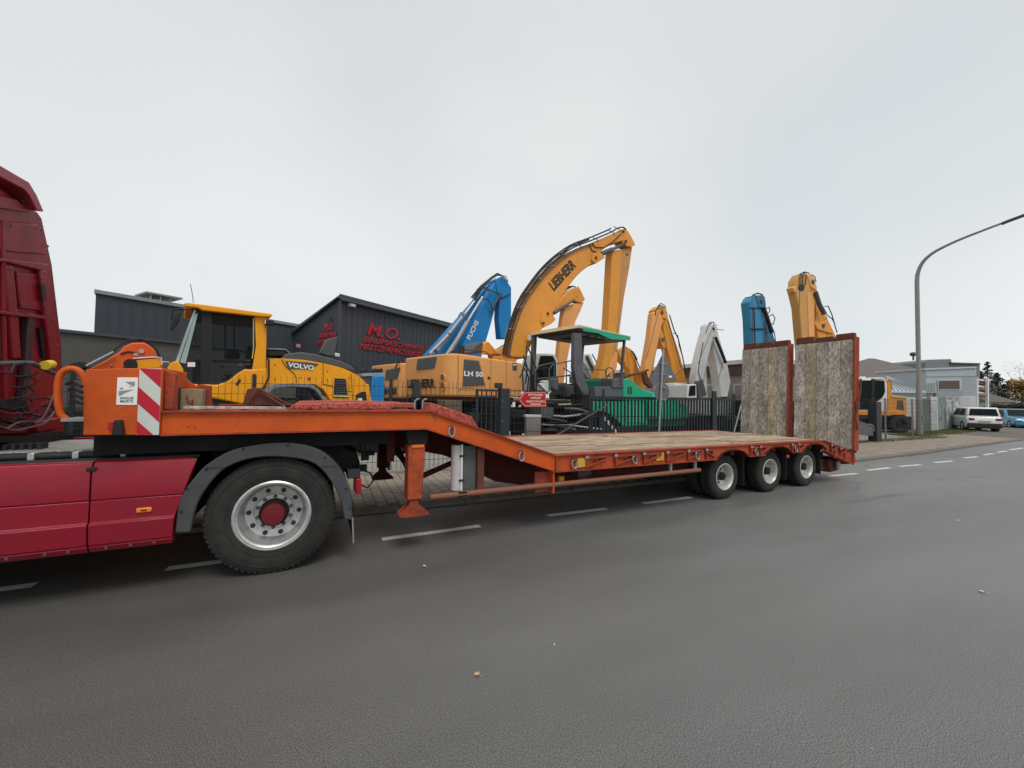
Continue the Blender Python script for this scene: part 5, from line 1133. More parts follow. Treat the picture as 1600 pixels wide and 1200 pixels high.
poly(e, [(801,567),(808,567),(808,579),(801,579)], -0.008, 0.006, 'sticker', DGREY, ex); poly(e, [(802,569),(807,569),(807,571),(802,571)], -0.012, 0.004, 'sticker_print', WHITET, ex)
# rear face: grey panel, round vents, lettering
def rearp(pts, d, name, mt, parent=ex, bevel=0.0): return MB().side([e.px(x, y, -d) for x, y in pts], -d, 0.02).build(name, mt, parent, bevel=bevel)
rearp([(652,561),(682,557),(678,575),(650,578)], 0.02, 'grey_panel', MACH, bevel=0.01)
for y_ in (591, 603.5):
    t_, z_ = e.px(691, y_, 0); o_ = MB().lathe([(0.0, -0.012), (0.14, -0.012), (0.155, 0.0), (0.155, 0.02), (0, 0.02)], (-0.005, t_, z_), 24, axis='s').build('round_vent', LIEB, ex)
    MB().lathe([(0.0, -0.016), (0.10, -0.016), (0.10, 0.0), (0, 0.0)], (-0.005, t_-0.03, z_+0.03), 20, axis='s').build('vent_opening', mat('vent_shadow', (0.25, 0.11, 0.035), 0.7), o_)
t0_, zz_ = e.px(679, 604, 0); hh_ = e.px(670, 591, 0)[1]-e.px(670, 604, 0)[1]
text('LIEBHERR', hh_, BLACKT, ex, (-0.012, t0_+1.62, zz_-0.02), rot=(math.pi/2, 0, -math.pi/2), width=1.62, bold=0.05, depth=0.004)
# deck things on top
for L_ in ([(717,551),(722,546),(760,550),(765,556)], [(768,557),(770,553),(797,556),(799,560)], [(700,553),(706,549),(716,550)]): ptube(e, L_, 0.25, 0.015, 'handrail', BLACK, ex)
s_, z_ = e.p(721, 552, 0.8); MB().tube([(s_, 0.8, z_-0.05), (s_, 0.8, z_+0.10), (s_, 0.8, z_+0.24)], 0.10, 14).build('exhaust', BLACK, ex)
poly(e, [(736,551),(742,540),(752,534),(755,535),(755,552)], 1.2, 0.8, 'engine_cover', DGREY, ex, bevel=0.03)
poly(e, [(755,552),(757,536),(763,533),(783,556)], 1.1, 0.3, 'boom_foot', LIEBB, ex, bevel=0.03)
ptube(e, [(677,549),(679,546),(683,552)], 0.3, 0.02, 'lever', BLACK, ex)
# undercarriage, wheels, stabiliser
MB().box((0.2, 0.25, z0-0.16), (EL-0.2, 2.5, z0-0.02)).build('under_frame', RUST, ex)
MB().lathe([(0, 0), (0.75, 0), (0.75, 0.25), (0, 0.25)], (EL*0.55, 1.4, z0-0.4), 28, axis='z').build('slew_ring', CHASS, ex)
MB().box((0.3, 0.5, 0.55), (EL+0.8, 2.3, 1.2)).build('chassis', CHASS, ex, bevel=0.04)
sw = e.p(742, 668, 0.1)[0]
for s_ in (sw, sw+2.6):
    bigwheel(e, s_, 0.0, 0.60, 0.60, 0.35, ex, BLACK); bigwheel(e, s_, 2.3, 0.60, 0.60, 0.35, ex, BLACK)
poly(e, [(697,625),(722,625.5),(722,672),(697,672)], -0.35, 0.45, 'stabiliser_block', BLOCK, ex, bevel=0.02)
# boom
BMF = frame_at(800, 12.6, 8)
def child_frame(parent_fr, fr, parent, name, mt):
    """a part drawn in its own vertical plane: an Empty-free way to keep one mesh per part"""
    pass
class Sub:
    """poly/ptube in frame fr, parented under a thing standing in frame base"""
    def __init__(q, fr, base): q.fr, q.base = fr, base
    def conv(q, m):
        f, b = q.fr, q.base; V = []
        for s, t, z in m.v:
            X = f.X0+f.c*s-f.n*t-b.X0; Y = f.Y0+f.n*s+f.c*t-b.Y0
            V.append((b.c*X+b.n*Y, -b.n*X+b.c*Y, z))
        m.v = V; return m
    def poly(q, pts, off, th, name, mt, parent, bevel=0.0): return q.conv(MB().prism(q.fr.tr(pts, off), off, off+th)).build(name, mt, parent, bevel=bevel)
    def tube(q, pts, off, r, name, mt, parent, n=7, r1=None): return q.conv(MB().tube([(s, off, z) for s, z in q.fr.tr(pts, off)], r, n, r1)).build(name, mt, parent)
    def mb(q, m, name, mt, parent, bevel=0.0): return q.conv(m).build(name, mt, parent, bevel=bevel)
    def rack(q, pts, off0, off1, r, k, parent, mt=None):
        for i in range(k):
            o = off0+(off1-off0)*i/max(1, k-1); q.tube(pts, o, r, 'hose', mt or BLACK, parent, 6)
    def txt(q, body, pa, pb, hpx, off, mt, parent, bold=0.05, shear=0.0):
        a, b = q.fr.p(*pa, off), q.fr.p(*pb, off); L_ = math.hypot(b[0]-a[0], b[1]-a[1]); ang = math.atan2(b[1]-a[1], b[0]-a[0])
        X = q.fr.X0+q.fr.c*a[0]-q.fr.n*off-q.base.X0; Y = q.fr.Y0+q.fr.n*a[0]+q.fr.c*off-q.base.Y0
        loc = (q.base.c*X+q.base.n*Y, -q.base.n*X+q.base.c*Y, a[1])
        o = text(body, hpx, mt, parent, loc, width=L_, bold=bold, depth=0.004, shear=shear)
        o.rotation_euler = (Matrix.Rotation(q.fr.a-q.base.a, 4, 'Z') @ Matrix.Rotation(-ang, 4, 'Y') @ Matrix.Rotation(math.pi/2, 4, 'X')).to_euler()
        return o
b = Sub(BMF, EF)
BO = [(797,557),(803,515),(818,476),(834,451),(852,428),(872,408),(897,390),(925,379),(956,366),(971,360)]
BI = [(975,376),(958,381),(940,392),(930,408),(908,425),(890,446),(872,474),(858,500),(845,517),(833,533),(822,560)]
boom = b.poly(cr(BO)+cr(BI), 0.0, 0.55, 'boom', LIEBB, ex, bevel=0.04)
b.poly([(926,396),(938,393.5),(946,402),(931,412),(924,406)], -0.06, 0.67, 'cylinder_lug', LIEBB, ex, bevel=0.02)
b.poly([(848,483),(852,478),(858,483),(862,490),(869,499),(862,506),(850,512),(845,502)], -0.05, 0.65, 'cylinder_lug', LIEBB, ex, bevel=0.02)
b.poly([(969,360),(974,357.5),(980,359),(987,370),(993,382.5),(987,386),(979,384),(973,379)], 0.04, 0.45, 'boom_head', LIEBB, ex, bevel=0.02)
b.poly([(957,392),(972,389),(970,440),(966,500),(962,530),(958,556),(950,575),(940,598),(931,598),(944,560),(950,520),(954,450)], 0.10, 0.42, 'stick', LIEBB, ex, bevel=0.03)
b.poly([(971,389),(988,386),(984,415),(975,465),(969,510),(965,545),(958,556),(962,530),(966,500),(970,440)], 0.16, 0.36, 'stick_side', mat('boom_brownish', (0.55, 0.26, 0.09), 0.5, dirt=0.4), ex, bevel=0.02)
b.tube([(939,397),(956,390)], 0.08, 0.10, 'cylinder', MACH, ex, 14); b.tube([(956,390),(976,381)], 0.08, 0.07, 'cylinder_barrel', MACH, ex, 14)
HP = [(790,556),(800,512),(814,474),(830,449),(848,425.5),(869,405),(895,387),(923,376),(954,363),(964,357),(973,355),(978,359)]
HP_ = cr(HP, 3); b.rack(HP_, -0.04, 0.5, 0.03, 7, ex); b.tube([(x+4, y+4) for x, y in HP_[:22]], -0.05, 0.025, 'hose', DGREY, ex); b.tube([(x-4.5, y-3.5) for x, y in HP_[:26]], 0.1, 0.03, 'hose', BLACK, ex); pass
HP2 = [(784,557),(794,516),(808,478),(826,450)]
b.tube([(x-3, y-2) for x, y in HP[:8]], 0.0, 0.035, 'hose', BLACK, ex)
for i in range(10):
    x0_, y0_ = HP[1][0], HP[1][1]
    u = i/9*8; j = int(u); f_ = u-j; x_ = HP[j+1][0]+(HP[min(j+2, 11)][0]-HP[j+1][0])*f_ if j < 10 else HP[10][0]; y_ = HP[j+1][1]+(HP[min(j+2, 11)][1]-HP[j+1][1])*f_
    b.tube([(x_-5, y_+2 if i < 5 else y_-3), (x_+6, y_+1 if i < 5 else y_+3)], -0.03, 0.02, 'hose_clamp', mat('clamp_grey', (0.3, 0.3, 0.3), 0.5), ex, 6)
b.tube([(925,379),(930,386),(943,387),(956,379),(970,366)], -0.03, 0.02, 'hose', BLACK, ex)
b.tube([(921,382),(925,391),(936,396)], -0.03, 0.02, 'hose', BLACK, ex)
hh = 0.34
b.txt('LIEBHERR', (865,455), (900,416), 0.36, -0.008, BLACKT, ex)
for x_, y_, r_ in ((931,403,.06), (978,377,.06), (974,362,.05), (856,490,.05), (849,505,.05), (980,398,.04)):
    s_, z_ = BMF.p(x_, y_, -0.06); b.mb(MB().lathe([(0, -.03), (r_, -.03), (r_, 0.03), (0, 0.03)], (s_, -0.06, z_), 14), 'pin', RUST, ex)
# cab of the handler, mostly behind the paver
b.poly([(842,552),(866,552),(872,562),(872,612),(838,612),(838,570)], 1.2, 1.1, 'cab', WHITE, ex, bevel=0.06)
b.poly([(845,556),(864,556),(869,566),(869,598),(842,604),(841,572)], 1.17, 0.02, 'cab_window', GLASSD, ex)

# second handler, further back
HF = frame_at(628, 14.6, 20)
e2 = thing('material_handler', 'ochre material handler partly hidden behind the larger one, its arm beside the canopy', 'excavator', HF)
hz0 = HF.p(630, 622)[1]; hz1 = HF.p(634, 567)[1]
MB().plan(round_corner(3.6, 2.6, 0.4), hz0, hz1).build('upper_body', LIEB, e2, bevel=0.05, seg=3)
def rear2(pts, d, name, mt): return MB().side([HF.px(x, y, -d) for x, y in pts], -d, 0.02).build(name, mt, e2, bevel=0.01)
rear2([(603,578),(624,574),(620,592),(601,594)], 0.02, 'grey_panel', MACH)
t_, z_ = HF.px(621, 615, 0); text('LIEBHERR', 0.25, BLACKT, e2, (-0.015, t_+1.5, z_-0.03), rot=(math.pi/2, 0, -math.pi/2), width=1.5, bold=0.05, depth=0.004)
ptube(HF, [(618,575),(622,564),(627,573)], 0.3, 0.03, 'lever', BLACK, e2); ptube(HF, [(630,569),(634,566),(648,567)], 0.3, 0.02, 'handrail', BLACK, e2)
MB().box((0.2, 0.4, 0.4), (3.6, 2.2, 1.3)).build('chassis', CHASS, e2, bevel=0.04)
for s_ in (0.6, 3.0):
    bigwheel(HF, s_, 0.0, 0.55, 0.55, 0.35, e2, BLACK); bigwheel(HF, s_, 2.2, 0.55, 0.55, 0.35, e2, BLACK)
b2 = Sub(frame_at(880, 17.5, 8), HF)
b2.poly([(770,552),(800,533),(868,478),(880,463),(893,452),(904,449),(904,462),(893,471),(874,483),(820,545),(800,575),(770,575)], 0, 0.5, 'boom', LIEBB, e2, bevel=0.03)
b2.poly([(893,452),(904,447),(909,456),(914.5,468),(908,474),(898,470)], 0.03, 0.42, 'boom_head', LIEBB, e2, bevel=0.03)
b2.poly([(882,480),(898,474),(913,472),(907,486),(899,503),(891,540),(884,575),(880,606),(868,606),(873,560),(877,515)], 0.08, 0.35, 'stick', LIEB, e2, bevel=0.03)
b2.tube([(866,489),(880,480)], -0.05, 0.09, 'cylinder', MACH, e2, 12); b2.tube([(880,480),(897,469)], -0.05, 0.06, 'cylinder_rod', MACH, e2, 12)
for k in range(3): b2.tube([(868,470+k),(876,456+k*2),(886,448+k*2),(896,447),(903,451)], 0.1+0.12*k, 0.03, 'hose', BLACK, e2)

# ================================================================== BLUE HANDLER BOOM
UF = frame_at(740, 16.5, 10)
bu = thing('blue_material_handler', 'blue crane boom with chrome cylinders rising behind the ochre handler', 'excavator', UF)
poly(UF, [(716,560),(731,522),(749,488),(764,456),(775,437),(785,434),(784,452),(775,478),(767,508),(756,545),(748,575),(712,575)], 0.1, 0.42, 'boom', BLUE, bu, bevel=0.04)
poly(UF, [(664,556),(690,528),(722,492),(748,462),(765,442),(776,434),(778,446),(750,492),(726,530),(704,556)], 0.75, 0.4, 'boom_far_side', BLUE, bu, bevel=0.04)
poly(UF, [(774,437),(784,431.5),(790,436),(799,449),(799,458),(784,466),(777,456)], 0.05, 0.6, 'boom_head', BLUE, bu, bevel=0.03)
poly(UF, [(781,462),(799,457),(799,488),(796,529),(782,529),(779,495)], 0.12, 0.42, 'stick', BLUE, bu, bevel=0.03)
for L_, r_, o_ in (([(672,553),(700,524),(727,490)], 0.09, 0.3), ([(727,490),(742,470)], 0.05, 0.3), ([(698,556),(716,528),(732,500)], 0.10, -0.05), ([(732,500),(754,464)], 0.055, -0.05), ([(684,548),(712,512)], 0.05, 0.5)):
    ptube(UF, L_, o_, r_, 'cylinder', CHROME if r_ < 0.08 else GALV, bu, 12)
ptube(UF, [(766,487),(784,457)], -0.02, 0.05, 'cylinder', DGREY, bu, 10)
for k in range(4): ptube(UF, [(742-2*k,468-k),(754-k,450-k),(768,436-k),(777,430-k),(786,431),(792,440)], 0.15+0.12*k, 0.028, 'hose', BLACK, bu)
for L_ in ([(738,470),(748,466),(762,468),(768,478),(769,485)], [(745,452),(758,450),(772,456),(780,460)], [(716,495),(720,488),(726,492)], [(745,462),(744,457),(750,459)], [(783,434),(790,431),(794,441)]): ptube(UF, L_, -0.06, 0.022, 'hose', BLACK, bu)
for p_, q_ in (((722,492),(730,500)), ((700,520),(710,528)), ((756,448),(764,455))): ptube(UF, [p_, q_], -0.1, 0.03, 'clamp', DGREY, bu)
UB = Sub(UF, UF); UB.txt('FUCHS', (734,532), (748,504), 0.20, 0.09, WHITET, bu, bold=0.02)
MB().box((-2.5, 0.0, 0.5), (1.2, 2.6, 2.6)).build('upper_body', BLUE, bu, bevel=0.08); MB().box((-2.6, 0.2, 0.03), (1.4, 2.4, 0.5)).build('undercarriage', CHASS, bu)

# ================================================================== DIGGERS FURTHER ALONG THE YARD
def digger(label, name, fr, colm, polys, tubes, base, baseoff=0.0):
    d = thing(name, label, 'excavator', fr)
    for nm, pts, off, th, mt in polys: poly(fr, pts, off, th, nm, mt or colm, d, bevel=0.03)
    for nm, pts, off, r, mt in tubes: ptube(fr, pts, off, r, nm, mt, d, 7)
    rq = random.Random(len(label))
    for nm, pts, off, th, mt in polys:
        if nm in ('stick', 'boom') and len(pts) > 7:
            n_ = len(pts)
            for f_ in (0.28, 0.62):      # weld seams across the limb
                i_ = int(f_*n_*0.5); a_, b_ = pts[i_], pts[-1-i_]
                ptube(fr, [a_, b_], off-0.004, 0.012, 'weld_seam', MACH if rq.random() < 0.4 else RUST, d, 5)
        if nm in ('boom_head', 'boom_gusset', 'boom_bracket'):
            cx = sum(q[0] for q in pts)/len(pts); cy = sum(q[1] for q in pts)/len(pts); s_, z_ = fr.p(cx, cy, off)
            MB().lathe([(0, -.05), (0.09, -.05), (0.10, -.03), (0.10, 0), (0, 0)], (s_, off, z_), 14).build('pin', MACH, d)
    s0_, s1_, bt = base
    MB().box((s0_, baseoff-0.7, 1.0), (s1_, baseoff+1.5, 1.7)).build('upper_body', bt, d, bevel=0.06)
    MB().lathe([(0, 0), (0.6, 0), (0.6, 0.2), (0, 0.2)], ((s0_+s1_)/2, baseoff+0.3, 0.8), 20, axis='z').build('slew_ring', CHASS, d)
    for t_ in (-0.75, 1.05):
        MB().prism([(s0_+0.1, 0.3), (s0_+0.35, 0.03), (s1_-0.35, 0.03), (s1_-0.1, 0.3), (s1_-0.1, 0.55), (s1_-0.35, 0.78), (s0_+0.35, 0.78), (s0_+0.1, 0.55)], baseoff+t_, baseoff+t_+0.5).build('track', CHASS, d, bevel=0.03)
    return d
JF = frame_at(1035, 15.0, 0)
digger('ochre excavator with its arm folded in a narrow A beside the road sign', 'yellow_excavator', JF, LIEBB, [
  ('stick', [(1020,489),(1030,484),(1036,500),(1031,525),(1025,552),(1021,577),(1015,592),(1006,583),(1010,560),(1016,525)], 0.0, 0.35, LIEB),
  ('boom', [(1036,480),(1042,488),(1051,520),(1061,550),(1068,575),(1073,598),(1076,632),(1058,632),(1052,590),(1048,563),(1042,542),(1036,510),(1034,495)], 0.1, 0.45, None),
  ('boom_head', [(1024,484),(1030,478),(1039,479),(1044,490),(1042,499),(1034,497),(1026,492)], 0.05, 0.5, None),
  ('boom_bracket', [(1033,513),(1037,522),(1041,544),(1036,544),(1031,528)], 0.05, 0.5, None),
  ('linkage', [(1006,583),(1010,578),(1014,592),(1022,604),(1017,607),(1008,598)], 0.0, 0.2, RUST),
  ('cab', [(1057,599),(1073,598),(1075,620),(1055,620)], -0.6, 1.0, WHITE),
  ('cab_window', [(1059,601),(1071,600),(1072,618),(1057,618)], -0.62, 0.02, GLASSD)],
  [('hose', [(1025,489),(1027,479),(1033,474),(1039,478),(1041,487)], 0.2, 0.025, BLACK), ('hose', [(1024,492),(1025,484),(1031,477),(1038,480)], -0.02, 0.025, BLACK),
   ('hose', [(1046,492),(1053,515),(1060,530),(1067,560),(1072,585)], 0.1, 0.03, BLACK), ('hose', [(1052,520),(1059,524),(1061,540),(1066,556)], 0.0, 0.02, BLACK), ('hose', [(1043,500),(1055,540),(1064,575)], -0.02, 0.02, BLACK)],
  (0.4, 3.2, LIEB))
PF2 = frame_at(980, 15.8, 0)
digger('ochre excavator boom rising behind the back edge of the paver canopy', 'yellow_excavator', PF2, LIEBB, [
  ('boom', [(966,548),(978,541),(986,545),(992,556),(999,580),(1006,598),(1010,630),(992,630),(988,600),(983,578),(975,568)], 0.1, 0.4, None),
  ('bracket', [(964,546),(972,545),(980,565),(976,567),(968,556)], 0.0, 0.5, None),
  ('stick', [(958,552),(966,548),(964,575),(954,598),(945,604),(948,585)], 0.05, 0.35, LIEB)],
  [('hose', [(986,548),(992,556),(997,568),(1002,580),(1006,592)], 0.0, 0.03, BLACK), ('hose', [(984,546),(990,550),(996,562)], 0.3, 0.02, BLACK)], (-1.0, 1.4, LIEB))
KF = frame_at(1118, 13.3, 0)
WH2 = mat('digger_white', (0.66, 0.66, 0.65), 0.45, dirt=0.4, dcol=(0.35, 0.35, 0.34))
digger('white excavator with its arm folded in an A left of the upright ramps', 'white_excavator', KF, WH2, [
  ('stick', [(1107,508),(1116,506),(1114,528),(1107,558),(1104,580),(1105,600),(1106,621),(1094,621),(1087,592),(1091,568),(1099,535)], 0.0, 0.4, None),
  ('boom', [(1114,507),(1120,510),(1124,528),(1133,556),(1138,575),(1142,596),(1137,620),(1127,620),(1123,590),(1118,562),(1114,540),(1112,520)], 0.1, 0.45, None),
  ('boom_head', [(1107,510),(1110,505),(1119,505),(1122,514),(1116,528),(1109,525)], 0.05, 0.5, None),
  ('cab', [(1075,601),(1088,600),(1089,622),(1073,622)], -0.8, 1.1, WH2), ('cab_window', [(1078,603),(1087,602),(1087,618),(1076,619)], -0.82, 0.02, GLASSD),
  ('linkage', [(1090,596),(1098,592),(1105,618),(1092,622)], -0.1, 0.2, MACH)],
  [('cylinder', [(1118,527),(1126,547),(1134,567)], -0.05, 0.07, BLACK), ('cylinder', [(1112,551),(1117,568)], 0.6, 0.07, BLACK),
   ('hose', [(1106,512),(1109,504),(1114,503),(1118,507)], 0.1, 0.025, DGREY), ('hose', [(1103,520),(1107,508),(1112,504)], 0.0, 0.02, DGREY), ('hose', [(1099,535),(1094,560),(1091,580),(1097,600)], -0.02, 0.02, DGREY), ('handrail', [(1118,514),(1124,515),(1131,516)], 0.2, 0.015, BLACK)],
  (-1.2, 1.4, WH2))
cbf = frame_at(1147, 15.0, 0)
gc = thing('green_glass_cab', 'machine cab with green tinted glass just left of the upright ramps', 'excavator', cbf)
poly(cbf, [(1138,601),(1166,600),(1168,636),(1137,636)], 0.0, 1.3, 'cab_frame', MACH, gc, bevel=0.04); poly(cbf, [(1141,603),(1157,602.5),(1157,628),(1140,628)], -0.02, 0.015, 'cab_window', GLASSG, gc)
poly(cbf, [(1137,599),(1168,597.5),(1168,601),(1137,602)], -0.05, 1.4, 'cab_roof', CREAM, gc); MB().box((-1.2, -0.3, 0.03), (1.3, 2.0, 1.5)).build('base', CHASS, gc, bevel=0.05)
ptube(cbf, [(1131,596),(1131,612)], -0.4, 0.012, 'antenna', BLACK, gc); poly(cbf, [(1129,611),(1134,609),(1136,622),(1129,622)], -0.45, 0.12, 'beacon', BLACK, gc)
NF = frame_at(1195, 10.8, 0)
digger('petrol blue excavator arm sticking up behind the far upright ramp', 'blue_excavator', NF, BLUED, [
  ('stick', [(1171,472),(1175,464),(1185,461),(1191,470),(1193,500),(1195,600),(1190,628),(1180,628),(1177,590),(1174,500)], 0.0, 0.4, mat('petrol_light', (0.03, 0.24, 0.42), 0.5, dirt=0.6, dcol=(0.05, 0.10, 0.15))),
  ('boom', [(1190,466),(1196,474),(1200,495),(1207,520),(1216,545),(1226,590),(1226,632),(1206,632),(1198,560),(1191,500)], 0.1, 0.4, None), ('boom_head', [(1180,461),(1192,461),(1197,470),(1196,482),(1186,480)], -0.03, 0.5, None)],
  [('cylinder', [(1193,480),(1200,500),(1206,520)], -0.08, 0.08, BLACK), ('hose', [(1173,470),(1176,461),(1184,458),(1192,461)], 0.1, 0.025, BLACK), ('hose', [(1176,466),(1180,459),(1188,459),(1195,466)], 0.3, 0.025, BLACK),
   ('hose', [(1197,482),(1202,480),(1203,486),(1200,490)], -0.05, 0.02, BLACK), ('hose', [(1200,495),(1207,491),(1211,497),(1208,507),(1203,505)], -0.05, 0.02, BLACK), ('hose', [(1204,505),(1210,520),(1212,535)], 0.0, 0.02, BLACK),
   ('hose_clamp', [(1170,481),(1192,481)], -0.03, 0.02, BLACK), ('hose_clamp', [(1172,514),(1193,514)], -0.03, 0.03, BLACK), ('hose', [(1178,482),(1179,500),(1180,540)], -0.04, 0.02, BLACK)], (-0.1, 2.2, CHASS))
OF = frame_at(1265, 10.5, 0)
digger('ochre excavator arm towering behind the near upright ramp', 'yellow_excavator', OF, LIEBB, [
  ('stick', [(1244,438),(1250,428),(1262,428),(1268,440),(1272,457),(1274,600),(1268,632),(1260,632),(1256,560),(1249,480),(1243,455)], 0.0, 0.35, mat('boom_dull_ochre', (0.58, 0.30, 0.08), 0.5, dirt=0.4, dcol=(0.4, 0.18, 0.07))),
  ('stick_side', [(1262,457),(1272,457),(1273,532),(1264,532)], -0.02, 0.02, LIEB),
  ('boom', [(1268,436),(1275,446),(1281,470),(1292,495),(1306,525),(1322,580),(1322,640),(1300,640),(1292,580),(1278,525),(1274,500),(1271,460)], 0.12, 0.4, None),
  ('boom_head', [(1262,430),(1267,427.5),(1272,433),(1277,449),(1274,454),(1267,448)], -0.03, 0.5, LIEB),
  ('stick_ear', [(1239,449),(1244,446),(1245,458),(1241,456)], 0.0, 0.3, LIEB),
  ('boom_gusset', [(1272,503),(1285,505),(1293,498),(1303,522),(1278,515)], 0.05, 0.5, None),
  ('hose_cover', [(1249,445),(1255,444),(1258,449),(1256,454),(1251,454),(1248,450)], -0.03, 0.02, BLACK)],
  [('cylinder', [(1274,456),(1280,475),(1288,490)], -0.08, 0.10, DGREY), ('hose', [(1250,444),(1250,430),(1256,425),(1260,432),(1258,446)], -0.05, 0.02, BLACK), ('hose', [(1254,445),(1254,430),(1257,426)], -0.05, 0.02, BLACK), ('hose', [(1246,430),(1257,425),(1264,427)], 0.1, 0.03, MACH),
   ('hose', [(1289,479),(1294,478),(1300,492),(1305,510),(1308,520)], 0.0, 0.022, BLACK), ('hose', [(1287,483),(1292,492),(1300,498),(1304,505)], 0.0, 0.022, BLACK), ('hose', [(1268,429),(1273,432),(1275,440)], 0.0, 0.02, MACH)], (-1.3, 1.8, LIEB))

# right hand ochre and white digger behind the ramps
RFm = frame_at(1385, 11.2, -30)
rd = thing('wheeled_excavator', 'ochre and white wheeled excavator with dark glass cab right of the upright ramps', 'excavator', RFm)
poly(RFm, [(1330,592),(1341,590.5),(1365,592),(1383,592),(1387,600),(1387,643),(1330,643)], 0.05, 1.1, 'cab', WHITE, rd, bevel=0.06)
poly(RFm, [(1332,594),(1364,594.5),(1364,640),(1332,640)], 0.02, 0.03, 'front_window', GLASSD, rd)
poly(RFm, [(1366,594),(1382,595),(1383,612),(1379,621),(1371,627),(1366,628)], 0.02, 0.03, 'door_window', GLASSD, rd)
poly(RFm, [(1342,588.5),(1352,588),(1354,591),(1342,592)], 0.3, 0.5, 'roof_part', WHITE, rd); poly(RFm, [(1365,589.5),(1382,590),(1383,593),(1365,592.5)], 0.0, 1.2, 'cab_roof', WHITE, rd, bevel=0.02)
poly(RFm, [(1362,592),(1367,593),(1366,643),(1361,643)], 0.0, 0.04, 'pillar', BLACK, rd)
poly(RFm, [(1331,642),(1398,643),(1417,645),(1417,648.5),(1331,648.5)], -0.02, 2.2, 'base_frame', LIEBB, rd, bevel=0.02)
poly(RFm, [(1387,594),(1392,592),(1394,618),(1417,621.5),(1417,645),(1387,643)], 0.1, 2.0, 'engine_hood', LIEBB, rd, bevel=0.03)
poly(RFm, [(1403,625),(1411,626),(1413,641),(1401,639)], 0.08, 0.03, 'vent', DGREY, rd); poly(RFm, [(1393,617),(1418,620),(1418,622),(1393,620)], 0.05, 2.1, 'hood_top', CREAM, rd)
ptube(RFm, [(1388,592),(1393,596),(1394,610)], 0.08, 0.02, 'handrail', GALV, rd)
poly(RFm, [(1370,649),(1378,649),(1378,664),(1370,664)], -0.15, 0.05, 'orange_plate', LIEBB, rd, bevel=0.004)
for y_ in (652.5, 656.5, 660.5): poly(RFm, [(1370,y_),(1378,y_),(1378,y_+.8),(1370,y_+.8)], -0.16, 0.008, 'plate_gap', BLACK, rd)
poly(RFm, [(1345,650),(1424,651),(1424,672),(1345,672)], 0.3, 1.6, 'chassis', CHASS, rd)
for x_ in (1352, 1408):
    s_ = RFm.p(x_, 670, 0)[0]; bigwheel(RFm, s_, 0.0, 0.52, 0.52, 0.3, rd, BLACK); bigwheel(RFm, s_, 1.9, 0.52, 0.52, 0.3, rd, BLACK)

# ================================================================== ROAD PAVER
AF = frame_at(905, 10.5, 19)
pv = thing('road_paver', 'green and dark grey road paver with cream canopy behind the sliding gate', 'road paver', AF)
s0_, zc = AF.p(905, 507); s1_, zc1 = AF.p(986, 523); tW = AF.px(828, 525, s0_)[0]
zu = zc-0.11
MB().add([(s0_, 0, zu), (s1_, 0, zu), (s1_, tW, zu-.03), (s0_, tW, zu-.03), (s0_, 0, zc), (s1_, 0, zc), (s1_, tW, zc-.02), (s0_, tW, zc-.02), (s0_+.1, tW*.5, zc+.03), (s1_-.1, tW*.5, zc+.03)],
         [(0,3,2,1),(0,1,5,4),(2,3,7,6),(1,2,6,9,5),(3,0,4,8,7),(4,5,9,8),(6,7,8,9)]).build('canopy', CREAM, pv, bevel=0.02)
P_ = AF.tr([(911,511),(984,526),(985,532),(955,530),(935,521),(911,517)], -0.012)
MB().prism(P_, -0.012, -0.002).build('green_side_panel', GREEN, pv)
MB().box((s0_+0.25, 0.12, zu-0.10), (s1_-0.15, tW-0.15, zu-0.035)).build('canopy_lining', MACH, pv, bevel=0.02)
MB().box((s0_+0.9, 0.5, zu-0.13), (s1_-0.9, tW-0.7, zu-0.101)).build('canopy_recess', BLACK, pv, bevel=0.02)
MB().bar((s0_+0.1, 0.04, zu-0.04), (s0_+0.1, tW, zu-0.04), 0.07).build('canopy_beam', BLACK, pv)
poly(AF, [(898,520),(909,521),(911,575),(915,596),(929,625),(916,625),(901,598),(897,575)], 0.05, 0.14, 'canopy_post', MACH, pv, bevel=0.015)
MB().bar((s0_+0.12, tW-0.1, zu-0.06), (s0_+0.02, tW-0.1, 1.9), 0.14).build('canopy_post', MACH, pv); MB().bar((s1_-0.3, 0.1, zu-0.05), (s1_-0.55, 0.1, 2.2), 0.08).build('canopy_post', DGREY, pv)
MB().bar((s1_-0.3, tW-0.2, zu-0.05), (s1_-0.5, tW-0.2, 2.2), 0.08).build('canopy_post', DGREY, pv)
for i in range(5):
    MB().box((s0_+0.6+0.45*i, 0.25, zu-0.12), (s0_+0.66+0.45*i, 0.3, zu-0.1)).build('canopy_light', WHITE, pv)
s_, z_ = AF.px(826, 527, s0_); MB().box((s0_-0.05, s_-0.1, z_-0.12), (s0_+0.05, s_+0.02, z_+0.06)).build('rear_lamp', WHITE, pv, bevel=0.01)
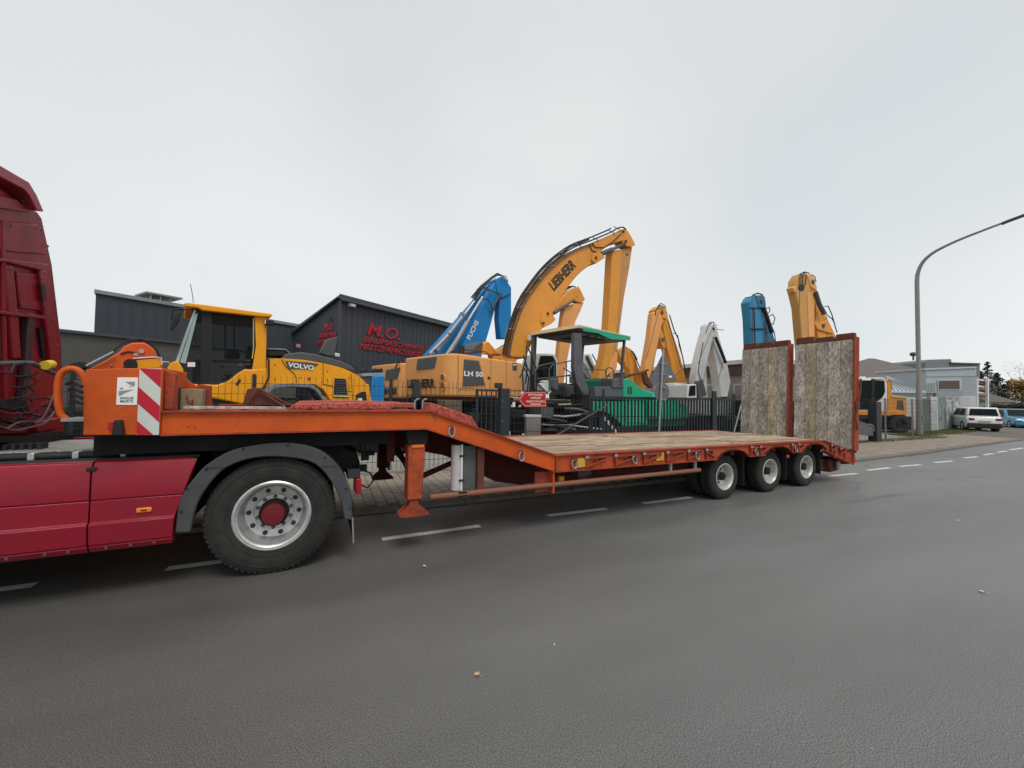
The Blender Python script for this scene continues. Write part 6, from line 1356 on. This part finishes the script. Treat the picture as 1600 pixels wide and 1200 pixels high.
# engine hood, sides and hopper
poly(AF, [(974,593),(984,591),(1000,605),(1012,612),(1020,614),(1021,628),(974,626)], 0.1, 2.1, 'engine_hood', GREEN, pv, bevel=0.03)
for x_ in (981.5, 985.5): poly(AF, [(x_,604),(x_+2,604),(x_+2,616),(x_,616)], 0.085, 0.02, 'slot', BLACKT, pv)
poly(AF, [(1006,609),(1030,616),(1031,622),(1006,620)], 0.2, 1.8, 'hood_top', mat('pale_green', (0.10, 0.5, 0.35), 0.5), pv)
poly(AF, [(926,627),(1010,628),(1012,668),(976,668),(972,664),(958,650),(944,643),(926,642)], 0.02, 0.25, 'side_panel', GREEN, pv, bevel=0.015)
poly(AF, [(1012,628),(1050,622),(1077,636),(1078,652),(1040,655),(1012,650)], -0.05, 0.12, 'hopper_wing', GREEN, pv, bevel=0.01)
poly(AF, [(1012,628),(1050,622),(1077,636),(1078,652),(1040,655),(1012,650)], 2.2, 0.12, 'hopper_wing', GREEN, pv, bevel=0.01)
poly(AF, [(1010,655),(1074,654),(1070,664),(1010,668)], 0.1, 2.1, 'hopper_floor', mat('dark_green', (0.005, 0.11, 0.07), 0.6), pv)
for i in range(3):
    poly(AF, [(979+10*i,632),(986+10*i,632),(986+10*i,660),(979+10*i,660)], 0.005, 0.01, 'louvre_panel', mat('grille_green', (0.03, 0.45, 0.28), 0.5), pv)
poly(AF, [(930,604),(974,604),(974,625),(930,625)], 0.15, 2.0, 'platform_box', MACH, pv, bevel=0.02)
poly(AF, [(957,592),(975,590),(975,606),(957,606)], 0.1, 0.5, 'console', MACH, pv, bevel=0.02)
# screed and tractor part
poly(AF, [(820,628),(926,628),(928,645),(945,650),(965,668),(972,686),(820,690)], 0.1, 2.2, 'tractor_body', CHASS, pv, bevel=0.03)
poly(AF, [(936,650),(948,650),(972,678),(966,690),(940,690)], -0.05, 0.16, 'track_guard', BLACK, pv, bevel=0.01)
ct = Sub(AF, AF); ct.txt('SUPER 1800-2', (942,653), (966,681), 0.10, -0.056, WHITET, pv, bold=0.03)
MB().prism([(AF.p(860,680,0)[0], 0.35), (AF.p(870,690,0)[0], 0.05), (AF.p(1010,690,0)[0], 0.05), (AF.p(1030,680,0)[0], 0.35), (AF.p(1010,660,0)[0], 0.7), (AF.p(870,660,0)[0], 0.7)], 0.0, 0.45).build('track', BLACK, pv, bevel=0.03)
MB().prism([(AF.p(860,680,0)[0], 0.35), (AF.p(870,690,0)[0], 0.05), (AF.p(1010,690,0)[0], 0.05), (AF.p(1030,680,0)[0], 0.35), (AF.p(1010,660,0)[0], 0.7), (AF.p(870,660,0)[0], 0.7)], 1.9, 2.35).build('track', BLACK, pv, bevel=0.03)
random.seed(11)
for i in range(16):
    x_ = 800+random.random()*110; y_ = 615+random.random()*55; w_ = 8+random.random()*26; h_ = 4+random.random()*12; o_ = -0.35+random.random()*0.45
    poly(AF, [(x_,y_),(x_+w_,y_),(x_+w_,y_+h_),(x_,y_+h_)], o_, 0.2+random.random()*0.5, 'screed_part', random.choice([CHASS, BLACK, MACH, CHASS]), pv, bevel=0.01)
for i in range(12):
    x_ = 800+random.random()*110; y_ = 618+random.random()*50
    ptube(AF, [(x_,y_),(x_+10+random.random()*20,y_+random.uniform(-3,5)),(x_+25+random.random()*30,y_+random.uniform(-2,8))], -0.3-random.random()*0.1, 0.014+random.random()*0.02, 'screed_pipe', random.choice([GALV, BLACK, DGREY, CHROME]), pv)
for i in range(5):
    x_ = 798+i*11+random.random()*4; poly(AF, [(x_,632+random.random()*2),(x_+4,632),(x_+4,636),(x_,636)], -0.42, 0.01, 'label', WHITE, pv)
poly(AF, [(873,631),(893,630),(893,632),(873,633)], -0.41, 0.01, 'label', CREAM, pv)
# operator stand: rails, seat, steering wheel, pipes
RL = [[(836,606),(836,580),(842,572),(866,566),(866,600)], [(858,612),(858,578),(863,570),(895,563)], [(885,610),(885,566)], [(836,592),(860,590),(895,586)], [(915,577),(947,578),(947,595)], [(911,580),(916,590),(922,592),(945,592)], [(944,610),(944,595),(958,580)], [(956,610),(958,590)], [(880,575),(892,582),(897,590)],
      [(823,540),(822,560),(816,580),(818,610)], [(826,545),(832,560),(830,590),(836,610)], [(818,555),(824,575),(821,600)], [(812,590),(820,575),(826,590),(824,612)], [(830,560),(838,575),(838,612)], [(820,570),(828,580),(834,600)]]
for i, L_ in enumerate(RL): ptube(AF, L_, 0.15+0.12*(i % 4), 0.020, 'handrail' if i < 9 else 'hose', DGREY if i < 9 else BLACK, pv)
for x_, y_, o_ in ((838,585,1.6), (848,575,1.4), (858,590,1.7), (872,600,1.0), (884,603,0.8), (895,600,0.8), (866,606,1.2)):
    poly(AF, [(x_,y_),(x_+14,y_-2),(x_+16,y_+16),(x_+2,y_+18)], o_, 0.3, 'machine_part', random.choice([BLACK, CHASS, DGREY]), pv, bevel=0.03)
poly(AF, [(866,592),(872,590),(873,608),(868,612),(865,606)], 0.3, 0.35, 'seat_back', MACH, pv, bevel=0.04); poly(AF, [(843,600),(850,598),(862,612),(858,616)], 0.4, 0.1, 'white_strut', WHITE, pv)
poly(AF, [(850,596),(856,594),(860,604),(856,608)], 0.45, 0.2, 'white_panel', WHITE, pv)
P_ = []
for q in range(21):
    A = q/20*6.2832; P_.append((952.5+6.5*math.cos(A), 581.5+7*math.sin(A)))
ptube(AF, P_, 0.6, 0.016, 'steering_wheel', BLACK, pv); ptube(AF, [(946,594),(952,584)], 0.6, 0.02, 'steering_column', BLACK, pv)
ptube(AF, [(960,592),(985,586),(1000,583),(1012,578)], 0.3, 0.05, 'exhaust_pipe', RUST, pv, 10)
# white machine arm glimpsed through the canopy
gw = frame_at(930, 14.0, 0)
wa = thing('white_loader_arm', 'white loader arm with grey cylinders seen under the canopy of the paver', 'excavator', gw)
poly(gw, [(906,560),(914,553),(922,553),(930,572),(940,592),(934,598),(924,590),(916,572)], 0, 0.35, 'arm', WH2, wa, bevel=0.03); ptube(gw, [(917,556),(934,592)], -0.06, 0.05, 'cylinder', DGREY, wa, 10)
ptube(gw, [(925,553),(930,562),(936,575),(940,590)], -0.06, 0.03, 'pipe', GALV, wa); MB().box((-0.5, 0.0, 0.03), (2.4, 1.8, 1.9)).build('body', WH2, wa, bevel=0.06)
# ================================================================== RIGHT BACKGROUND
IA = -24.7
def bgframe(px, d):       # a frame parallel to the picture, d metres away along the view axis
    u = (px-800)/FPX; X = u*d*R0.x+F0.x*d; Y = u*d*R0.y+F0.y*d
    return Frame(X, Y, IA)
SILV = mat('silver_roof', (0.50, 0.53, 0.55), 0.45, metal=0.2, dirt=0.5, dscale=0.8, dcol=(0.3, 0.31, 0.31))
PALEB = mat('pale_blue_wall', (0.38, 0.42, 0.445), 0.7, dirt=0.4, dscale=0.7, dcol=(0.25, 0.30, 0.32))
ROOFB = mat('brown_roof_tiles', (0.15, 0.125, 0.115), 0.85, dirt=0.6, dscale=2.5, dcol=(0.09, 0.075, 0.07), bump=0.4, bscale=12)
GREYB = mat('grey_wall', (0.26, 0.28, 0.29), 0.8, dirt=0.4, dscale=0.5)
DK = mat('dark_opening', (0.05, 0.045, 0.045), 0.7, dirt=0.2)
G1 = bgframe(1425, 58)
h1 = thing('brown_roof_house', 'wide house with hipped brown tiled roof and round ridge vent', 'building', G1)
def hz(fr, x, y, off=0.0): return fr.p(x, y, off)
a = hz(G1, 1343, 591); bq = hz(G1, 1503, 591); r0_ = hz(G1, 1424, 558); r1q = hz(G1, 1434, 559)
MB().add([(a[0], 0, a[1]), (bq[0], 0, a[1]), (bq[0], 14, a[1]), (a[0], 14, a[1]), (r0_[0], 7, r0_[1]+0.5), (r1q[0], 7, r0_[1]+0.5)], [(0,1,5,4), (1,2,5), (2,3,4,5), (3,0,4), (0,3,2,1)]).build('roof', ROOFB, h1)
MB().box((a[0]+0.4, 0.5, 0), (bq[0]-0.4, 13.5, a[1]-0.003)).build('wall', GREYB, h1)
sv = hz(G1, 1427, 558, 7); MB().tube([(sv[0], 7, r0_[1]+0.3), (sv[0], 7, r0_[1]+1.2)], 0.12, 8).build('vent_pipe', DGREY, h1)
MB().lathe([(0, -0.25), (0.32, -0.2), (0.46, 0.05), (0.36, 0.35), (0, 0.45)], (sv[0], 7, r0_[1]+1.2), 14, axis='z').build('vent_cowl', mat('cowl', (0.06, 0.075, 0.07), 0.6), h1)
for k in range(1, 6):
    x_ = 1445+k*6
G2 = bgframe(1490, 66)
h2 = thing('flat_roof_block', 'flat roofed grey-blue block standing highest behind the silver workshop', 'building', G2)
P = G2.tr([(1446,566),(1450,562),(1486,561),(1487,567),(1531,568.5),(1531,640),(1446,640)]); P = [(s, max(z, 0)) for s, z in P]
MB().prism(P, 0, 8).build('wall', mat('green_grey_wall', (0.20, 0.225, 0.23), 0.8, dirt=0.3), h2); poly(G2, [(1486,566),(1532,567.5),(1532,569.5),(1486,568.5)], -0.3, 8.3, 'roof_edge', DGREY, h2)
G3 = bgframe(1487, 44)
h3 = thing('silver_workshop', 'pale blue-grey clad workshop with a dark window and standing seam lean-to roof', 'building', G3)
P = G3.tr([(1447,577),(1525,574),(1527,640),(1447,640)]); P = [(s, z if z > 2 else 0) for s, z in P]
MB().prism(P, 0, 6).build('wall', PALEB, h3)
poly(G3, [(1446,575.5),(1526,572.5),(1526,575),(1446,578)], -0.12, 6.2, 'roof_edge', SILV, h3)
poly(G3, [(1447,588),(1525,587),(1525,588.2),(1447,589.2)], -0.03, 0.02, 'cladding_joint', GREYB, h3)
wn = poly(G3, [(1465,594),(1502,593.5),(1501,609),(1466,609)], -0.10, 0.08, 'window', SILV, h3)
poly(G3, [(1467,595),(1499.5,594.5),(1499.5,608),(1467,608)], -0.115, 0.012, 'pane', mat('brown_pane', (0.10, 0.075, 0.06), 0.5), wn)
poly(G3, [(1463,610),(1504,610),(1504,634),(1463,634)], -0.35, 0.33, 'lower_panel', mat('blue_panel', (0.27, 0.32, 0.335), 0.6, dirt=0.5), h3)
poly(G3, [(1447,598),(1463,597),(1463,614),(1447,614)], -0.5, 0.48, 'bay', PALEB, h3)
for k in range(6): poly(G3, [(1448.5+2.4*k,598.5),(1449.1+2.4*k,598.5),(1449.1+2.4*k,613),(1448.5+2.4*k,613)], -0.53, 0.025, 'cladding_rib', GREYB, h3)
for k in range(9): poly(G3, [(1504,590+3.2*k),(1525,590+3.2*k),(1525,590.5+3.2*k),(1504,590.5+3.2*k)], -0.02, 0.015, 'cladding_rib', GREYB, h3)
# lean-to with standing seams
a = hz(G3, 1392, 611, -3.0); b_ = hz(G3, 1447, 611, -3.0); c_ = hz(G3, 1447, 589, 1.5); d_ = hz(G3, 1385, 589, 1.5)
MB().add([(a[0], -3, a[1]), (b_[0], -3, a[1]), (b_[0]+0.2, 1.5, c_[1]), (d_[0], 1.5, c_[1]), (a[0], -3, a[1]-.15), (b_[0], -3, a[1]-.15), (b_[0]+0.2, 1.5, c_[1]-.15), (d_[0], 1.5, c_[1]-.15)], [(0,1,2,3),(4,7,6,5),(0,4,5,1),(1,5,6,2),(2,6,7,3),(3,7,4,0)]).build('lean_to_roof', SILV, h3)
for k in range(10):
    u = k/9; p0 = Vector((a[0]+(b_[0]-a[0])*u, -3.0, a[1]+0.04)); p1 = Vector((d_[0]+(b_[0]+.2-d_[0])*u, 1.5, c_[1]+0.04)); MB().bar(p0, p1, 0.07, 0.08).build('standing_seam', GREYB, h3)
MB().box((a[0]+0.3, -2.6, 0), (b_[0]-0.005, 1.4, a[1]-0.18)).build('lean_to_wall', mat('lean_to_wall', (0.42, 0.46, 0.47), 0.7, dirt=0.4), h3)
poly(G3, [(1398,620),(1447,620),(1447,621.5),(1398,621.5)], -2.75, 0.12, 'awning', DGREY, h3)
G4 = bgframe(1480, 36)
h4 = thing('site_containers', 'white and pale grey site containers below the silver workshop', 'container', G4)
for q_, (x0_, x1_, y0_, mt_) in enumerate(((1443, 1463, 621, WHITE), (1503, 1518, 620, mat('container_grey', (0.45, 0.45, 0.44), 0.6, dirt=0.4)), (1518.5, 1533, 620, mat('container_pale', (0.52, 0.53, 0.53), 0.6, dirt=0.4)))):
    P = G4.tr([(x0_,y0_),(x1_,y0_),(x1_,650),(x0_,650)]); P = [(s, z if z > 1.5 else 0) for s, z in P]
    MB().prism(P, 0.2*q_, 2.4).build('container_wall', mt_, h4, bevel=0.03)
# white rack
G5 = bgframe(1538, 46)
rk = thing('white_rack', 'white posted open rack with red and white shelves right of the workshop', 'rack', G5)
for x_ in (1527, 1543.5): poly(G5, [(x_,590),(x_+2,590),(x_+2,637),(x_,637)], 0, 0.25, 'post', WHITE, rk)
for k in range(6): poly(G5, [(1529,592+5*k),(1543,594+5*k),(1543,596+5*k),(1529,594.5+5*k)], 0.3, 1.2, 'shelf', (WHITE, mat('shelf_red', (0.3, 0.08, 0.06), 0.6))[k % 2], rk)
G6 = bgframe(1565, 75)
h6 = thing('far_low_house', 'low far house with grey roof and pale wall below the dark conifers', 'building', G6)
P = G6.tr([(1545,627),(1582,627),(1582,640),(1545,640)]); MB().prism([(s, z if z > 1.9 else 0) for s, z in P], 0, 6).build('wall', mat('pale_render', (0.48, 0.47, 0.43), 0.8, dirt=0.3), h6)
a = hz(G6, 1543, 628); b_ = hz(G6, 1590, 628); t_ = hz(G6, 1545, 615)
MB().add([(a[0], -0.5, a[1]), (b_[0], -0.5, a[1]), (b_[0], 4, t_[1]), (a[0]+.5, 4, t_[1]), (a[0], 7, a[1]), (b_[0], 7, a[1])], [(0,1,2,3),(3,2,5,4),(0,3,4),(1,5,2),(0,4,5,1)]).build('roof', mat('dark_roof', (0.11, 0.10, 0.09), 0.8, dirt=0.4), h6)
# graffiti covered corrugated wall
pwall = thing('panel_wall', 'row of weathered corrugated panels with pale graffiti behind the lamp post', 'wall', Frame(30.1, 10.65, 8))
random.seed(5)
cols = [(0.13, 0.16, 0.15), (0.45, 0.48, 0.46), (0.20, 0.26, 0.27), (0.42, 0.44, 0.42), (0.24, 0.25, 0.22), (0.30, 0.33, 0.34), (0.38, 0.37, 0.32)]
s_ = 0.0
for k in range(5):
    mt_ = mat('panel_paint_%s' % 'abcdefg'[k], cols[k], 0.75, dirt=0.95, dscale=1.6, dcol=random.choice([(0.08, 0.09, 0.07), (0.6, 0.62, 0.6), (0.12, 0.14, 0.13)]), lo=0.5, hi=0.58)
    w_ = 1.75; m = MB(); n = 12; P = []
    for j in range(n+1): P.append((s_+w_*j/n, 0.03 if j % 2 else -0.03))
    Q_ = [(x, t+0.03) for x, t in P][::-1]
    m.plan(P+Q_, 0.02, 2.0+random.uniform(-.08, .12)).build('panel', mt_, pwall, smooth=False)
    MB().box((s_-0.04, -0.06, 0), (s_+0.04, 0.12, 2.1)).build('post', CONC, pwall); s_ += w_+0.03
# ---------------------------------------------------------------- foliage
def leafcloud(mb, c, r, n, size, rnd, squash=1.0):
    for _ in range(n):
        while True:
            d = Vector((rnd.uniform(-1, 1), rnd.uniform(-1, 1), rnd.uniform(-1, 1)))
            if 0.05 < d.length < 1: break
        d = d.normalized()*(d.length**0.5)
        p = Vector(c)+Vector((d.x*r, d.y*r, d.z*r*squash)); a = Vector((rnd.uniform(-1, 1), rnd.uniform(-1, 1), rnd.uniform(-1, 1))).normalized(); b = a.orthogonal().normalized()
        s = size*rnd.uniform(0.6, 1.3); mb.add([p-a*s, p+b*s*0.6, p+a*s, p-b*s*0.6], [(0, 1, 2, 3)])
def fol(name, col, dcol): return mat(name, col, 0.8, dirt=0.9, dscale=0.9, dcol=dcol, lo=0.35, hi=0.65, spec=0.2)
CONIF = fol('conifer_needles', (0.045, 0.065, 0.045), (0.02, 0.032, 0.022)); AUT = fol('autumn_leaves', (0.36, 0.22, 0.05), (0.22, 0.13, 0.03)); SHR = fol('shrub_leaves', (0.06, 0.08, 0.04), (0.10, 0.09, 0.05)); TWIG = fol('thin_twigs', (0.12, 0.11, 0.09), (0.20, 0.15, 0.08))
BARK = mat('bark', (0.09, 0.07, 0.05), 0.9, dirt=0.5)
def conifer(px, d, ytop, wpx, label, seed, dens=1.0):
    rnd = random.Random(seed); fr = bgframe(px, d); H = fr.p(px, ytop)[1]; R = wpx/2*d/FPX
    t = thing('conifer_tree', label, 'tree', fr)
    MB().tube([(0, 0, 0), (0, 0, H*0.5), (0, 0, H*0.97)], 0.22, 8, 0.04).build('trunk', BARK, t)
    m = MB(); n = int(46*dens)
    for k in range(n):
        u = k/n; z = H*(0.18+0.8*u); rad = R*(1-u)**0.8*(0.75+0.4*rnd.random())+0.15; A = rnd.random()*6.28
        for q in (0.45, 0.8): leafcloud(m, (rad*q*math.cos(A), rad*q*math.sin(A), z-rad*0.15*q), rad*0.42+0.15, int(34*dens), 0.16, rnd, 0.45)
    m.build('crown', CONIF, t, smooth=False)
def bush(px, d, ytop, wpx, label, mt, seed, trunk=0.0, n=12, leaf=0.14, cat='bush', name='bush', dens=60, sq=0.8):
    rnd = random.Random(seed); fr = bgframe(px, d); H = fr.p(px, ytop)[1]; R = wpx/2*d/FPX
    t = thing(name, label, cat, fr)
    m = MB(); m.tube([(0, 0, 0), (0, 0, max(0.4, H*0.6))], 0.12 if trunk else 0.05, 7, 0.03)
    for k in range(7):
        A = k*0.9+rnd.random(); m.tube([(0, 0, H*0.3), (R*0.5*math.cos(A), R*0.5*math.sin(A), H*0.6), (R*0.85*math.cos(A), R*0.85*math.sin(A), H*(0.75+0.2*rnd.random()))], 0.05, 5, 0.012)
    m.build('trunk', BARK, t)
    m = MB(); z0 = trunk
    for k in range(n):
        A = rnd.random()*6.28; q = rnd.random()**0.5*0.75; z = z0+(H-z0)*(0.2+0.62*rnd.random())
        leafcloud(m, (R*q*math.cos(A), R*q*math.sin(A), z), R*0.36, dens, leaf, rnd, sq)
    m.build('crown', mt, t, smooth=False)
conifer(1544, 95, 563, 26, 'tall pointed dark conifer beyond the workshop', 1)
conifer(1560, 100, 581, 34, 'broad dark conifer just right of the tall pointed one', 2, 1.3)
conifer(1575, 92, 594, 30, 'shorter dark conifer nearest the autumn tree', 3)
conifer(1534, 98, 578, 26, 'dark conifer partly behind the flat grey-blue block', 4)
conifer(1361, 80, 562, 22, 'bluish conifer left of the brown roof', 5)
bush(1347, 70, 572, 16, 'thin pale leafed tree beside the rusty ramp edge', SHR, 6, 1.0, 10, 0.2, 'tree', 'small_tree', 40)
bush(1598, 62, 586, 42, 'yellow-orange autumn tree at the right edge', AUT, 7, 1.5, 26, 0.16, 'tree', 'autumn_tree', 90)
bush(1604, 68, 560, 50, 'bare twiggy tree above the autumn leaves', TWIG, 8, 3.0, 18, 0.10, 'tree', 'bare_tree', 26)
for i, (px, d, y, w) in enumerate(((1552, 60, 633, 26), (1568, 58, 630, 26), (1585, 57, 629, 28), (1602, 56, 628, 26))):
    bush(px, d, y, w, ['leftmost dark shrub behind the white car', 'dark shrub behind the gap between the white and blue car', 'dark shrub above the blue car', 'dark shrub at the right edge of the parking area'][i], SHR, 20+i, 0, 12, 0.16, dens=90)
# ---------------------------------------------------------------- parked cars
def car(label, name, X, Y, deg, L_, Wd, H_, col, suv=True, rearglass=True, sc=1.0, plate=True):
    fr = Frame(X, Y, deg); t = thing(name, label, 'car', fr)
    # s forward, t sideways (0..W); rear at s=0
    g = 0.24*sc; Hs = H_
    low = [(0.05, g+.12), (0.0, g+.3), (0.02, Hs*0.52), (0.10, Hs*0.63), (L_*0.66, Hs*0.63), (L_*0.96, Hs*0.56), (L_, Hs*0.38), (L_-.03, g+.1), (L_*0.9, g), (0.2, g)]
    body = MB().prism(low, 0, Wd).build('body', col, t, bevel=0.09*sc, seg=3)
    ins = Wd*(0.045 if suv else 0.07)
    gh = MB(); b0, b1, r0, r1 = 0.10, L_*0.70, (0.22 if suv else 0.34)*sc, L_*0.50
    z0, z1 = Hs*0.585, Hs*0.985
    vs = [(b0, 0.03, z0), (b1, 0.03, z0), (b1, Wd-.03, z0), (b0, Wd-.03, z0), (r0, ins+.04, z1), (r1, ins+.04, z1), (r1, Wd-ins-.04, z1), (r0, Wd-ins-.04, z1)]
    gh.add(vs, [(0,3,2,1),(4,5,6,7),(0,1,5,4),(1,2,6,5),(2,3,7,6),(3,0,4,7)]).build('cabin', col, t, bevel=0.05*sc)
    def lerp(p, q, u): return tuple(p[i]+(q[i]-p[i])*u for i in range(3))
    def face(a, b_, c_, d_, u0, u1, v0, v1, nrm, nm, mt):
        pt = lambda u, v: Vector(lerp(lerp(a, b_, u), lerp(d_, c_, u), v))+Vector(nrm)*0.012
        MB().add([pt(u0, v0), pt(u1, v0), pt(u1-.03*(u1-u0), v1), pt(u0+.03*(u1-u0), v1)], [(0, 1, 2, 3)]).build(nm, mt, t)
    CG = GLASSD
    if rearglass: face(vs[3], vs[0], vs[4], vs[7], 0.06, 0.94, 0.18, 0.85, (-1, 0, 0.3), 'rear_window', CG)
    face(vs[1], vs[2], vs[6], vs[5], 0.05, 0.95, 0.12, 0.9, (1, 0, 0.3), 'windscreen', CG)
    for nn, A_, B_, C_2, D_ in (((0, 1, 0.1), vs[2], vs[3], vs[7], vs[6]), ((0, -1, 0.1), vs[0], vs[1], vs[5], vs[4])):
        face(A_, B_, C_2, D_, 0.10, 0.48, 0.2, 0.85, nn, 'side_window', CG); face(A_, B_, C_2, D_, 0.51, 0.88, 0.2, 0.85, nn, 'side_window', CG)
    MB().box((-0.04, 0.03, g+.02), (0.25, Wd-.03, g+(.30 if suv else .2))).build('rear_bumper', BLACK if suv else col, t, bevel=0.04)
    MB().box((L_-0.25, 0.06, g+.02), (L_+.03, Wd-.06, g+.2)).build('front_bumper', BLACK if suv else col, t, bevel=0.04)
    for t_ in (0.03, Wd-.33):
        MB().box((-0.015, t_, Hs*0.47), (0.1, t_+.24, Hs*0.56)).build('tail_light', mat('tail_red', (0.22, 0.02, 0.02), 0.3, dirt=0.1), t, bevel=0.02)
        MB().box((L_-.08, t_, Hs*0.38), (L_+.012, t_+.30, Hs*0.47)).build('headlight', MATS['cylinder_rod'], t, bevel=0.02)
    if plate: MB().box((-0.02, Wd/2-.26, Hs*0.40), (0.05, Wd/2+.26, Hs*0.465)).build('number_plate', mat('plate_dull', (0.4, 0.4, 0.38), 0.5), t)
    R_ = 0.33*sc
    for s_ in (L_*0.19, L_*0.80):
        for t_, fl in ((-0.01, 1), (Wd-.21, -1)):
            w_ = MB().lathe([(R_*.6, 0.0), (R_*.9, 0.0), (R_, 0.03), (R_, 0.19), (R_*.9, 0.22), (R_*.6, 0.22)], (s_, t_, R_), 24, close=True).build('wheel', TYRE, t)
            MB().lathe([(R_*.62, 0.01), (R_*.55, 0.04), (0, 0.05)] if fl == 1 else [(R_*.62, 0.21), (R_*.55, 0.18), (0, 0.17)], (s_, t_, R_), 20).build('rim', ALU, w_)
            MB().lathe([(R_*1.15, -0.004 if fl == 1 else .21), (R_*1.15, 0.01 if fl == 1 else .226), (0, 0.01 if fl == 1 else .226)], (s_, t_ if fl == 1 else t_, R_), 20).build('wheel_well', BLACK, t) if False else None
    MB().box((L_*0.19-R_*1.2, 0.02, g-.02), (L_*0.8+R_*1.2, Wd-.02, g+.1)).build('sill', BLACK, t)
    for t_ in (-0.14, Wd+.02): MB().box((L_*0.60, t_, Hs*0.58), (L_*0.60+.1, t_+.13, Hs*0.66)).build('mirror', BLACK, t, bevel=0.02)
    return t
CARW = mat('car_white', (0.72, 0.73, 0.72), 0.25, dirt=0.1, coat=0.5); CARB = mat('car_blue', (0.03, 0.20, 0.36), 0.25, dirt=0.1, coat=0.6); CARD = mat('car_dark', (0.03, 0.035, 0.045), 0.25, dirt=0.1, coat=0.5)
car('white compact off-road car seen from behind on the gravel', 'parked_car', 35.9, 9.15, 33, 3.6, 1.46, 1.50, CARW, sc=1.0)
car('blue car parked nose towards the road right of the white one', 'parked_car', 46.6, 12.6, 213, 3.8, 1.75, 1.38, CARB, suv=False, rearglass=True, sc=0.9)
car('dark car mostly cut off at the right edge', 'parked_car', 48.6, 11.6, 213, 3.9, 1.75, 1.35, CARD, suv=False, sc=0.9)
# grass verge with blades round the lamp post
def grass_area(x0, x1, y0, y1, n, seed):
    rnd = random.Random(seed); m = MB()
    for _ in range(n):
        x = rnd.uniform(x0, x1); y = rnd.uniform(y0, y1)+max(0, (x-27))*0.10; h = rnd.uniform(0.03, 0.10); a = rnd.uniform(0, 6.28); w = 0.012
        m.add([(x-w*math.cos(a), y-w*math.sin(a), 0.03), (x+w*math.cos(a), y+w*math.sin(a), 0.03), (x+rnd.uniform(-.03, .03), y+rnd.uniform(-.03, .03), 0.03+h)], [(0, 1, 2)])
    return m
gm = grass_area(26.0, 37.5, 9.1, 10.6, 9000, 3); g2m = grass_area(15, 27, 8.55, 8.9, 4000, 4); gm.add(g2m.v, g2m.f)
gv = MB().add([(25.8, 9.02, 0.045), (37.5, 9.95, 0.045), (38.5, 12.0, 0.045), (26, 10.5, 0.045)], [(0, 1, 2, 3)])
struct(gv.build('grass_verge', GRASS))
o = gm.build('grass', mat('grass_blades', (0.12, 0.14, 0.035), 0.8, dirt=0.8, dscale=2, dcol=(0.18, 0.15, 0.06)), smooth=False); tag(o, 'short grass and weeds along the fence foot and lamp post', 'grass'); stuff(o)
# fallen leaves and crumbs on the road
LEAF = mat('dry_leaf', (0.50, 0.38, 0.20), 0.8, dirt=0.4); PALE = mat('pale_scrap', (0.55, 0.53, 0.5), 0.8, dirt=0.2)
def leafobj(px, py, r, label, mt, a0):
    x, y = groundpt(px, py); rnd = random.Random(px); P = []
    for k in range(11):
        A = 2*math.pi*k/11; q = r*(0.55+0.45*(k % 2))*(1.3 if k == 0 else 1); P.append((q*math.cos(A+a0), q*0.8*math.sin(A+a0), 0.008+rnd.random()*0.012))
    m = MB().add([(0, 0, 0.02)]+P, [(0, k+1, (k+1) % 11+1) for k in range(11)]); m.tube([(0, 0, 0.015), (r*1.2, -r*1.1, 0.006)], 0.0015, 4)
    o = m.build('fallen_leaf', mt); o.location = (x, y, 0); tag(o, label, 'leaf', 'fallen leaves on the road')
leafobj(745, 1056, 0.022, 'largest dry yellow leaf lying on the near asphalt', LEAF, 0.4)
leafobj(1534, 926, 0.03, 'small pale leaf far right on the asphalt', PALE, 1.0)
leafobj(663, 886, 0.02, 'small pale leaf on the asphalt right of the big wheel', PALE, 2.0)
leafobj(866, 1010, 0.008, 'tiny crumb of leaf beyond the large yellow leaf', PALE, 0.2)

rl = random.Random(77)
for k in range(18):
    x = rl.uniform(-1.5, 22); y = ipol(KT, x)-rl.uniform(0.02, 0.35) if rl.random() < 0.6 else ipol(KT, x)+rl.uniform(0.2, 2.4)
    if rl.random() < 0.25: x = rl.uniform(1, 12); y = rl.uniform(1.6, 5)
    z = 0.0 if y < ipol(KT, x) else PZ_
    r = rl.uniform(0.012, 0.028); a0 = rl.random()*6; P = [(r*(0.6+0.4*(q % 2))*math.cos(a0+q*0.785), r*0.7*math.sin(a0+q*0.785), 0.006+rl.random()*0.012) for q in range(8)]
    o = MB().add([(0, 0, 0.016)]+P, [(0, q+1, (q+1) % 8+1) for q in range(8)]).build('fallen_leaf', rl.choice((LEAF, LEAF, PALE)))
    o.location = (x, y, z); tag(o, 'tiny dry leaf among others scattered along kerb, pavement and road', 'leaf', 'fallen leaves on the road')
